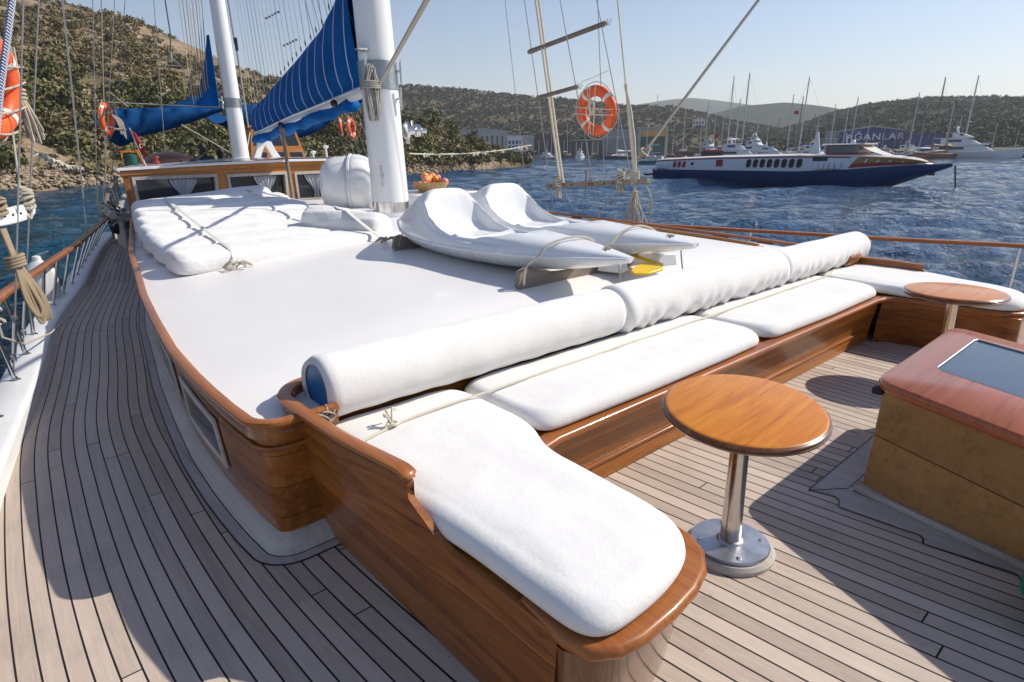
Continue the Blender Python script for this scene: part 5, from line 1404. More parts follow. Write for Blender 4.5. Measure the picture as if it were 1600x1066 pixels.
# far small lifebuoys
t, rp = lifebuoy((2.76, 17, 2.57), (math.sin(math.radians(28)), math.cos(math.radians(28)), 0), (.10, 0, 1), 'small orange lifebuoy seen edge-on beside the dark blue awning')
m = MB(); m.tube(sag((2.95, 16.9, 2.85), (2.98, 16.9, 2.25), -.0), .012, 6)
for q in range(6): m.tube(catm([(2.86, 16.85, 2.66), (2.93+.02*q, 16.8, 2.52), (2.97+.015*q, 16.8, 2.30-.03*q)], 5), .012, 5)
tag(m.build('rope_hank', 'rope_white', fix=False), 'pale rope hank tied on the small edge-on lifebuoy', 'rope hank')
lifebuoy((10.92, 22, 2.70), (.45, 1, 0), (-.05, 0, 1), 'left one of two far lifebuoys under the laced sail', D=.74)
lifebuoy((11.36, 22, 2.69), (.75, .7, 0), (-.05, 0, 1), 'right one of two far lifebuoys under the laced sail', D=.76)
for i, x in enumerate((10.75, 11.02, 11.2, 11.45, 11.7)):
    ropeobj('shroud', [(x+.55+.06*i, 22, .9), (x, 22.1, 3.3), (x-1.0, 22.2, 9)], .016, 'wire', 'thin after shroud behind the two far lifebuoys', 'shroud', 'after shrouds by the far lifebuoys')
# right hand lifebuoy
t, rp = lifebuoy((7.60, 6.66, 2.335), (.05, -1, -.12), (-.16, .02, 1), 'orange lifebuoy with white tape hanging face-on over the blue water')
m = MB()
for a0, a1 in ((0.12, 3.05), (-.08, 3.32)): m.tube(sag(rp(a0, .09)+Vector((-.09, 0, 0)), rp(a1, .09)+Vector((-.09, 0, 0)), .01), .008, 6)
for a0, a1 in ((1.75, 4.5), (1.45, 4.75), (1.9, 4.62)): m.tube(sag(rp(a0, .06)+Vector((-.085, 0, 0)), rp(a1, .06)+Vector((-.085, 0, 0)), 0), .008, 6)
c = Vector((7.52, 6.68, 2.36))
for q in range(4): m.tube([c+Vector((-.01*q, .05*math.cos(x), .09*math.sin(x)+.015*q)) for x in [i*.6 for i in range(12)]], .009, 6)
tag(m.build('buoy_lashing', 'rope_cream', fix=False), 'cream cords crossing the face-on lifebuoy', 'lashing')
ropeobj('cord', sag((7.45, 6.85, 2.76), (7.50, 6.35, 2.88), .01), .004, 'rope_white', 'thin cord tied above the face-on lifebuoy', 'cord')
# ragged bunting lines
def bunting(a, b, n, label, size=.06):
    P = sag(a, b, .06, 20); m = MB(); m.tube(P, .010, 6)
    for i in range(n):
        f = rnd.uniform(.1, .95); p = Vector(a).lerp(Vector(b), f)-Vector((0, 0, .24*f*(1-f)))
        for q in range(3):
            d = Vector((rnd.uniform(-1, 1), rnd.uniform(-1, 1), rnd.uniform(-1.2, .3)))*size
            m.tube([p, p+d*.6, p+d], [.014, .016, .005], 5)
    return tag(m.build('ragged_line', 'rope_cream', fix=False), label, 'line')
bunting((.66, 9.0, 1.86), (1.76, 14.0, 1.57), 34, 'ragged cream line hung from the near shroud towards the after rail', .07)
ropeobj('guy_line', sag((1.76, 14, 1.57), (2.15, 14.6, 1.25), .0), .010, 'green_net', 'thin green line ending the ragged cream line', 'line')
bunting((5.03, 8.0, 1.74), (7.65, 8.19, 1.86), 12, 'thin line with small tatters from the main mast to the open-water shrouds', .05)
ropeobj('guy_line', sag((1.75, 10.7, 2.42), (2.6, 16.9, 2.62), .08), .014, 'rope_white', 'pale rope running from the thin wires to the small edge-on lifebuoy', 'line')
ropeobj('ridge_line', sag((2.95, 17.6, 2.98), (5.1, 16.3, 2.88), .01), .012, 'rope_cream', 'pale ridge line along the top of the dark blue awning', 'line')
for a, b, l in (((4.1, 16.2, 2.45), (4.95, 15.9, 1.85), 'pale guy rope dropping left to the foot of the thinner mast'), ((5.62, 16.2, 2.3), (5.40, 15.95, 1.85), 'pale guy rope dropping right to the foot of the thinner mast')):
    ropeobj('guy_line', [a, b], .014, 'rope_white', l, 'line')
# raised after rail beyond the side deck
t = thing('after_rail', 'dark raised rail climbing towards the stern beyond the side deck', 'handrail', (2.2, 16, .7))
AP = [(1.98, 14.1, .64), (2.12, 15.2, .70), (2.32, 16.2, .82), (2.62, 17.6, 1.0), (3.0, 19.2, 1.16), (3.4, 21, 1.22)]
m = MB(); m.loft(flat_rail(AP, .09, .05)); m.build('top_rail', 'bar_wood', t)
for y in (14.6, 15.3, 16.0, 16.7, 17.4, 18.1, 18.8, 19.5, 20.2):
    x = interp(y, [p[1] for p in AP], [p[0] for p in AP]); z = interp(y, [p[1] for p in AP], [p[2] for p in AP]); m = MB(); m.tube([(x, y, z), (x+.07, y, z-.5)], .016, 8); m.build('stanchion', 'wire_dark', t)
m = MB(); m.loft([[(interp(y, [p[1] for p in AP], [p[0] for p in AP])+.02, y, -.2), (interp(y, [p[1] for p in AP], [p[0] for p in AP])+.06, y, interp(y, [p[1] for p in AP], [p[2] for p in AP])-.48), (interp(y, [p[1] for p in AP], [p[0] for p in AP])+.20, y, interp(y, [p[1] for p in AP], [p[2] for p in AP])-.46)] for y in (15.2, 16, 17, 18, 19, 20, 21)], closed=False); m.build('bulwark', 'trim_wood', t)
# green net, frayed ropes and dark fenders on the after part of the side-deck rail
m = MB(); m.tube([(1.98, 13.4, .72), (2.0, 14, .74), (2.03, 14.6, .72)], .07, 8)
for i in range(40):
    p = Vector((2.0+rnd.uniform(-.12, .14), 14.0+rnd.uniform(-.5, .5), .72+rnd.uniform(-.16, .2))); d = Vector((rnd.uniform(-1, 1), rnd.uniform(-1, 1), rnd.uniform(-1, 1)))*.11; m.tube([p, p+d*.5+Vector((0, 0, .03)), p+d], .014, 5)
tag(m.build('frayed_rope', 'rope_cream', fix=False), 'frayed pile of pale rope on the far part of the side deck rail', 'rope')
m = MB()
for i in range(14):
    p = Vector((2.08+rnd.uniform(-.1, .1), 14.3+rnd.uniform(-.4, .4), .86+rnd.uniform(-.18, .1))); d = Vector((rnd.uniform(-1, 1), rnd.uniform(-1, 1), rnd.uniform(-1, 1)))*.12; m.tube([p, p+d], .02, 5)
tag(m.build('green_net', 'green_net', fix=False), 'green netting bundled on the far part of the side deck rail', 'net')
for i in range(6):
    y = 14.6+.55*i; x = rail_x(y, -1)+.05
    m = MB(); m.ball((x, y, .42), .13, 12, 8, (1, 1, 1.25)); tag(m.build('rubber_fender', 'black_rubber'), 'small dark ball fender tied along the far side deck rail', 'fender', 'dark ball fenders on the far rail')
# grab rail on the roof
t = thing('grab_rail', 'wooden grab rail with feet along the far roof edge', 'grab rail', (6.75, 4.1, .7))
GP = [(6.66, 3.36, .690), (6.72, 3.9, .715), (6.78, 4.6, .735), (6.84, 5.3, .755), (6.9, 6.1, .775)]
m = MB(); m.loft(flat_rail(GP, .05, .04)); m.build('rail', 'house_wood', t)
for y in (3.45, 4.05, 4.65, 5.25, 5.85):
    x = interp(y, [p[1] for p in GP], [p[0] for p in GP]); z = interp(y, [p[1] for p in GP], [p[2] for p in GP]); m = MB(); m.loft([[(x+a*.022, y+b*l, zz) for a, b in ((-1, -1), (1, -1), (1, 1), (-1, 1))] for zz, l in ((roof_z(x, y)-.01, .06), (z-.04, .10), (z-.012, .15))]); m.build('foot', 'house_wood', t, bevel=.006)
# ------------------------------------------------------------------ sea
m_, nt, b = newmat('sea_water')
b.inputs['Base Color'].default_value = (.004, .030, .062, 1)
b.inputs['Roughness'].default_value = .06; b.inputs['IOR'].default_value = 1.33
tc = N(nt, 'ShaderNodeTexCoord'); 
mp = N(nt, 'ShaderNodeMapping'); mp.inputs['Scale'].default_value = (1.0, 1.7, 1); mp.inputs['Rotation'].default_value = (0, 0, .5); nt.links.new(tc.outputs['Object'], mp.inputs[0])
f1 = noise(nt, mp.outputs[0], 2.6, 5, .6, .4); f2 = noise(nt, mp.outputs[0], .35, 5, .6, .3)
n1 = N(nt, 'ShaderNodeBump'); n1.inputs['Strength'].default_value = 1.0; n1.inputs['Distance'].default_value = .3; nt.links.new(f1, n1.inputs['Height'])
n2 = N(nt, 'ShaderNodeBump'); n2.inputs['Strength'].default_value = .8; n2.inputs['Distance'].default_value = 2.0; nt.links.new(f2, n2.inputs['Height']); nt.links.new(n1.outputs[0], n2.inputs['Normal'])
nt.links.new(n2.outputs[0], b.inputs['Normal'])
# shallow water by the rocky shore is greener
sepw = N(nt, 'ShaderNodeSeparateXYZ'); nt.links.new(tc.outputs['Object'], sepw.inputs[0])
sh = mth(nt, 'DIVIDE', mth(nt, 'SUBTRACT', 26.0, sepw.outputs[0]), 40.0, clamp=True)
f3 = noise(nt, tc.outputs['Object'], .045, 3, .5)
nt.links.new(mix(nt, sh, mix(nt, f3, (.005, .045, .118), (.009, .066, .150)), (.003, .060, .080)), b.inputs['Base Color'])
def make_sea():
    na, nr = 720, 640
    th = np.radians(np.linspace(-48, 128, na)); r = 3.0*(1200/3.0)**(np.linspace(0, 1, nr))
    R_, T = np.meshgrid(r, th, indexing='ij'); X = R_*np.sin(T); Y = R_*np.cos(T)
    dr = np.gradient(r)[:, None]; Z = np.zeros_like(X)
    q = np.random.RandomState(3)
    for i in range(46):
        lam = .55*1.085**i*(1+.1*q.rand()); k = 2*np.pi/lam
        d = np.radians(205+q.normal()*34); amp = .0105*lam**.84; ph = q.rand()*6.28
        att = np.clip((lam/(2.6*dr))-1, 0, 1)
        arg = k*(X*np.sin(d)+Y*np.cos(d))+ph
        s = np.sin(arg)
        Z += amp*att*(s+.28*np.cos(2*arg))*(.62 if lam > 6 else 1)
    V = np.stack([X, Y, Z+SEA], -1).reshape(-1, 3)
    me = np_mesh('sea', V, grid_faces(nr, na)[:, ::-1], 'sea_water'); tag(link(me, 'sea'), kind='structure')
make_sea()
m = MB(); m.add([(-4000, -4000, SEA-.5), (4000, -4000, SEA-.5), (4000, 4000, SEA-.5), (-4000, 4000, SEA-.5)], [(0, 1, 2, 3)]); tag(m.build('sea_bed_water', 'sea_water', fix=False), kind='structure')

# ------------------------------------------------------------------ hills
def ground(name, stops, nsc, rocky):
    m, nt, b = newmat(name); v = coords(nt)
    f = noise(nt, v, nsc, 7, .66, .3); g = noise(nt, v, nsc*7, 5, .65)
    col = ramp(nt, mth(nt, 'ADD', mth(nt, 'MULTIPLY', f, .65), mth(nt, 'MULTIPLY', g, .35)), stops)
    nt.links.new(col, b.inputs['Base Color']); b.inputs['Roughness'].default_value = .95; b.inputs['Specular IOR Level'].default_value = .1
    bump(nt, b, g, .8, rocky)
ground('hill_soil', [(.30, (.075, .072, .034)), (.42, (.15, .12, .068)), (.53, (.27, .20, .13)), (.66, (.38, .305, .225)), (.8, (.46, .40, .33))], .10, .5)
ground('mid_hill_soil', [(.28, (.04, .042, .02)), (.44, (.085, .075, .042)), (.56, (.16, .125, .082)), (.70, (.30, .24, .17))], .05, 1.0)
ground('far_hill_green', [(.30, (.030, .042, .022)), (.5, (.050, .060, .032)), (.66, (.075, .078, .045)), (.8, (.11, .10, .066))], .035, 2.0)
ground('rock_tan', [(.28, (.17, .125, .085)), (.5, (.36, .28, .20)), (.7, (.52, .43, .33))], 1.3, .1)
def terrain(name, az0, az1, r0f, ridgef, elf, na, nr, mat, amp, back=1.5, beach=0, seed=0, sh=.8, nscale=.012):
    A = np.linspace(az0, az1, na); T = np.linspace(0, 1, nr); V = np.zeros((na, nr, 3))
    for i, a in enumerate(A):
        r0, r1 = r0f(a), ridgef(a); H = r1*math.tan(math.radians(elf(a)))+1.72-SEA
        for j, t in enumerate(T):
            t2 = t*back; r = r0+(r1-r0)*t2
            if t2 <= 1: h = H*(t2**sh)
            else: h = H*(1-.35*((t2-1)/(back-1))**1.5)
            x, y = r*math.sin(math.radians(a)), r*math.cos(math.radians(a))
            nz = mnoise.fractal(Vector((x*nscale+seed, y*nscale, 0)), 1.0, 2.0, 5)*amp*sstep(.0, .35, t2)*(1-.75*sstep(.80, 1, t2) if t2 <= 1 else .25)
            bz = beach*sstep(0, .05, t2)
            V[i, j] = (x, y, SEA-.6+max(.0, h+nz*min(1, H/12)+bz+.4*sstep(0, .02, t2)))
    me = np_mesh(name, V.reshape(-1, 3), grid_faces(na, nr), mat); o = tag(link(me, name), kind='structure')
    return V
lin = lambda xs, ys: (lambda a: float(np.interp(a, xs, ys)))
near_r0 = lin([-40, 2, 9, 20, 32, 38, 41.5, 43], [80, 92, 100, 106, 116, 142, 166, 172])
near_r1 = lin([-40, 2, 20, 30, 36, 41.5, 43], [230, 235, 225, 190, 180, 178, 176])
near_el = lin([-40, -10, 2.5, 4.6, 11.8, 15.8, 20, 25, 29, 32.5, 36, 39, 41.5, 43], [9, 11, 10.9, 10.5, 9.5, 7.9, 6.0, 4.4, 3.1, 2.2, 1.2, .25, -.75, -1.2])
NEAR = terrain('near_hill', -40, 43, near_r0, near_r1, near_el, 190, 110, 'hill_soil', 3.2, 1.35, 1.4, 3, .86, .03)
mid_el = lin([15, 20, 26, 32.5, 37, 44.7, 52.5, 55.5, 56.3, 60.1, 64, 68, 72], [6.2, 6.15, 5.95, 5.7, 5.35, 4.6, 3.75, 3.55, 3.35, 2.45, 1.7, .8, .3])
MID = terrain('harbour_hill', 15, 72, lambda a: 470, lambda a: 780, mid_el, 170, 70, 'mid_hill_soil', 5, 1.3, .6, 9, 1.0, .012)
far_el = lin([60, 64, 66.5, 67.6, 70, 73.8, 77, 79.5, 84, 95, 110], [.5, 1.6, 2.35, 2.75, 3.25, 3.6, 3.45, 3.15, 3.2, 3.4, 3.0])
FAR = terrain('shipyard_hill', 60, 110, lambda a: 330, lambda a: 900, far_el, 150, 70, 'far_hill_green', 7, 1.3, .6, 15, 1.0, .012)
far2 = lin([54, 58, 61, 64, 66, 69, 74], [2.2, 3.0, 3.6, 3.75, 3.5, 3.0, 2.0])
ground('distant_green', [(.30, (.016, .030, .020)), (.5, (.030, .046, .030)), (.7, (.055, .068, .042))], .02, 3.0)
terrain('distant_hill', 54, 74, lambda a: 1250, lambda a: 1700, far2, 70, 26, 'distant_green', 9, 1.3, 0, 21, 1.0, .006)
far3 = lin([46, 50, 52.5, 55, 56.7, 58.5, 61, 64, 68], [2.8, 3.6, 4.0, 4.25, 4.35, 4.1, 3.7, 3.2, 2.5])
terrain('farthest_hill', 46, 68, lambda a: 2600, lambda a: 3300, far3, 70, 22, 'distant_green', 14, 1.3, 0, 31, 1.0, .003)
# flat harbour ground behind the quay
m = MB(); A = [34+i*1.5 for i in range(36)]
qr = lin([34, 40, 44, 52, 58, 66, 70, 74, 90], [480, 452, 448, 440, 400, 330, 300, 285, 285])
m.loft([[(qr(a)*math.sin(math.radians(a)), qr(a)*math.cos(math.radians(a)), z) for z in (SEA-.6, SEA+1.0)]+[((qr(a)+260)*math.sin(math.radians(a)), (qr(a)+260)*math.cos(math.radians(a)), SEA+1.2)] for a in A], closed=False)
tag(m.build('harbour_quay_ground', 'rock_tan'), kind='structure')

# ------------------------------------------------------------------ scrub, trees and rocks
def leafmat(name, lo, mid, hi):
    m, nt, b = newmat(name); v = coords(nt)
    at = N(nt, 'ShaderNodeAttribute'); at.attribute_name = 'tint'
    g = noise(nt, v, .9, 4, .6)
    f = mth(nt, 'ADD', mth(nt, 'MULTIPLY', at.outputs['Fac'], .7), mth(nt, 'MULTIPLY', g, .3))
    nt.links.new(ramp(nt, f, [(.08, lo), (.5, mid), (.92, hi)]), b.inputs['Base Color'])
    b.inputs['Roughness'].default_value = .75; b.inputs['Specular IOR Level'].default_value = .25
    b.inputs['Transmission Weight'].default_value = 0
leafmat('scrub_leaf', (.090, .080, .034), (.205, .170, .080), (.34, .27, .17))
leafmat('tree_leaf', (.060, .066, .022), (.135, .135, .046), (.25, .22, .095))
leafmat('far_leaf', (.028, .040, .017), (.045, .058, .025), (.066, .076, .036))
def clump(n, q, flat=.62, leaf=.2):
    """n leaf quads scattered over a lumpy dome of unit radius"""
    lob = [(q.normal(size=3)*(.38, .38, .22)+(0, 0, .42), q.uniform(.35, .62)) for _ in range(6)]
    V = []; 
    for _ in range(n):
        c, r = lob[q.randint(len(lob))]; d = q.normal(size=3); d /= np.linalg.norm(d)
        if d[2] < -.5: d[2] *= -1
        p = c+d*r*q.uniform(.72, 1.05); p[2] = max(.02, p[2]*flat/.62)
        nn = d+q.normal(size=3)*.55; nn /= np.linalg.norm(nn); a = np.cross(nn, q.normal(size=3)); a /= np.linalg.norm(a); bb = np.cross(nn, a)
        s = leaf*q.uniform(.6, 1.3); V += [p-a*s-bb*s*.7, p+a*s-bb*s*.5, p+a*s*.8+bb*s*.8, p-a*s*.7+bb*s*.6]
    return np.array(V)
def scatter(name, pos, rad, protos, tint, mat, kind='stuff', label=None):
    Vs = []; Ts = []
    for (x, y, z), r, t in zip(pos, rad, tint):
        P = protos[rs.randint(len(protos))]; a = rs.rand()*6.28; c, s = math.cos(a), math.sin(a)
        W = np.empty_like(P); W[:, 0] = x+(P[:, 0]*c-P[:, 1]*s)*r; W[:, 1] = y+(P[:, 0]*s+P[:, 1]*c)*r; W[:, 2] = z+P[:, 2]*r*(.8+.4*rs.rand())
        Vs.append(W); Ts.append(np.repeat(np.clip(t+rs.normal(size=len(P)//4)*.13, 0, 1), 4))
    V = np.concatenate(Vs); T = np.concatenate(Ts).astype(np.float32)
    F = np.arange(len(V), dtype=np.int32).reshape(-1, 4)
    me = np_mesh(name, V, F, mat, smooth=False)
    if len(me.vertices) == len(T):
        at = me.attributes.new('tint', 'FLOAT', 'POINT'); at.data.foreach_set('value', T)
    return tag(link(me, name), label, kind=kind)
q = np.random.RandomState(5)
protos = [clump(95, q, .62, .17) for _ in range(7)]
protos2 = [clump(230, q, .62, .105) for _ in range(6)]
def sample(V, n, lo, hi, cl=.02, soil=None):
    na, nr = V.shape[:2]; out = []; tries = 0
    while len(out) < n and tries < n*12:
        tries += 1
        u = rs.rand()*(na-1.001); w = (lo+(hi-lo)*rs.rand())*(nr-1.001); i, j = int(u), int(w); fu, fw = u-i, w-j
        p = (V[i, j]*(1-fu)+V[i+1, j]*fu)*(1-fw)+(V[i, j+1]*(1-fu)+V[i+1, j+1]*fu)*fw
        d = mnoise.fractal(Vector((p[0]*cl, p[1]*cl, 4.2)), 1.0, 2.0, 4)
        if d+rs.normal()*.22 < (soil(p, w/nr) if soil else -.12): continue
        if p[2] < SEA+1.2: continue
        out.append(tuple(p-np.array((0, 0, .15))))
    return out
pos = sample(NEAR, 6800, .012, .80, .03, lambda p, t: -.26+.55*t)
rad = [rs.uniform(.55, 1.0+.75*rs.rand())*(1.15 if p[2] < 12 else 1.0) for p in pos]
scatter('scrub', pos, rad, protos, [float(np.clip(rs.normal(.45, .24), 0, 1)) for _ in pos], 'scrub_leaf')
pos = sample(NEAR, 900, .014, .22, .03, lambda p, t: -.6)
scatter('scrub', pos, [.8+2.3*rs.rand()**1.8 for _ in pos], protos2, [float(np.clip(rs.normal(.36, .28), 0, 1)) for _ in pos], 'tree_leaf')
fp = [clump(22, q, .62, .30) for _ in range(7)]
pos = sample(MID, 14000, .02, .78, .02, lambda p, t: -.85)
scatter('distant_scrub', pos, [rs.uniform(1.0, 2.4) for _ in pos], fp, [float(np.clip(rs.normal(.42, .24), 0, 1)) for _ in pos], 'far_leaf')
pos = sample(FAR, 19000, .03, .78, .02, lambda p, t: -.9)
scatter('distant_scrub', pos, [rs.uniform(1.0, 2.4) for _ in pos], fp, [float(np.clip(rs.normal(.45, .13), 0, 1)) for _ in pos], 'far_leaf')
# shore rocks: one mass of broken stone
V = []; F = []
def rock(c, r):
    o = len(V); n, m_ = 7, 4
    for i in range(m_+1):
        a = PI*i/m_
        for k in range(n):
            b_ = 2*PI*k/n; k_ = rs.uniform(.55, 1.25)
            V.append((c[0]+r*k_*math.sin(a)*math.cos(b_), c[1]+r*k_*math.sin(a)*math.sin(b_)*.9, c[2]+r*.62*k_*math.cos(a)))
    for i in range(m_):
        for k in range(n): F.append((o+i*n+k, o+i*n+(k+1) % n, o+(i+1)*n+(k+1) % n, o+(i+1)*n+k))
for i in range(9000):
    a = rs.uniform(-14, 42.6); t = abs(rs.normal())*3.2; r_ = near_r0(a)+.5+t; big = rs.rand()
    rock((r_*math.sin(math.radians(a)), r_*math.cos(math.radians(a)), SEA+.05+min(1.5, .8*t)+.22*t+.25*rs.rand()), .10+.36*big**6+.15*rs.rand())
pos = sample(NEAR, 2600, .10, .85, .05, lambda p, t: .25-.45*t)
for p in pos: rock((p[0], p[1], p[2]+.12), .12+.5*rs.rand()**3)
me = np_mesh('shore_rocks', np.array(V), np.array(F), 'rock_tan', smooth=False); tag(link(me, 'shore_rocks'), kind='stuff')

plain('bark', (.09, .065, .045), .9, var=.3, bmp=.5, bscale=14)
def tree(az, t, h, label, seed, w=.5):
    q = np.random.RandomState(seed); i = (az+40)/83*189; j = t*109
    p = NEAR[int(i), int(j)]; base = Vector((float(p[0]), float(p[1]), float(p[2])-.2))
    r = thing('tree', label, 'tree', base, 0, 'trees along the rocky shore')
    m = MB(); top = base+Vector((q.normal()*.3, q.normal()*.3, h*.62)); m.tube([base, base.lerp(top, .5)+Vector((q.normal()*.15, 0, 0)), top], [h*.035, h*.026, h*.012], 8)
    for k in range(6):
        a = k*1.05+q.rand(); s = base.lerp(top, .35+.1*k); m.tube([s, s+Vector((math.cos(a), math.sin(a), .7))*h*.14, s+Vector((math.cos(a)*1.6, math.sin(a)*1.6, 1.5))*h*.14], [h*.014, h*.010, h*.004], 6)
    m.build('trunk', 'bark', r)
    P = []; T = []
    for k in range(16):
        a = q.rand()*6.28; rr = h*w*.62*q.rand()**.6; z = h*(.22+.70*q.rand()); rr *= 1-.5*max(0, z/h-.5)
        c = np.array((base.x+rr*math.cos(a), base.y+rr*math.sin(a), base.z+z-.1*h)); C_ = clump(80, q, .62, .15)*(h*.19*q.uniform(.8, 1.25)); P.append(C_+c); T.append(np.repeat(np.clip(q.normal(.42, .2)+q.normal(size=80)*.12, 0, 1), 4))
    P = np.concatenate(P); T = np.concatenate(T).astype(np.float32)
    me = np_mesh('crown', P, np.arange(len(P), dtype=np.int32).reshape(-1, 4), 'tree_leaf', smooth=False)
    if len(me.vertices) == len(T): me.attributes.new('tint', 'FLOAT', 'POINT').data.foreach_set('value', T)
    link(me, 'crown', r)
TL = [(12.6, .13, 6.5, 'dark rounded tree above the shore under the drooping awning'), (14.3, .12, 6.0, 'dark tree behind the brown hood, left of the thinner mast'), (16.2, .15, 5.5, 'pale green tree just left of the thinner mast'),
      (22.5, .16, 6.0, 'tree above the pilothouse, under the laced sail'), (25.5, .15, 6.5, 'tree behind the liferaft under the laced sail'), (31.8, .3, 6.5, 'tall dark tree close right of the main mast above the fruit basket'),
      (33.6, .22, 6.0, 'rounded tree low on the headland right of the main mast'), (34.6, .45, 6.5, 'tree on the headland crest right of the main mast'), (36.3, .35, 5.5, 'dark tree on the headland in front of the long pale warehouse'),
      (37.8, .4, 5.0, 'dark bushy tree on the headland in front of the white house'), (38.9, .3, 4.2, 'low dark tree near the tip of the rocky headland'), (40.0, .35, 3.2, 'smallest tree at the very tip of the headland')]
for k, (a, t_, h, l) in enumerate(TL): tree(a, t_, h, l, 100+k)
# ------------------------------------------------------------------ harbour buildings
def at(az, d, z=0): return Vector((d*math.sin(math.radians(az)), d*math.cos(math.radians(az)), z))
def EL(el, d): return 1.72+d*math.tan(math.radians(el))
G0 = SEA+1.0
plain('cladding_grey', (.30, .31, .32), .6, var=.1, vscale=.3)
plain('cladding_pale', (.42, .40, .36), .7, var=.12, vscale=.3)
plain('wall_white', (.72, .71, .68), .7, var=.06, vscale=.5)
plain('wall_brown', (.075, .05, .04), .8, var=.3, vscale=.4)
plain('sign_yellow', (.62, .30, .02), .5)
plain('sign_green', (.012, .045, .042), .5)
plain('letter_green', (.05, .55, .36), .5)
plain('cladding_blue', (.010, .035, .17), .5, var=.12, vscale=.3)
plain('letter_white', (.75, .77, .80), .5)
plain('roof_pale', (.46, .44, .40), .6)
plain('window_dark', (.02, .025, .035), .15)
def block(name, az0, az1, d, el0, el1, dep, wallm, label, roofm='roof_pale', ridge=0.0, base=None, cat='building'):
    a, b_ = at(az0, d), at(az1, d); z0 = G0-1.5 if base is None else base; za, zb = EL(el0, d), EL(el1, d)
    t = thing(name, label, cat, (a+b_)/2+Vector((0, 0, z0)))
    u = (b_-a).normalized(); n = Vector((-u.y, u.x, 0)); 
    if n.dot((a+b_)) < 0: n = -n                      # n points away from the camera
    m = MB(); c = (a+b_)/2; zc = (za+zb)/2+ridge
    fr = [a+Vector((0, 0, z0)), b_+Vector((0, 0, z0)), b_+Vector((0, 0, zb)), c+Vector((0, 0, zc)), a+Vector((0, 0, za))]
    m.loft([fr, [p+n*dep for p in fr]]); m.build('wall', wallm, t, smooth=False)
    m = MB(); e = .35
    A = [a-u*e+Vector((0, 0, za-.1)), c+Vector((0, 0, zc-.02)), b_+u*e+Vector((0, 0, zb-.1))]
    rings = [[p-n*e+Vector((0, 0, k)) for p in A for k in (0,)]+[p-n*e+Vector((0, 0, .45)) for p in reversed(A)], [p+n*(dep+e) for p in A]+[p+n*(dep+e)+Vector((0, 0, .45)) for p in reversed(A)]]
    m.loft(rings); m.build('roof', roofm, t, smooth=False)
    def F(u0, u1, z0_, z1_, name_, mat, o=.15, th=.2):
        p0, p1 = a.lerp(b_, u0), a.lerp(b_, u1); mm = MB()
        mm.extr([p0-n*o+Vector((0, 0, z0_)), p1-n*o+Vector((0, 0, z0_)), p1-n*o+Vector((0, 0, z1_)), p0-n*o+Vector((0, 0, z1_))], tuple(n*th)); return mm.build(name_, mat, t, smooth=False)
    return t, F, z0, (za+zb)/2, (a, b_, u, n)
t, F, z0, z1, _ = block('shipyard_shed', 52.45, 55.0, 445, 2.02, 2.02, 40, 'cladding_grey', 'grey shipyard shed with yellow band over a dark green front')
H = z1-z0
F(.10, .90, z1-5.6, z1-1.8, 'yellow_band', 'sign_yellow', .35); F(.10, .90, z0+1.5, z1-5.75, 'green_front', 'sign_green', .3); 
for k in range(7): F(.28+.066*k, .28+.066*k+.045, z0+H*.40, z0+H*.40+1.3, 'sign_mark', 'letter_green', .5, .2)
F(.0, .08, z0, z1, 'frame_post', 'cladding_pale', .5); F(.92, 1, z0, z1, 'frame_post', 'cladding_pale', .5)
t, F, z0, z1, _ = block('shipyard_hall', 49.5, 52.4, 452, 1.75, 1.70, 45, 'cladding_grey', 'long grey hall with a teal stripe, left of the yellow-banded shed', ridge=1.2)
F(.0, 1, z1-4.4, z1-2.8, 'teal_stripe', 'cladding_pale', .2)
t, F, z0, z1, _ = block('boat_shed', 46.6, 49.4, 440, 1.15, 1.25, 30, 'wall_brown', 'dark open boat shed with pale posts behind the face-on lifebuoy', 'wall_brown')
for k in range(5): F(.15+.17*k, .19+.17*k, z0, z1-2, 'post', 'cladding_pale', .5)
F(.0, 1, z1-1.2, z1-.5, 'fascia', 'cladding_pale', .4)
t, F, z0, z1, _ = block('boat_shed', 43.35, 46.5, 448, 1.55, 1.45, 30, 'wall_brown', 'dark brown boat shed between the cream halyards and the face-on lifebuoy', 'wall_brown')
for k in range(4): F(.1+.24*k, .14+.24*k, z0, z1-3, 'post', 'cladding_grey', .5)
t, F, z0, z1, _ = block('store_building', 42.35, 43.3, 440, 1.50, 1.45, 20, 'cladding_grey', 'plain grey ribbed store between the white house and the brown boat shed')
for k in range(8): F(.06+.115*k, .09+.115*k, z0, z1-.6, 'rib', 'cladding_pale', .3)
t, F, z0, z1, _ = block('white_house', 40.9, 42.3, 430, 1.60, 1.50, 14, 'wall_white', 'white house with dark windows and balconies by the quay')
for r_ in range(3):
    for k in range(4): F(.08+.23*k, .22+.23*k, z0+3+3.6*r_, z0+5.2+3.6*r_, 'window', 'window_dark', .12)
    F(.02, .98, z0+2.2+3.6*r_, z0+2.6+3.6*r_, 'balcony', 'wall_white', 1.0, 1.2)
t, F, z0, z1, _ = block('warehouse', 36.6, 40.85, 462, 1.98, 1.90, 40, 'cladding_pale', 'long pale warehouse with low ridge behind the headland', ridge=1.8)
F(.72, .74, z1-3, z1-2.4, 'vent', 'red_paint', .3)
for k in range(9): F(.05+.105*k, .08+.105*k, z0+8, z1-3.2, 'window', 'window_dark', .12)
t, F, z0, z1, _ = block('villa', 56.95, 58.0, 640, 2.62, 2.62, 12, 'wall_white', 'white villa alone on the hillside above the yellow-banded shed', base=EL(1.95, 640))
for k in range(4): F(.1+.22*k, .22+.22*k, z0+3, z0+5.5, 'window', 'window_dark', .12)
t, F, z0, z1, _ = block('hill_house', 41.6, 42.25, 620, 2.75, 2.72, 10, 'wall_white', 'tall white house on the slope above the white quay house', base=EL(1.9, 620))
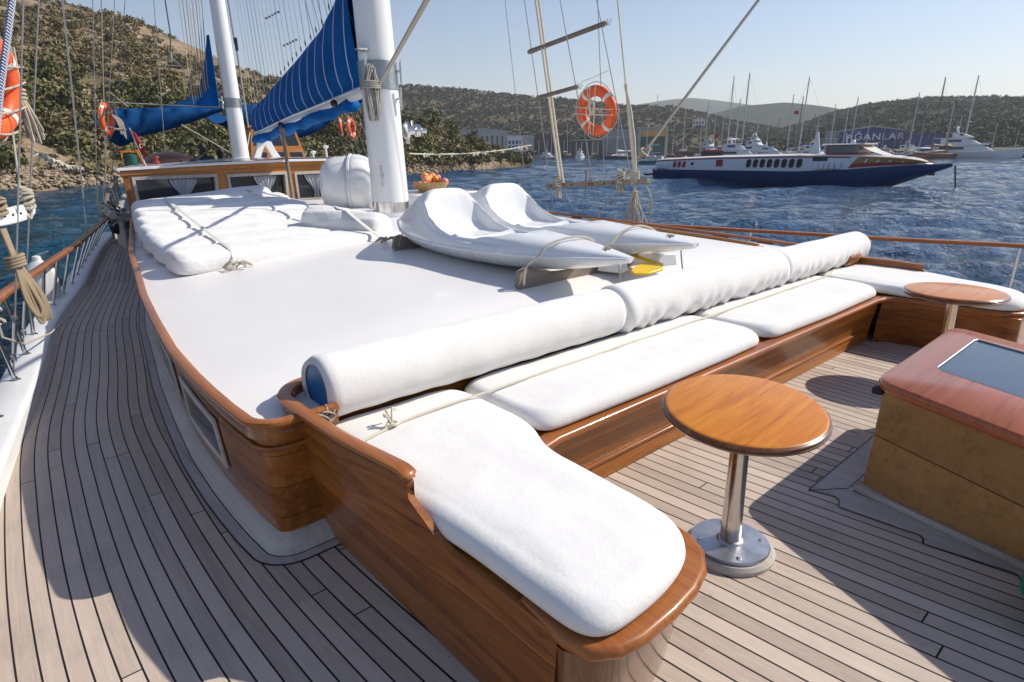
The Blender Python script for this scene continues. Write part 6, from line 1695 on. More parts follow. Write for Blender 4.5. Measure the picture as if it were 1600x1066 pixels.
for k in range(3):
    for r_ in range(2): F(.12+.28*k, .28+.28*k, z0+2+3.4*r_, z0+4.2+3.4*r_, 'window', 'window_dark', .12)
t, F, z0, z1, _ = block('hill_house', 43.0, 43.7, 640, 2.60, 2.60, 10, 'wall_white', 'low white house on the slope, right of the tall one', base=EL(2.1, 640))
for k in range(3): F(.12+.28*k, .28+.28*k, z0+1.5, z0+3.8, 'window', 'window_dark', .12)
t, F, z0, z1, (a, b_, u, n) = block('yacht_yard_shed', 68.5, 72.7, 330, 1.36, 1.36, 45, 'cladding_blue', 'big blue yacht yard shed with white lettering across its front', 'cladding_pale', ridge=1.7)
def text(body, c, size, par, sx=1.0):
    cu = bpy.data.curves.new('lettering', 'FONT'); cu.body = body; cu.size = size; cu.extrude = .05; cu.align_x = 'CENTER'; cu.align_y = 'CENTER'; cu.space_character = 1.12
    o = bpy.data.objects.new('lettering', cu); COL.objects.link(o); bpy.context.view_layer.update()
    me = bpy.data.meshes.new_from_object(o.evaluated_get(bpy.context.evaluated_depsgraph_get())); bpy.data.objects.remove(o); bpy.data.curves.remove(cu)
    me.name = 'lettering'; me.materials.clear(); me.materials.append(MATS['letter_white']); o = bpy.data.objects.new('lettering', me); COL.objects.link(o)
    R_ = Matrix((u, Vector((0, 0, 1)), -n)).transposed().to_4x4()
    o.parent = par; M_ = Matrix.Translation(c) @ R_ @ Matrix.Diagonal((sx, 1, 1, 1)); o.matrix_parent_inverse = rootinv(par); o.matrix_basis = M_
    return o
cc = a.lerp(b_, .55)-n*.3
text('AĞANLAR', cc+Vector((0, 0, z1-2.6)), 4.0, t, 1.15); text('YACHT', a.lerp(b_, .42)-n*.3+Vector((0, 0, z1-6.2)), 3.3, t)
block('yard_annex', 72.75, 75.3, 322, 1.0, 1.0, 30, 'cladding_blue', 'lower blue annex continuing right of the lettered yacht shed', 'cladding_blue')
t, F, z0, z1, _ = block('yard_store', 67.35, 68.4, 335, 1.30, 1.36, 30, 'cladding_grey', 'narrow grey ribbed store left of the lettered blue shed')
for k in range(7): F(.05+.135*k, .09+.135*k, z0, z1-.5, 'rib', 'cladding_pale', .3)
# stone jetty at the far right
m = MB(); A = [at(77.5, 300), at(80, 292), at(84, 284), at(90, 280)]
m.loft([[p+Vector((0, 0, SEA-.5)), p+Vector((0, 0, 1.4)), p*1.02+Vector((0, 0, 1.6)), p*1.03+Vector((0, 0, SEA-.5))] for p in A], closed=False); tag(m.build('stone_jetty', 'rock_tan'), 'low brown stone jetty at the far right of the harbour', 'jetty')

# ------------------------------------------------------------------ boats
plain('hull_white', (.72, .72, .72), .3, var=.05, vscale=.5); plain('hull_brown', (.16, .075, .035), .4, var=.2, vscale=.6); plain('hull_navy', (.02, .03, .07), .35); plain('hull_grey', (.22, .24, .26), .5); plain('hull_dark', (.03, .027, .026), .5)
plain('mast_alloy', (.50, .50, .49), .4, .4); plain('mast_wood', (.22, .13, .07), .5); plain('deck_tan', (.40, .30, .2), .7); plain('cover_blue', (.02, .06, .22), .8); plain('teal_paint', (.03, .16, .17), .4); plain('tan_cloth', (.48, .40, .29), .9)
def hullmesh(L, B, fb, bow=.0, stern=.65, sheer=.5, n=26):
    rings = []
    for i in range(n):
        t = i/(n-1); x = -L/2+L*t
        w = B/2*(stern+(1-stern)*math.sin(min(1, t/.45)*PI/2)) if t < .45 else B/2*max(.02, 1-((t-.45)/.55)**2.2)
        z = fb+sheer*((t-.35)**2)*2.2; k = max(0, (t-.86)/.14)
        rings.append([(x+.9*k*k*(z)/fb*.5, s*w*f, zz) for s, f, zz in ((-1, 1, z), (-1, .93, z*.45), (-1, .72, -.1+.2*k), (-1, .05, -.5+.4*k), (1, .05, -.5+.4*k), (1, .72, -.1+.2*k), (1, .93, z*.45), (1, 1, z))])
    return rings
def sailboat(hullm, mastm, two=False, cover='cover_blue', wood=False):
    t = thing('sailing_boat', 'sailing boat at its mooring', 'sailing boat', (0, 0, SEA), 0, 'boats with masts in the harbour')
    m = MB(); R_ = hullmesh(14, 4, 1.25); m.loft(R_, closed=True); m.build('hull', hullm, t)
    m = MB(); m.loft([[p for p in (Vector(r[0]), Vector(r[-1]))]+[Vector(r[-1])+Vector((0, -.05, .04)), Vector(r[0])+Vector((0, .05, .04))] for r in R_]); m.build('deck', 'deck_tan', t)
    m = MB(); m.loft([[(x, s*w, z) for s, z in ((-1, 1.2), (-1, zt), (1, zt), (1, 1.2))] for x, w, zt in ((-3.2, 1.25, 2.05), (-1, 1.35, 2.1), (2, 1.15, 1.95), (3.6, .7, 1.55))]); cab = m.build('cabin', 'hull_white' if not wood else 'hull_brown', t, bevel=.08)
    for s in (-1, 1):
        m = MB(); m.extr([(-2.8, s*1.36, 1.62), (1.4, s*1.28, 1.6), (1.4, s*1.27, 1.84), (-2.8, s*1.35, 1.9)], (0, -.06*s, 0)); m.build('window_strip', 'window_dark', cab)
    def mst(x, h, r_):
        m = MB(); m.tube([(x, 0, 1.5), (x-.2, 0, h*.5), (x-.45, 0, h)], [r_*1.35, r_*1.2, r_*.9], 8); mm = m.build('mast', mastm, t)
        m = MB()
        for f in (.45, .72): m.tube([(x-.2, -1.0*(1.2-f), h*f), (x-.25, 0, h*f), (x-.2, 1.0*(1.2-f), h*f)], .04, 5)
        m.build('spreader', mastm, mm)
        m = MB(); 
        for s in (-1, 1): m.tube([(x-.3, s*1.85, 1.4), (x-.25, s*1.0*.75, h*.45), (x-.45, 0, h*.97)], .015, 4)
        m.tube([(6.6, 0, 1.75), (x-.45, 0, h*.95)], .02, 4); m.tube([(-6.9, 0, 1.4), (x-.45, 0, h*.98)], .015, 4); m.build('stays', 'wire', t)
        m = MB(); m.tube([(x-.1, 0, 3.0), (x-4.6*h/18, 0, 2.9)], [.12, .10], 8); bo = m.build('boom', mastm, t)
        m = MB(); m.tube([(x-.3, 0, 3.3), (x-2, 0, 3.22), (x-4.5*h/18, 0, 3.08)], [.28, .24, .12], 10); m.build('sail_cover', cover, bo)
    mst(1.2, 18, .13)
    if two: mst(-4.2, 13, .10)
    m = MB(); m.loft([[(-6.2+.0, s*1.5, z) for s, z in ((-1, 2.9), (0, 3.15), (1, 2.9))], [(-3.4, s*1.6, z) for s, z in ((-1, 3.0), (0, 3.3), (1, 3.0))]], closed=False); m.build('bimini', 'tan_cloth' if wood else cover, t)
    m = MB()
    for k in range(9):
        x = -6.4+1.6*k
        for s in (-1, 1):
            i = min(25, max(0, int((x+7)/14*25))); y = abs(R_[i][0][1])*.95; m.tube([(x, s*y, R_[i][0][2]), (x, s*y, R_[i][0][2]+.65)], .02, 4)
    m.build('guard_rail', 'steel_dull', t)
    return t
def motoryacht(decks=2):
    t = thing('motor_yacht', 'x', 'motor yacht', (0, 0, SEA), 0, 'motor yachts in the harbour')
    m = MB(); R_ = hullmesh(16, 4.6, 1.7, sheer=1.0, stern=.9); m.loft(R_); m.build('hull', 'hull_white', t)
    z = 1.6; spans = [(-6.6, 4.2, 1.9), (-5.2, 1.6, 1.7), (-3.4, .2, 1.2)]
    for k in range(decks):
        x0, x1, w = spans[k]; h = (1.9, 1.7, 1.2)[k]
        m = MB(); m.loft([[(x, s*ww, zz) for s, zz in ((-1, z), (-.96, zt), (.96, zt), (1, z))] for x, ww, zt in ((x0, w, z+h), (x0+1, w, z+h), ((x0+x1)/2, w*.98, z+h), (x1-2.2, w*.85, z+h*.98), (x1, w*.55, z+.25))]); c = m.build('superstructure', 'hull_white', t, bevel=.08)
        for s in (-1, 1):
            m = MB(); m.extr([(x0+1.2, s*(w*1.005), z+h*.42), ((x0+x1)/2, s*(w*.99+.01), z+h*.42), ((x0+x1)/2, s*(w*.985+.01), z+h*.80), (x0+1.2, s*(w*.995), z+h*.80)], (0, -.05*s, 0)); m.build('window_strip', 'window_dark', c)
        m = MB(); m.loft([[(x, s*ww, zz) for s, zz in ((-1, z+h), (-1, z+h+.12), (1, z+h+.12), (1, z+h))] for x, ww in ((x0-1.2, w), (x1-2.0, w*.92), (x1-1.2, w*.5))]); m.build('deck_edge', 'hull_white', t)
        z += h+.1
    m = MB(); m.tube([(-2.4, -.9, z), (-2.8, -.7, z+1), (-2.8, .7, z+1), (-2.4, .9, z)], .14, 8); m.tube([(-2.8, 0, z+1), (-2.9, 0, z+2.2)], [.08, .03], 6); m.ball((-2.7, .4, z+1.3), .28, 10, 8); m.build('radar_arch', 'hull_white', t)
    m = MB(); m.tube([(8.2, 0, 3.3), (6, 1.3, 2.9), (2, 2.1, 2.5)], .025, 5); m.tube([(8.2, 0, 3.3), (6, -1.3, 2.9), (2, -2.1, 2.5)], .025, 5); m.build('guard_rail', 'steel_dull', t)
    return t
protoS = {'white': sailboat('hull_white', 'mast_alloy'), 'wood': sailboat('hull_brown', 'mast_wood', True, 'tan_cloth', True), 'navy': sailboat('hull_navy', 'mast_alloy', False, 'hull_white'), 'dark': sailboat('hull_dark', 'mast_alloy', False, 'cover_blue', True), 'grey': sailboat('hull_grey', 'mast_alloy')}
protoM = {2: motoryacht(2), 3: motoryacht(3)}
used = set()
def place(kind, proto, az, d, s, rz, label):
    if kind not in used: used.add(kind); o = proto; o.location = at(az, d, SEA); o.rotation_euler = (0, 0, rz); o.scale = (s, s, s); o['label'] = label
    else: o = dup(proto, at(az, d, SEA), rz, label, s)
    return o
SB = [('white', 56.33, 335, 3.13, .7, 'white sailing boat, first mast right of the yellow-banded shed'), ('wood', 57.13, 325, 2.90, 2.2, 'wooden two-masted boat, second mast right of the yellow-banded shed'),
      ('white', 58.27, 305, 4.03, 1.1, 'white sailing boat with a tall mast over the stern of the blue hydrofoil'), ('grey', 58.95, 318, 2.60, 2.6, 'grey sailing boat with a short mast near the red flag'),
      ('navy', 60.10, 290, 5.33, .9, 'navy sailing boat with a very tall mast above the red launch'), ('white', 60.86, 296, 4.13, 2.3, 'white sailing boat between the two very tall masts behind the red launch'),
      ('white', 61.41, 280, 6.09, 1.3, 'white sailing boat with the tallest mast behind the hydrofoil'), ('wood', 64.0, 300, 2.55, 2.0, 'wooden boat with short masts above the hydrofoil windows'),
      ('white', 64.76, 285, 4.31, .8, 'white sailing boat left of the dark flag above the hydrofoil windows'), ('wood', 65.55, 275, 4.13, 1.2, 'wooden two-masted boat flying the dark flag'),
      ('white', 65.95, 265, 5.52, 1.9, 'white sailing boat with very tall mast just right of the dark flag'), ('white', 67.85, 270, 3.46, .6, 'white sailing boat in front of the grey ribbed store'),
      ('grey', 68.9, 262, 3.18, 2.4, 'grey sailing boat crossing the left edge of the blue lettered shed'), ('white', 69.42, 255, 3.90, 1.0, 'white sailing boat, taller of the pair at the left edge of the blue shed'),
      ('wood', 71.65, 262, 3.20, 1.7, 'wooden two-masted boat before the right part of the lettering'), ('wood', 72.4, 268, 2.85, 2.5, 'smaller wooden two-masted boat at the right edge of the lettered shed'),
      ('navy', 73.44, 258, 4.00, 1.2, 'navy sailing boat before the low blue annex'), ('white', 74.0, 262, 1.79, 2.2, 'small white sailing boat with the shortest mast by the blue annex'),
      ('wood', 74.85, 250, 4.90, 2.85, 'long wooden boat with tall masts just left of the big white yacht'), ('white', 76.83, 285, 4.92, 1.0, 'white sailing boat whose tall mast rises behind the big white yacht'),
      ('dark', 46.22, 330, 2.13, .4, 'small dark sailing boat before the brown boat sheds'), ('dark', 49.89, 330, 1.69, 2.7, 'dark sailing boat with a short mast under the face-on lifebuoy'),
      ('navy', 50.87, 320, 3.62, 2.9, 'navy sailing boat right of the face-on lifebuoy'), ('white', 53.41, 300, 2.79, 1.8, 'white sailing boat in front of the yellow-banded shed'),
      ('white', 55.6, 345, 2.2, 1.9, 'white sailing boat moored close at the right end of the yellow-banded shed'), ('grey', 57.7, 342, 2.35, .5, 'grey sailing boat squeezed between the wooden boat and the tall mast'), ('white', 59.6, 335, 2.9, 2.6, 'white sailing boat with a thin mast right of the small red flag'), ('dark', 62.3, 330, 3.3, .9, 'dark sailing boat just right of the tallest mast'), ('white', 63.2, 318, 2.4, 2.2, 'white sailing boat with a low mast over the middle of the hydrofoil roof'),
      ('grey', 66.9, 300, 3.0, 1.5, 'grey sailing boat between the tall flag mast and the grey ribbed store'), ('dark', 70.4, 290, 2.5, .8, 'dark sailing boat moored under the first letters on the blue shed'), ('white', 75.7, 290, 3.1, 2.1, 'white sailing boat its mast above the stern of the big white yacht'), ('grey', 76.2, 300, 2.3, .7, 'grey sailing boat hidden behind the upper decks of the big white yacht'), ('white', 78.4, 300, 1.7, 1.8, 'white sailing boat with a short mast between the big white yacht and the jetty'), ('wood', 48.6, 345, 2.2, .9, 'wooden two-masted boat behind the lower half of the face-on lifebuoy'), ('grey', 45.0, 350, 2.0, 2.4, 'grey sailing boat beside the cream halyards'),
      ('dark', 79.65, 285, 1.25, 1.4, 'dark sailing boat by the stone jetty at the far right')]
for kd, az, d, el, rz, lab in SB:
    h = d*math.tan(math.radians(el))+3.47; place(kd, protoS[kd], az, d, h/18, rz, lab)
MY = [(2, 58.6, 285, 1.0, -2.3, 'white motor yacht left of the red launch'), (2, 61.0, 215, 1.05, -.9, 'white motor yacht close behind the hydrofoil stern roof'), (3, 62.4, 260, 1.0, -2.0, 'three-decked motor yacht above the middle of the hydrofoil'), (2, 63.6, 250, .9, -1.2, 'smaller white motor yacht above the hydrofoil windows'),
      (2, 66.8, 245, .95, -2.2, 'white motor yacht left of the hydrofoil bridge'), (2, 71.0, 285, .8, -1.0, 'white motorboat ashore below the white lettering'), (2, 71.9, 285, .7, -2.0, 'small white motorboat ashore right below the lettering'),
      (2, 73.3, 275, .9, -2.4, 'white motor yacht before the blue annex'), (2, 47.5, 345, .8, .5, 'small white motorboat before the dark open shed'), (2, 44.6, 365, .75, -1.6, 'small white motorboat before the brown boat shed'), (2, 42.6, 380, .8, 1.2, 'small white motorboat by the quay below the white house')]
for k, az, d, s, rz, lab in MY: place('m%d' % k, protoM[k], az, d, s, rz, lab)
big = dup(protoM[3], at(77.0, 262, SEA), math.radians(-77+4), 'big three-decked white yacht moored at the far right', (1.62, 1.5, 1.25))
# red launch just behind the hydrofoil stern
t = thing('launch', 'dark red launch with a white stripe lying behind the stern of the hydrofoil', 'launch', at(58.2, 112, SEA))
ang = math.atan2(-1, .62); 
def L2W(o, az, d, rz, kids=True): o.location = at(az, d, SEA); o.rotation_euler = (0, 0, rz)
m = MB(); R_ = hullmesh(13, 3.6, 2.1, sheer=.9, stern=.8); m.loft(R_); m.build('hull', 'red_paint', t, world=False)
m = MB(); m.loft([[Vector(r[0])+Vector((0, -.03, -.55)), Vector(r[0])+Vector((0, -.03, -.35)), Vector(r[-1])+Vector((0, .03, -.35)), Vector(r[-1])+Vector((0, .03, -.55))] for r in R_]); m.build('stripe', 'hull_white', t, world=False)
m = MB(); m.box((-1, 0, 2.9), (3.2, 2.2, 1.6)); m.build('wheelhouse', 'red_paint', t, world=False, bevel=.1); m = MB(); m.box((-1, 0, 3.1), (3.26, 2.26, .6)); m.build('window_band', 'window_dark', t, world=False)
m = MB(); m.tube([(3.4, 0, 2), (5.6, 0, 3.4)], .12, 8); m.tube([(-1.5, 0, 3.6), (-1.5, 0, 5.4)], .06, 6); m.build('mast', 'hull_dark', t, world=False)
t.location = at(58.3, 118, SEA); t.rotation_euler = (0, 0, math.radians(140))
# low work boat with a teal waterline and a small white tender
t = thing('work_boat', 'low grey work boat with a teal hull in front of the yellow-banded shed', 'work boat', (0, 0, 0))
m = MB(); R_ = hullmesh(9, 2.8, 1.0, stern=.85); m.loft(R_); m.build('hull', 'teal_paint', t, world=False); m = MB(); m.box((-1.2, 0, 1.6), (2.4, 1.8, 1.3)); m.build('cabin', 'hull_white', t, world=False, bevel=.1)
m = MB(); m.box((-1.2, 0, 1.85), (2.46, 1.86, .45)); m.build('window_band', 'window_dark', t, world=False); m = MB(); m.tube([(1.2, 0, 1), (1.1, 0, 5.2)], .05, 6); m.build('mast', 'mast_alloy', t, world=False)
L2W(t, 53.4, 190, math.radians(-50))
t = thing('gulet', 'dark wooden gulet with low blue awning moored under the face-on lifebuoy', 'gulet', (0, 0, 0))
m = MB(); m.loft(hullmesh(20, 5.4, 1.9, sheer=1.6, stern=.8)); m.build('hull', 'hull_dark', t, world=False); m = MB(); m.box((-2, 0, 2.7), (9, 3.4, 1.4)); m.build('deckhouse', 'hull_brown', t, world=False, bevel=.1); m = MB(); m.box((-5, 0, 4.1), (6, 3.8, .15)); m.build('awning', 'cover_blue', t, world=False)
m = MB(); m.tube([(1, 0, 2), (.6, 0, 15)], [.16, .1], 8); m.tube([(9.5, 0, 3.6), (13, 0, 4.6)], .1, 6); m.build('mast', 'mast_wood', t, world=False)
L2W(t, 50.4, 345, math.radians(-45))
t = thing('barge', 'long grey covered barge along the quay left of the cream halyards', 'barge', (0, 0, 0))
m = MB(); m.loft(hullmesh(30, 6, 2.2, stern=.95, sheer=.8)); m.build('hull', 'hull_grey', t, world=False); m = MB(); m.box((-3, 0, 3.4), (20, 5, 1.9)); m.build('deckhouse', 'hull_dark', t, world=False); m = MB(); m.box((-3, 0, 4.6), (22, 5.8, .35)); m.build('roof', 'tan_cloth', t, world=False)
L2W(t, 42.3, 395, math.radians(-48))

# ------------------------------------------------------------------ hydrofoil ferry
fer = thing('hydrofoil_ferry', 'long blue and white hydrofoil ferry with golden front windows crossing the bay', 'ferry', (0, 0, 0))
FL = 33.0
def fb(t): return 2.35*(.80+.20*sstep(0, .2, t)) if t < .62 else 2.35*max(.03, 1-((t-.62)/.38)**2.1)
def zn(t): return interp(t, [0, .1, .6, .75, .85, .92, 1], [1.40, 1.38, 1.42, 1.65, 1.95, 2.12, 2.22])
def xb(t): return FL*t
rings = []
for i in range(60):
    t_ = i/59; w = fb(t_); z = zn(t_); k = min(1, max(0, (t_-.80)/.20)); zb = -.6+2.55*k
    rings.append([(xb(t_), s*w*f, zz) for s, f, zz in ((-1, 1, z), (-1, .97, z*.55+zb*.45), (-1, .80, z*.25+zb*.75), (-1, .05, zb), (1, .05, zb), (1, .80, z*.25+zb*.75), (1, .97, z*.55+zb*.45), (1, 1, z))])
m = MB(); m.loft(rings); m.build('lower_hull', 'navy_paint', fer, world=False)
plain('ferry_glass', (.16, .20, .22), .12, coat=.5); plain('ferry_white', (.62, .66, .72), .35, var=.06, vscale=.6); plain('ferry_red', (.30, .03, .03), .35); plain('ferry_cream', (.72, .66, .56), .3)  # ferry_glass: sky reflection put into its paler base colour
def zr(t): return interp(t, [.0, .02, .3, .6, .80, .88, .93, .955], [2.35, 2.55, 2.85, 2.98, 2.92, 2.75, 2.45, 2.05])
def ring_s(t_, w0=.985, w1=.90):
    w = fb(t_)*.96; a, c = zn(t_), zr(t_)
    return [(xb(t_), s*w*f, z) for s, f, z in ((-1, 1, a-.02), (-1, .99, a+(c-a)*.6), (-1, .94, a+(c-a)*.88), (-1, .80, c), (1, .80, c), (1, .94, a+(c-a)*.88), (1, .99, a+(c-a)*.6), (1, 1, a-.02))]
T_ = [.012+.74*i/29 for i in range(30)]
m = MB(); m.loft([ring_s(x) for x in T_]); m.build('superstructure', 'ferry_white', fer, world=False)
T2 = [.752+.20*i/13 for i in range(14)]
m = MB(); m.loft([ring_s(x) for x in T2]); m.build('bow_saloon', 'ferry_white', fer, world=False)
m = MB(); m.loft([[(xb(x), y*fb(x)*.96*.83, zr(x)+z) for y, z in ((-1.12, -.10), (-1.1, -.02), (-.9, .05), (0, .14), (.9, .05), (1.1, -.02), (1.12, -.10))] for x in [.012+.93*i/40 for i in range(41)]], closed=False); m.build('roof', 'ferry_cream', fer, world=False)
m = MB(); m.loft([[(xb(x), s*(fb(x)*.96*.965+.03), zr(x)-.22+z) for s, z in ((-1, 0), (-1, .10))] for x in [.012+.75*i/20 for i in range(21)]], closed=False); m.build('eave_stripe', 'ferry_red', fer, world=False)
m = MB(); m.loft([[(xb(x), -(fb(x)*.985+.02), zn(x)-.12+z) for z in (0, .10)] for x in [.0+.66*i/20 for i in range(21)]], closed=False); m.build('rubbing_strake', 'ferry_white', fer, world=False)
def side_patch(x0, x1, f0, f1, name, mat, side=-1, off=.03, slant=0, n=1):
    """patch on the superstructure side between two heights given as fractions"""
    m = MB(); rows = []
    for i in range(n+1):
        x = x0+(x1-x0)*i/n; w = fb(x)*.96*.992+off; a, c = zn(x), zr(x)
        xs = slant/FL
        rows.append([(xb(x), side*w, a+(c-a)*f0), (xb(x+xs), side*(w-.03), a+(c-a)*f1)])
    m.loft(rows, closed=False); return m.build(name, mat, fer, world=False)
def pane(x0, x1, f0, f1, name, mat, side):
    """window with rounded corners, standing in a thin pale surround"""
    def P(u, v, off):
        x = x0+(x1-x0)*u+.10*v/FL; w = fb(x)*.96*.992+off; a, c = zn(x), zr(x); return (xb(x), side*(w-.03*v), a+(c-a)*(f0+(f1-f0)*v))
    oct_ = [(.28, 0), (.72, 0), (.93, .10), (1, .25), (1, .75), (.93, .90), (.72, 1), (.28, 1), (.07, .90), (0, .75), (0, .25), (.07, .10)]
    big = [(.5+(u-.5)*1.22, .5+(v-.5)*1.14) for u, v in oct_]
    m = MB(); m.loft([[P(u, v, .02) for u, v in big], [P(u, v, .05) for u, v in big], [P(u, v, .05) for u, v in oct_], [P(u, v, .03) for u, v in oct_]], caps=False); w_ = m.build(name, 'ferry_white', fer, world=False)
    g = MB(); g.add([P(u, v, .034) for u, v in oct_], [tuple(range(12))]); g.build('pane', mat, w_, world=False, fix=False)
for side in (-1, 1):
    for k in range(8): pane(.425+.0255*k, .4435+.0255*k, .22, .78, 'window', 'window_dark', side)
    for k in range(3): pane(.105+.024*k, .122+.024*k, .20, .74, 'red_window', 'ferry_red', side)
    side_patch(.195, .208, .38, .64, 'porthole', 'window_dark', side); side_patch(.305, .333, .28, .78, 'side_door', 'ferry_red', side)
    side_patch(.655, .70, .62, .93, 'shadowed_door', 'window_dark', side, .035)
    side_patch(.760, .925, .08, .42, 'bow_stripe', 'ferry_red', side, .04, .3, 8)
    side_patch(.770, .938, .42, .90, 'golden_window', 'gold_glass', side, .05, .5, 8)
    for x in (.80, .83, .86, .89): side_patch(x, x+.005, .44, .86, 'window_post', 'ferry_white', side, .07, .3)
    for x0, n_ in ((.665, 5), (.02, 4)):
        for k in range(n_):
            x = x0+.0155*k; m = MB(); M_ = Matrix.Rotation(PI/2, 3, 'X'); m.lathe([(.05, -.34), (.24, -.32), (.27, -.2), (.27, .2), (.24, .32), (.05, .34)], (xb(x)+.25, side*(fb(x)+.10), zn(x)+.42), 12); m.build('liferaft', 'ferry_white', fer, world=False)
# front windscreen across the bow
m = MB(); rows = []
for k in range(9):
    y = -1+2*k/8; rows.append([(xb(.934)-.9*abs(y)**2, y*fb(.93)*.90, zn(.935)+.15), (xb(.905)-.9*abs(y)**2, y*fb(.905)*.86, zr(.905)-.03)])
m.loft(rows, closed=False); m.build('windscreen', 'gold_glass', fer, world=False)
# bridge
m = MB(); m.loft([[(x, s*w, z) for s in (-1, 1) for z in ((2.8, 3.95) if s < 0 else (3.95, 2.8))] for x, w in ((22.3, 1.3), (24.4, 1.35), (25.4, 1.2))]); m.build('bridge', 'ferry_red', fer, world=False, bevel=.05)
m = MB(); m.loft([[(x, s*w, z) for s in (-1, 1) for z in ((3.2, 3.82) if s < 0 else (3.82, 3.2))] for x, w in ((22.5, 1.36), (24.4, 1.41), (25.45, 1.22))]); m.build('bridge_window', 'ferry_glass', fer, world=False)
m = MB(); m.loft([[(x, s*w, z) for s, z in ((-1, 3.9), (-.9, 4.02), (.9, 4.02), (1, 3.9))] for x, w in ((21.9, 1.4), (24.6, 1.5), (25.9, 1.2))]); m.build('bridge_roof', 'ferry_cream', fer, world=False)
m = MB(); m.loft([[(25.3, s*1.22, z) for s, z in ((-1, 3.9), (1, 3.9))], [(26.4, s*1.05, 3.35) for s in (-1, 1)], [(27.6, s*.95, 2.95) for s in (-1, 1)]], closed=False); m.build('bridge_fairing', 'ferry_cream', fer, world=False)
m = MB(); m.tube([(23.6, 0, 4), (23.4, 0, 5.0)], .05, 6); m.ball((24.2, 0, 4.15), .22, 10, 8); m.tube([(21.9, -1.3, 4.5), (23.2, -1.3, 4.5)], .02, 5); m.tube([(21.9, -1.3, 4.0), (21.9, -1.3, 4.5)], .02, 5); m.tube([(23.2, -1.3, 4), (23.2, -1.3, 4.5)], .02, 5); m.build('bridge_mast', 'ferry_white', fer, world=False)
m = MB(); m.extr([(20.1, -.06, 2.95), (21.0, -.06, 2.95), (20.55, -.06, 5.2), (20.3, -.06, 5.2)], (0, .12, 0)); m.build('signal_mast', 'ferry_white', fer, world=False)
m = MB(); m.tube([(.6, -2.0, .8), (-.6, -2.3, .7), (-1.2, -2.1, .75)], .12, 6); m.tube([(.6, 2, .8), (-.6, 2.3, .7), (-1.2, 2.1, .75)], .12, 6); m.tube([(-1.2, -2.1, .75), (-1.2, 2.1, .75)], .12, 6); m.build('stern_guard', 'hull_dark', fer, world=False)
m = MB(); 
for s in (-1, 1): m.tube([(31.0, s*.55, 2.1), (31, s*.5, 2.9), (29.4, s*1.0, 2.75), (29.4, s*1.05, 2.0)], .025, 5)
m.build('bow_rail', 'ferry_red', fer, world=False)
m = MB(); m.box((31.6, -.3, 1.35), (.5, .3, .3)); m.build('bow_anchor', 'hull_dark', fer, world=False, bevel=.05)
fer.location = (68.6, 48.5, SEA); fer.rotation_euler = (0, 0, math.atan2(15.6-48.5, 64.1-68.6))
ropeobj('anchor_chain', [(64.1, 15.6, .3), (64.1, 15.42, -.8), (64.1, 15.2, SEA-.2)], .07, 'hull_dark', 'dark anchor chain dropping from the bow of the hydrofoil', 'chain')
# flags
def flag(p, h, label, mat='red_cloth'):
    t = thing('flag', label, 'flag', p); p = Vector(p); m = MB(); m.tube([p, p+Vector((0, 0, h))], .05, 5); m.build('staff', 'mast_alloy', t)
    m = MB(); m.loft([[p+Vector((-f*1.3+.0, f*.8+.15*math.sin(f*5), h-z+.1*math.sin(f*4))) for z in (0, .9)] for f in [i/6 for i in range(7)]], closed=False); m.build('cloth', mat, t)
flag(at(65.2, 200, SEA+3), 11, 'dark red flag on a staff above the hydrofoil windows'); flag(at(59.2, 190, SEA+2), 6.0, 'small red flag between the masts above the red launch')
# relay mast on the farthest ridge
p = at(53.95, 3250, EL(4.05, 3250)); tag(MB().tube([p, p+Vector((0, 0, 34))], 2.2, 5).build('relay_mast', 'hull_grey'), 'tiny relay mast on the farthest blue ridge', 'mast')

# ------------------------------------------------------------------ air
HAZE = True
if HAZE:
    m_ = bpy.data.materials.new('haze'); m_.use_nodes = True; nt = m_.node_tree
    for n_ in list(nt.nodes): nt.nodes.remove(n_)
    out = nt.nodes.new('ShaderNodeOutputMaterial'); pv = nt.nodes.new('ShaderNodeVolumePrincipled')
    pv.inputs['Color'].default_value = (.93, .96, 1, 1); pv.inputs['Density'].default_value = .00018; pv.inputs['Anisotropy'].default_value = .2
    nt.links.new(pv.outputs[0], out.inputs['Volume']); MATS['haze'] = m_
    m = MB(); m.box((300, 300, 162), (8800, 8800, 332)); o = tag(m.build('haze', 'haze', smooth=False), kind='stuff')

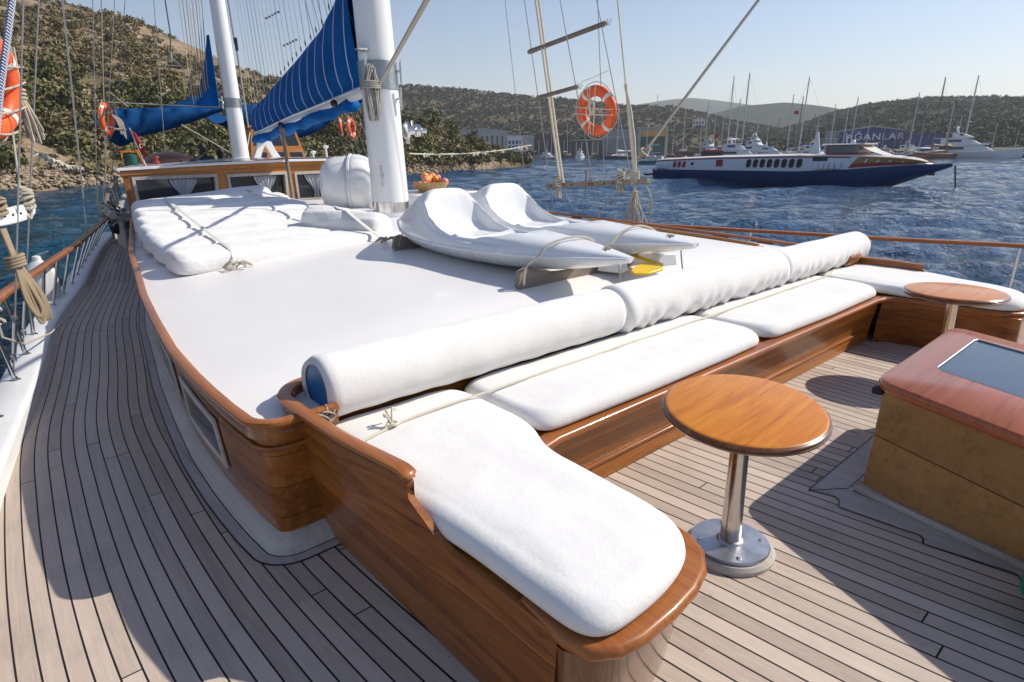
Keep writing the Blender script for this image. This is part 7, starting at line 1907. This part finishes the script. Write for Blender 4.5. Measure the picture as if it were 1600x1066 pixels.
# ------------------------------------------------------------------ light, sky, camera
SUN = Vector((1.10, -.48, 1.0)).normalized()
sl = bpy.data.lights.new('sun', 'SUN'); sl.energy = 4.3; sl.angle = math.radians(.53); sl.color = (1, .935, .83)
so = bpy.data.objects.new('sun', sl); COL.objects.link(so); so.rotation_euler = (-SUN).to_track_quat('-Z', 'Y').to_euler()
w = bpy.data.worlds.new('World'); sc.world = w; w.use_nodes = True; nt = w.node_tree
bg = nt.nodes['Background']; sky = nt.nodes.new('ShaderNodeTexSky'); sky.sky_type = 'NISHITA'; sky.sun_disc = False
sky.sun_elevation = math.asin(SUN.z); sky.sun_rotation = math.atan2(SUN.x, SUN.y)
sky.altitude = 0; sky.air_density = 1.15; sky.dust_density = .35; sky.ozone_density = 2.2
mx = nt.nodes.new('ShaderNodeMix'); mx.data_type = 'RGBA'; mx.blend_type = 'MULTIPLY'; mx.inputs[0].default_value = 1; mx.inputs[7].default_value = (1.05, .955, .985, 1)
nt.links.new(sky.outputs[0], mx.inputs[6]); nt.links.new(mx.outputs[2], bg.inputs[0]); bg.inputs[1].default_value = .102

yaw, pitch, roll = math.radians(41.1), math.radians(17.122), math.radians(.719)
fw = Vector((math.sin(yaw)*math.cos(pitch), math.cos(yaw)*math.cos(pitch), -math.sin(pitch)))
r0 = Vector((math.cos(yaw), -math.sin(yaw), 0)); d0 = fw.cross(r0)
rt = math.cos(roll)*r0+math.sin(roll)*d0; dn = -math.sin(roll)*r0+math.cos(roll)*d0
cd = bpy.data.cameras.new('camera'); cd.sensor_width = 36; cd.lens = 950/1600*36; cd.clip_start = .05; cd.clip_end = 20000
co = bpy.data.objects.new('camera', cd); COL.objects.link(co)
co.matrix_world = Matrix.Translation((0, 0, 1.72)) @ Matrix((rt, -dn, -fw)).transposed().to_4x4()
sc.camera = co
sc.view_settings.view_transform = 'Standard'; sc.view_settings.look = 'None'; sc.view_settings.exposure = 0.34; sc.view_settings.gamma = 1
cy = sc.cycles
cy.max_bounces = 6; cy.diffuse_bounces = 3; cy.glossy_bounces = 3; cy.transmission_bounces = 3; cy.transparent_max_bounces = 6; cy.volume_bounces = 0
cy.use_denoising = True
try: cy.denoiser = 'OPENIMAGEDENOISE'
except Exception: pass
cy.sample_clamp_indirect = 6
cy.use_adaptive_sampling = False
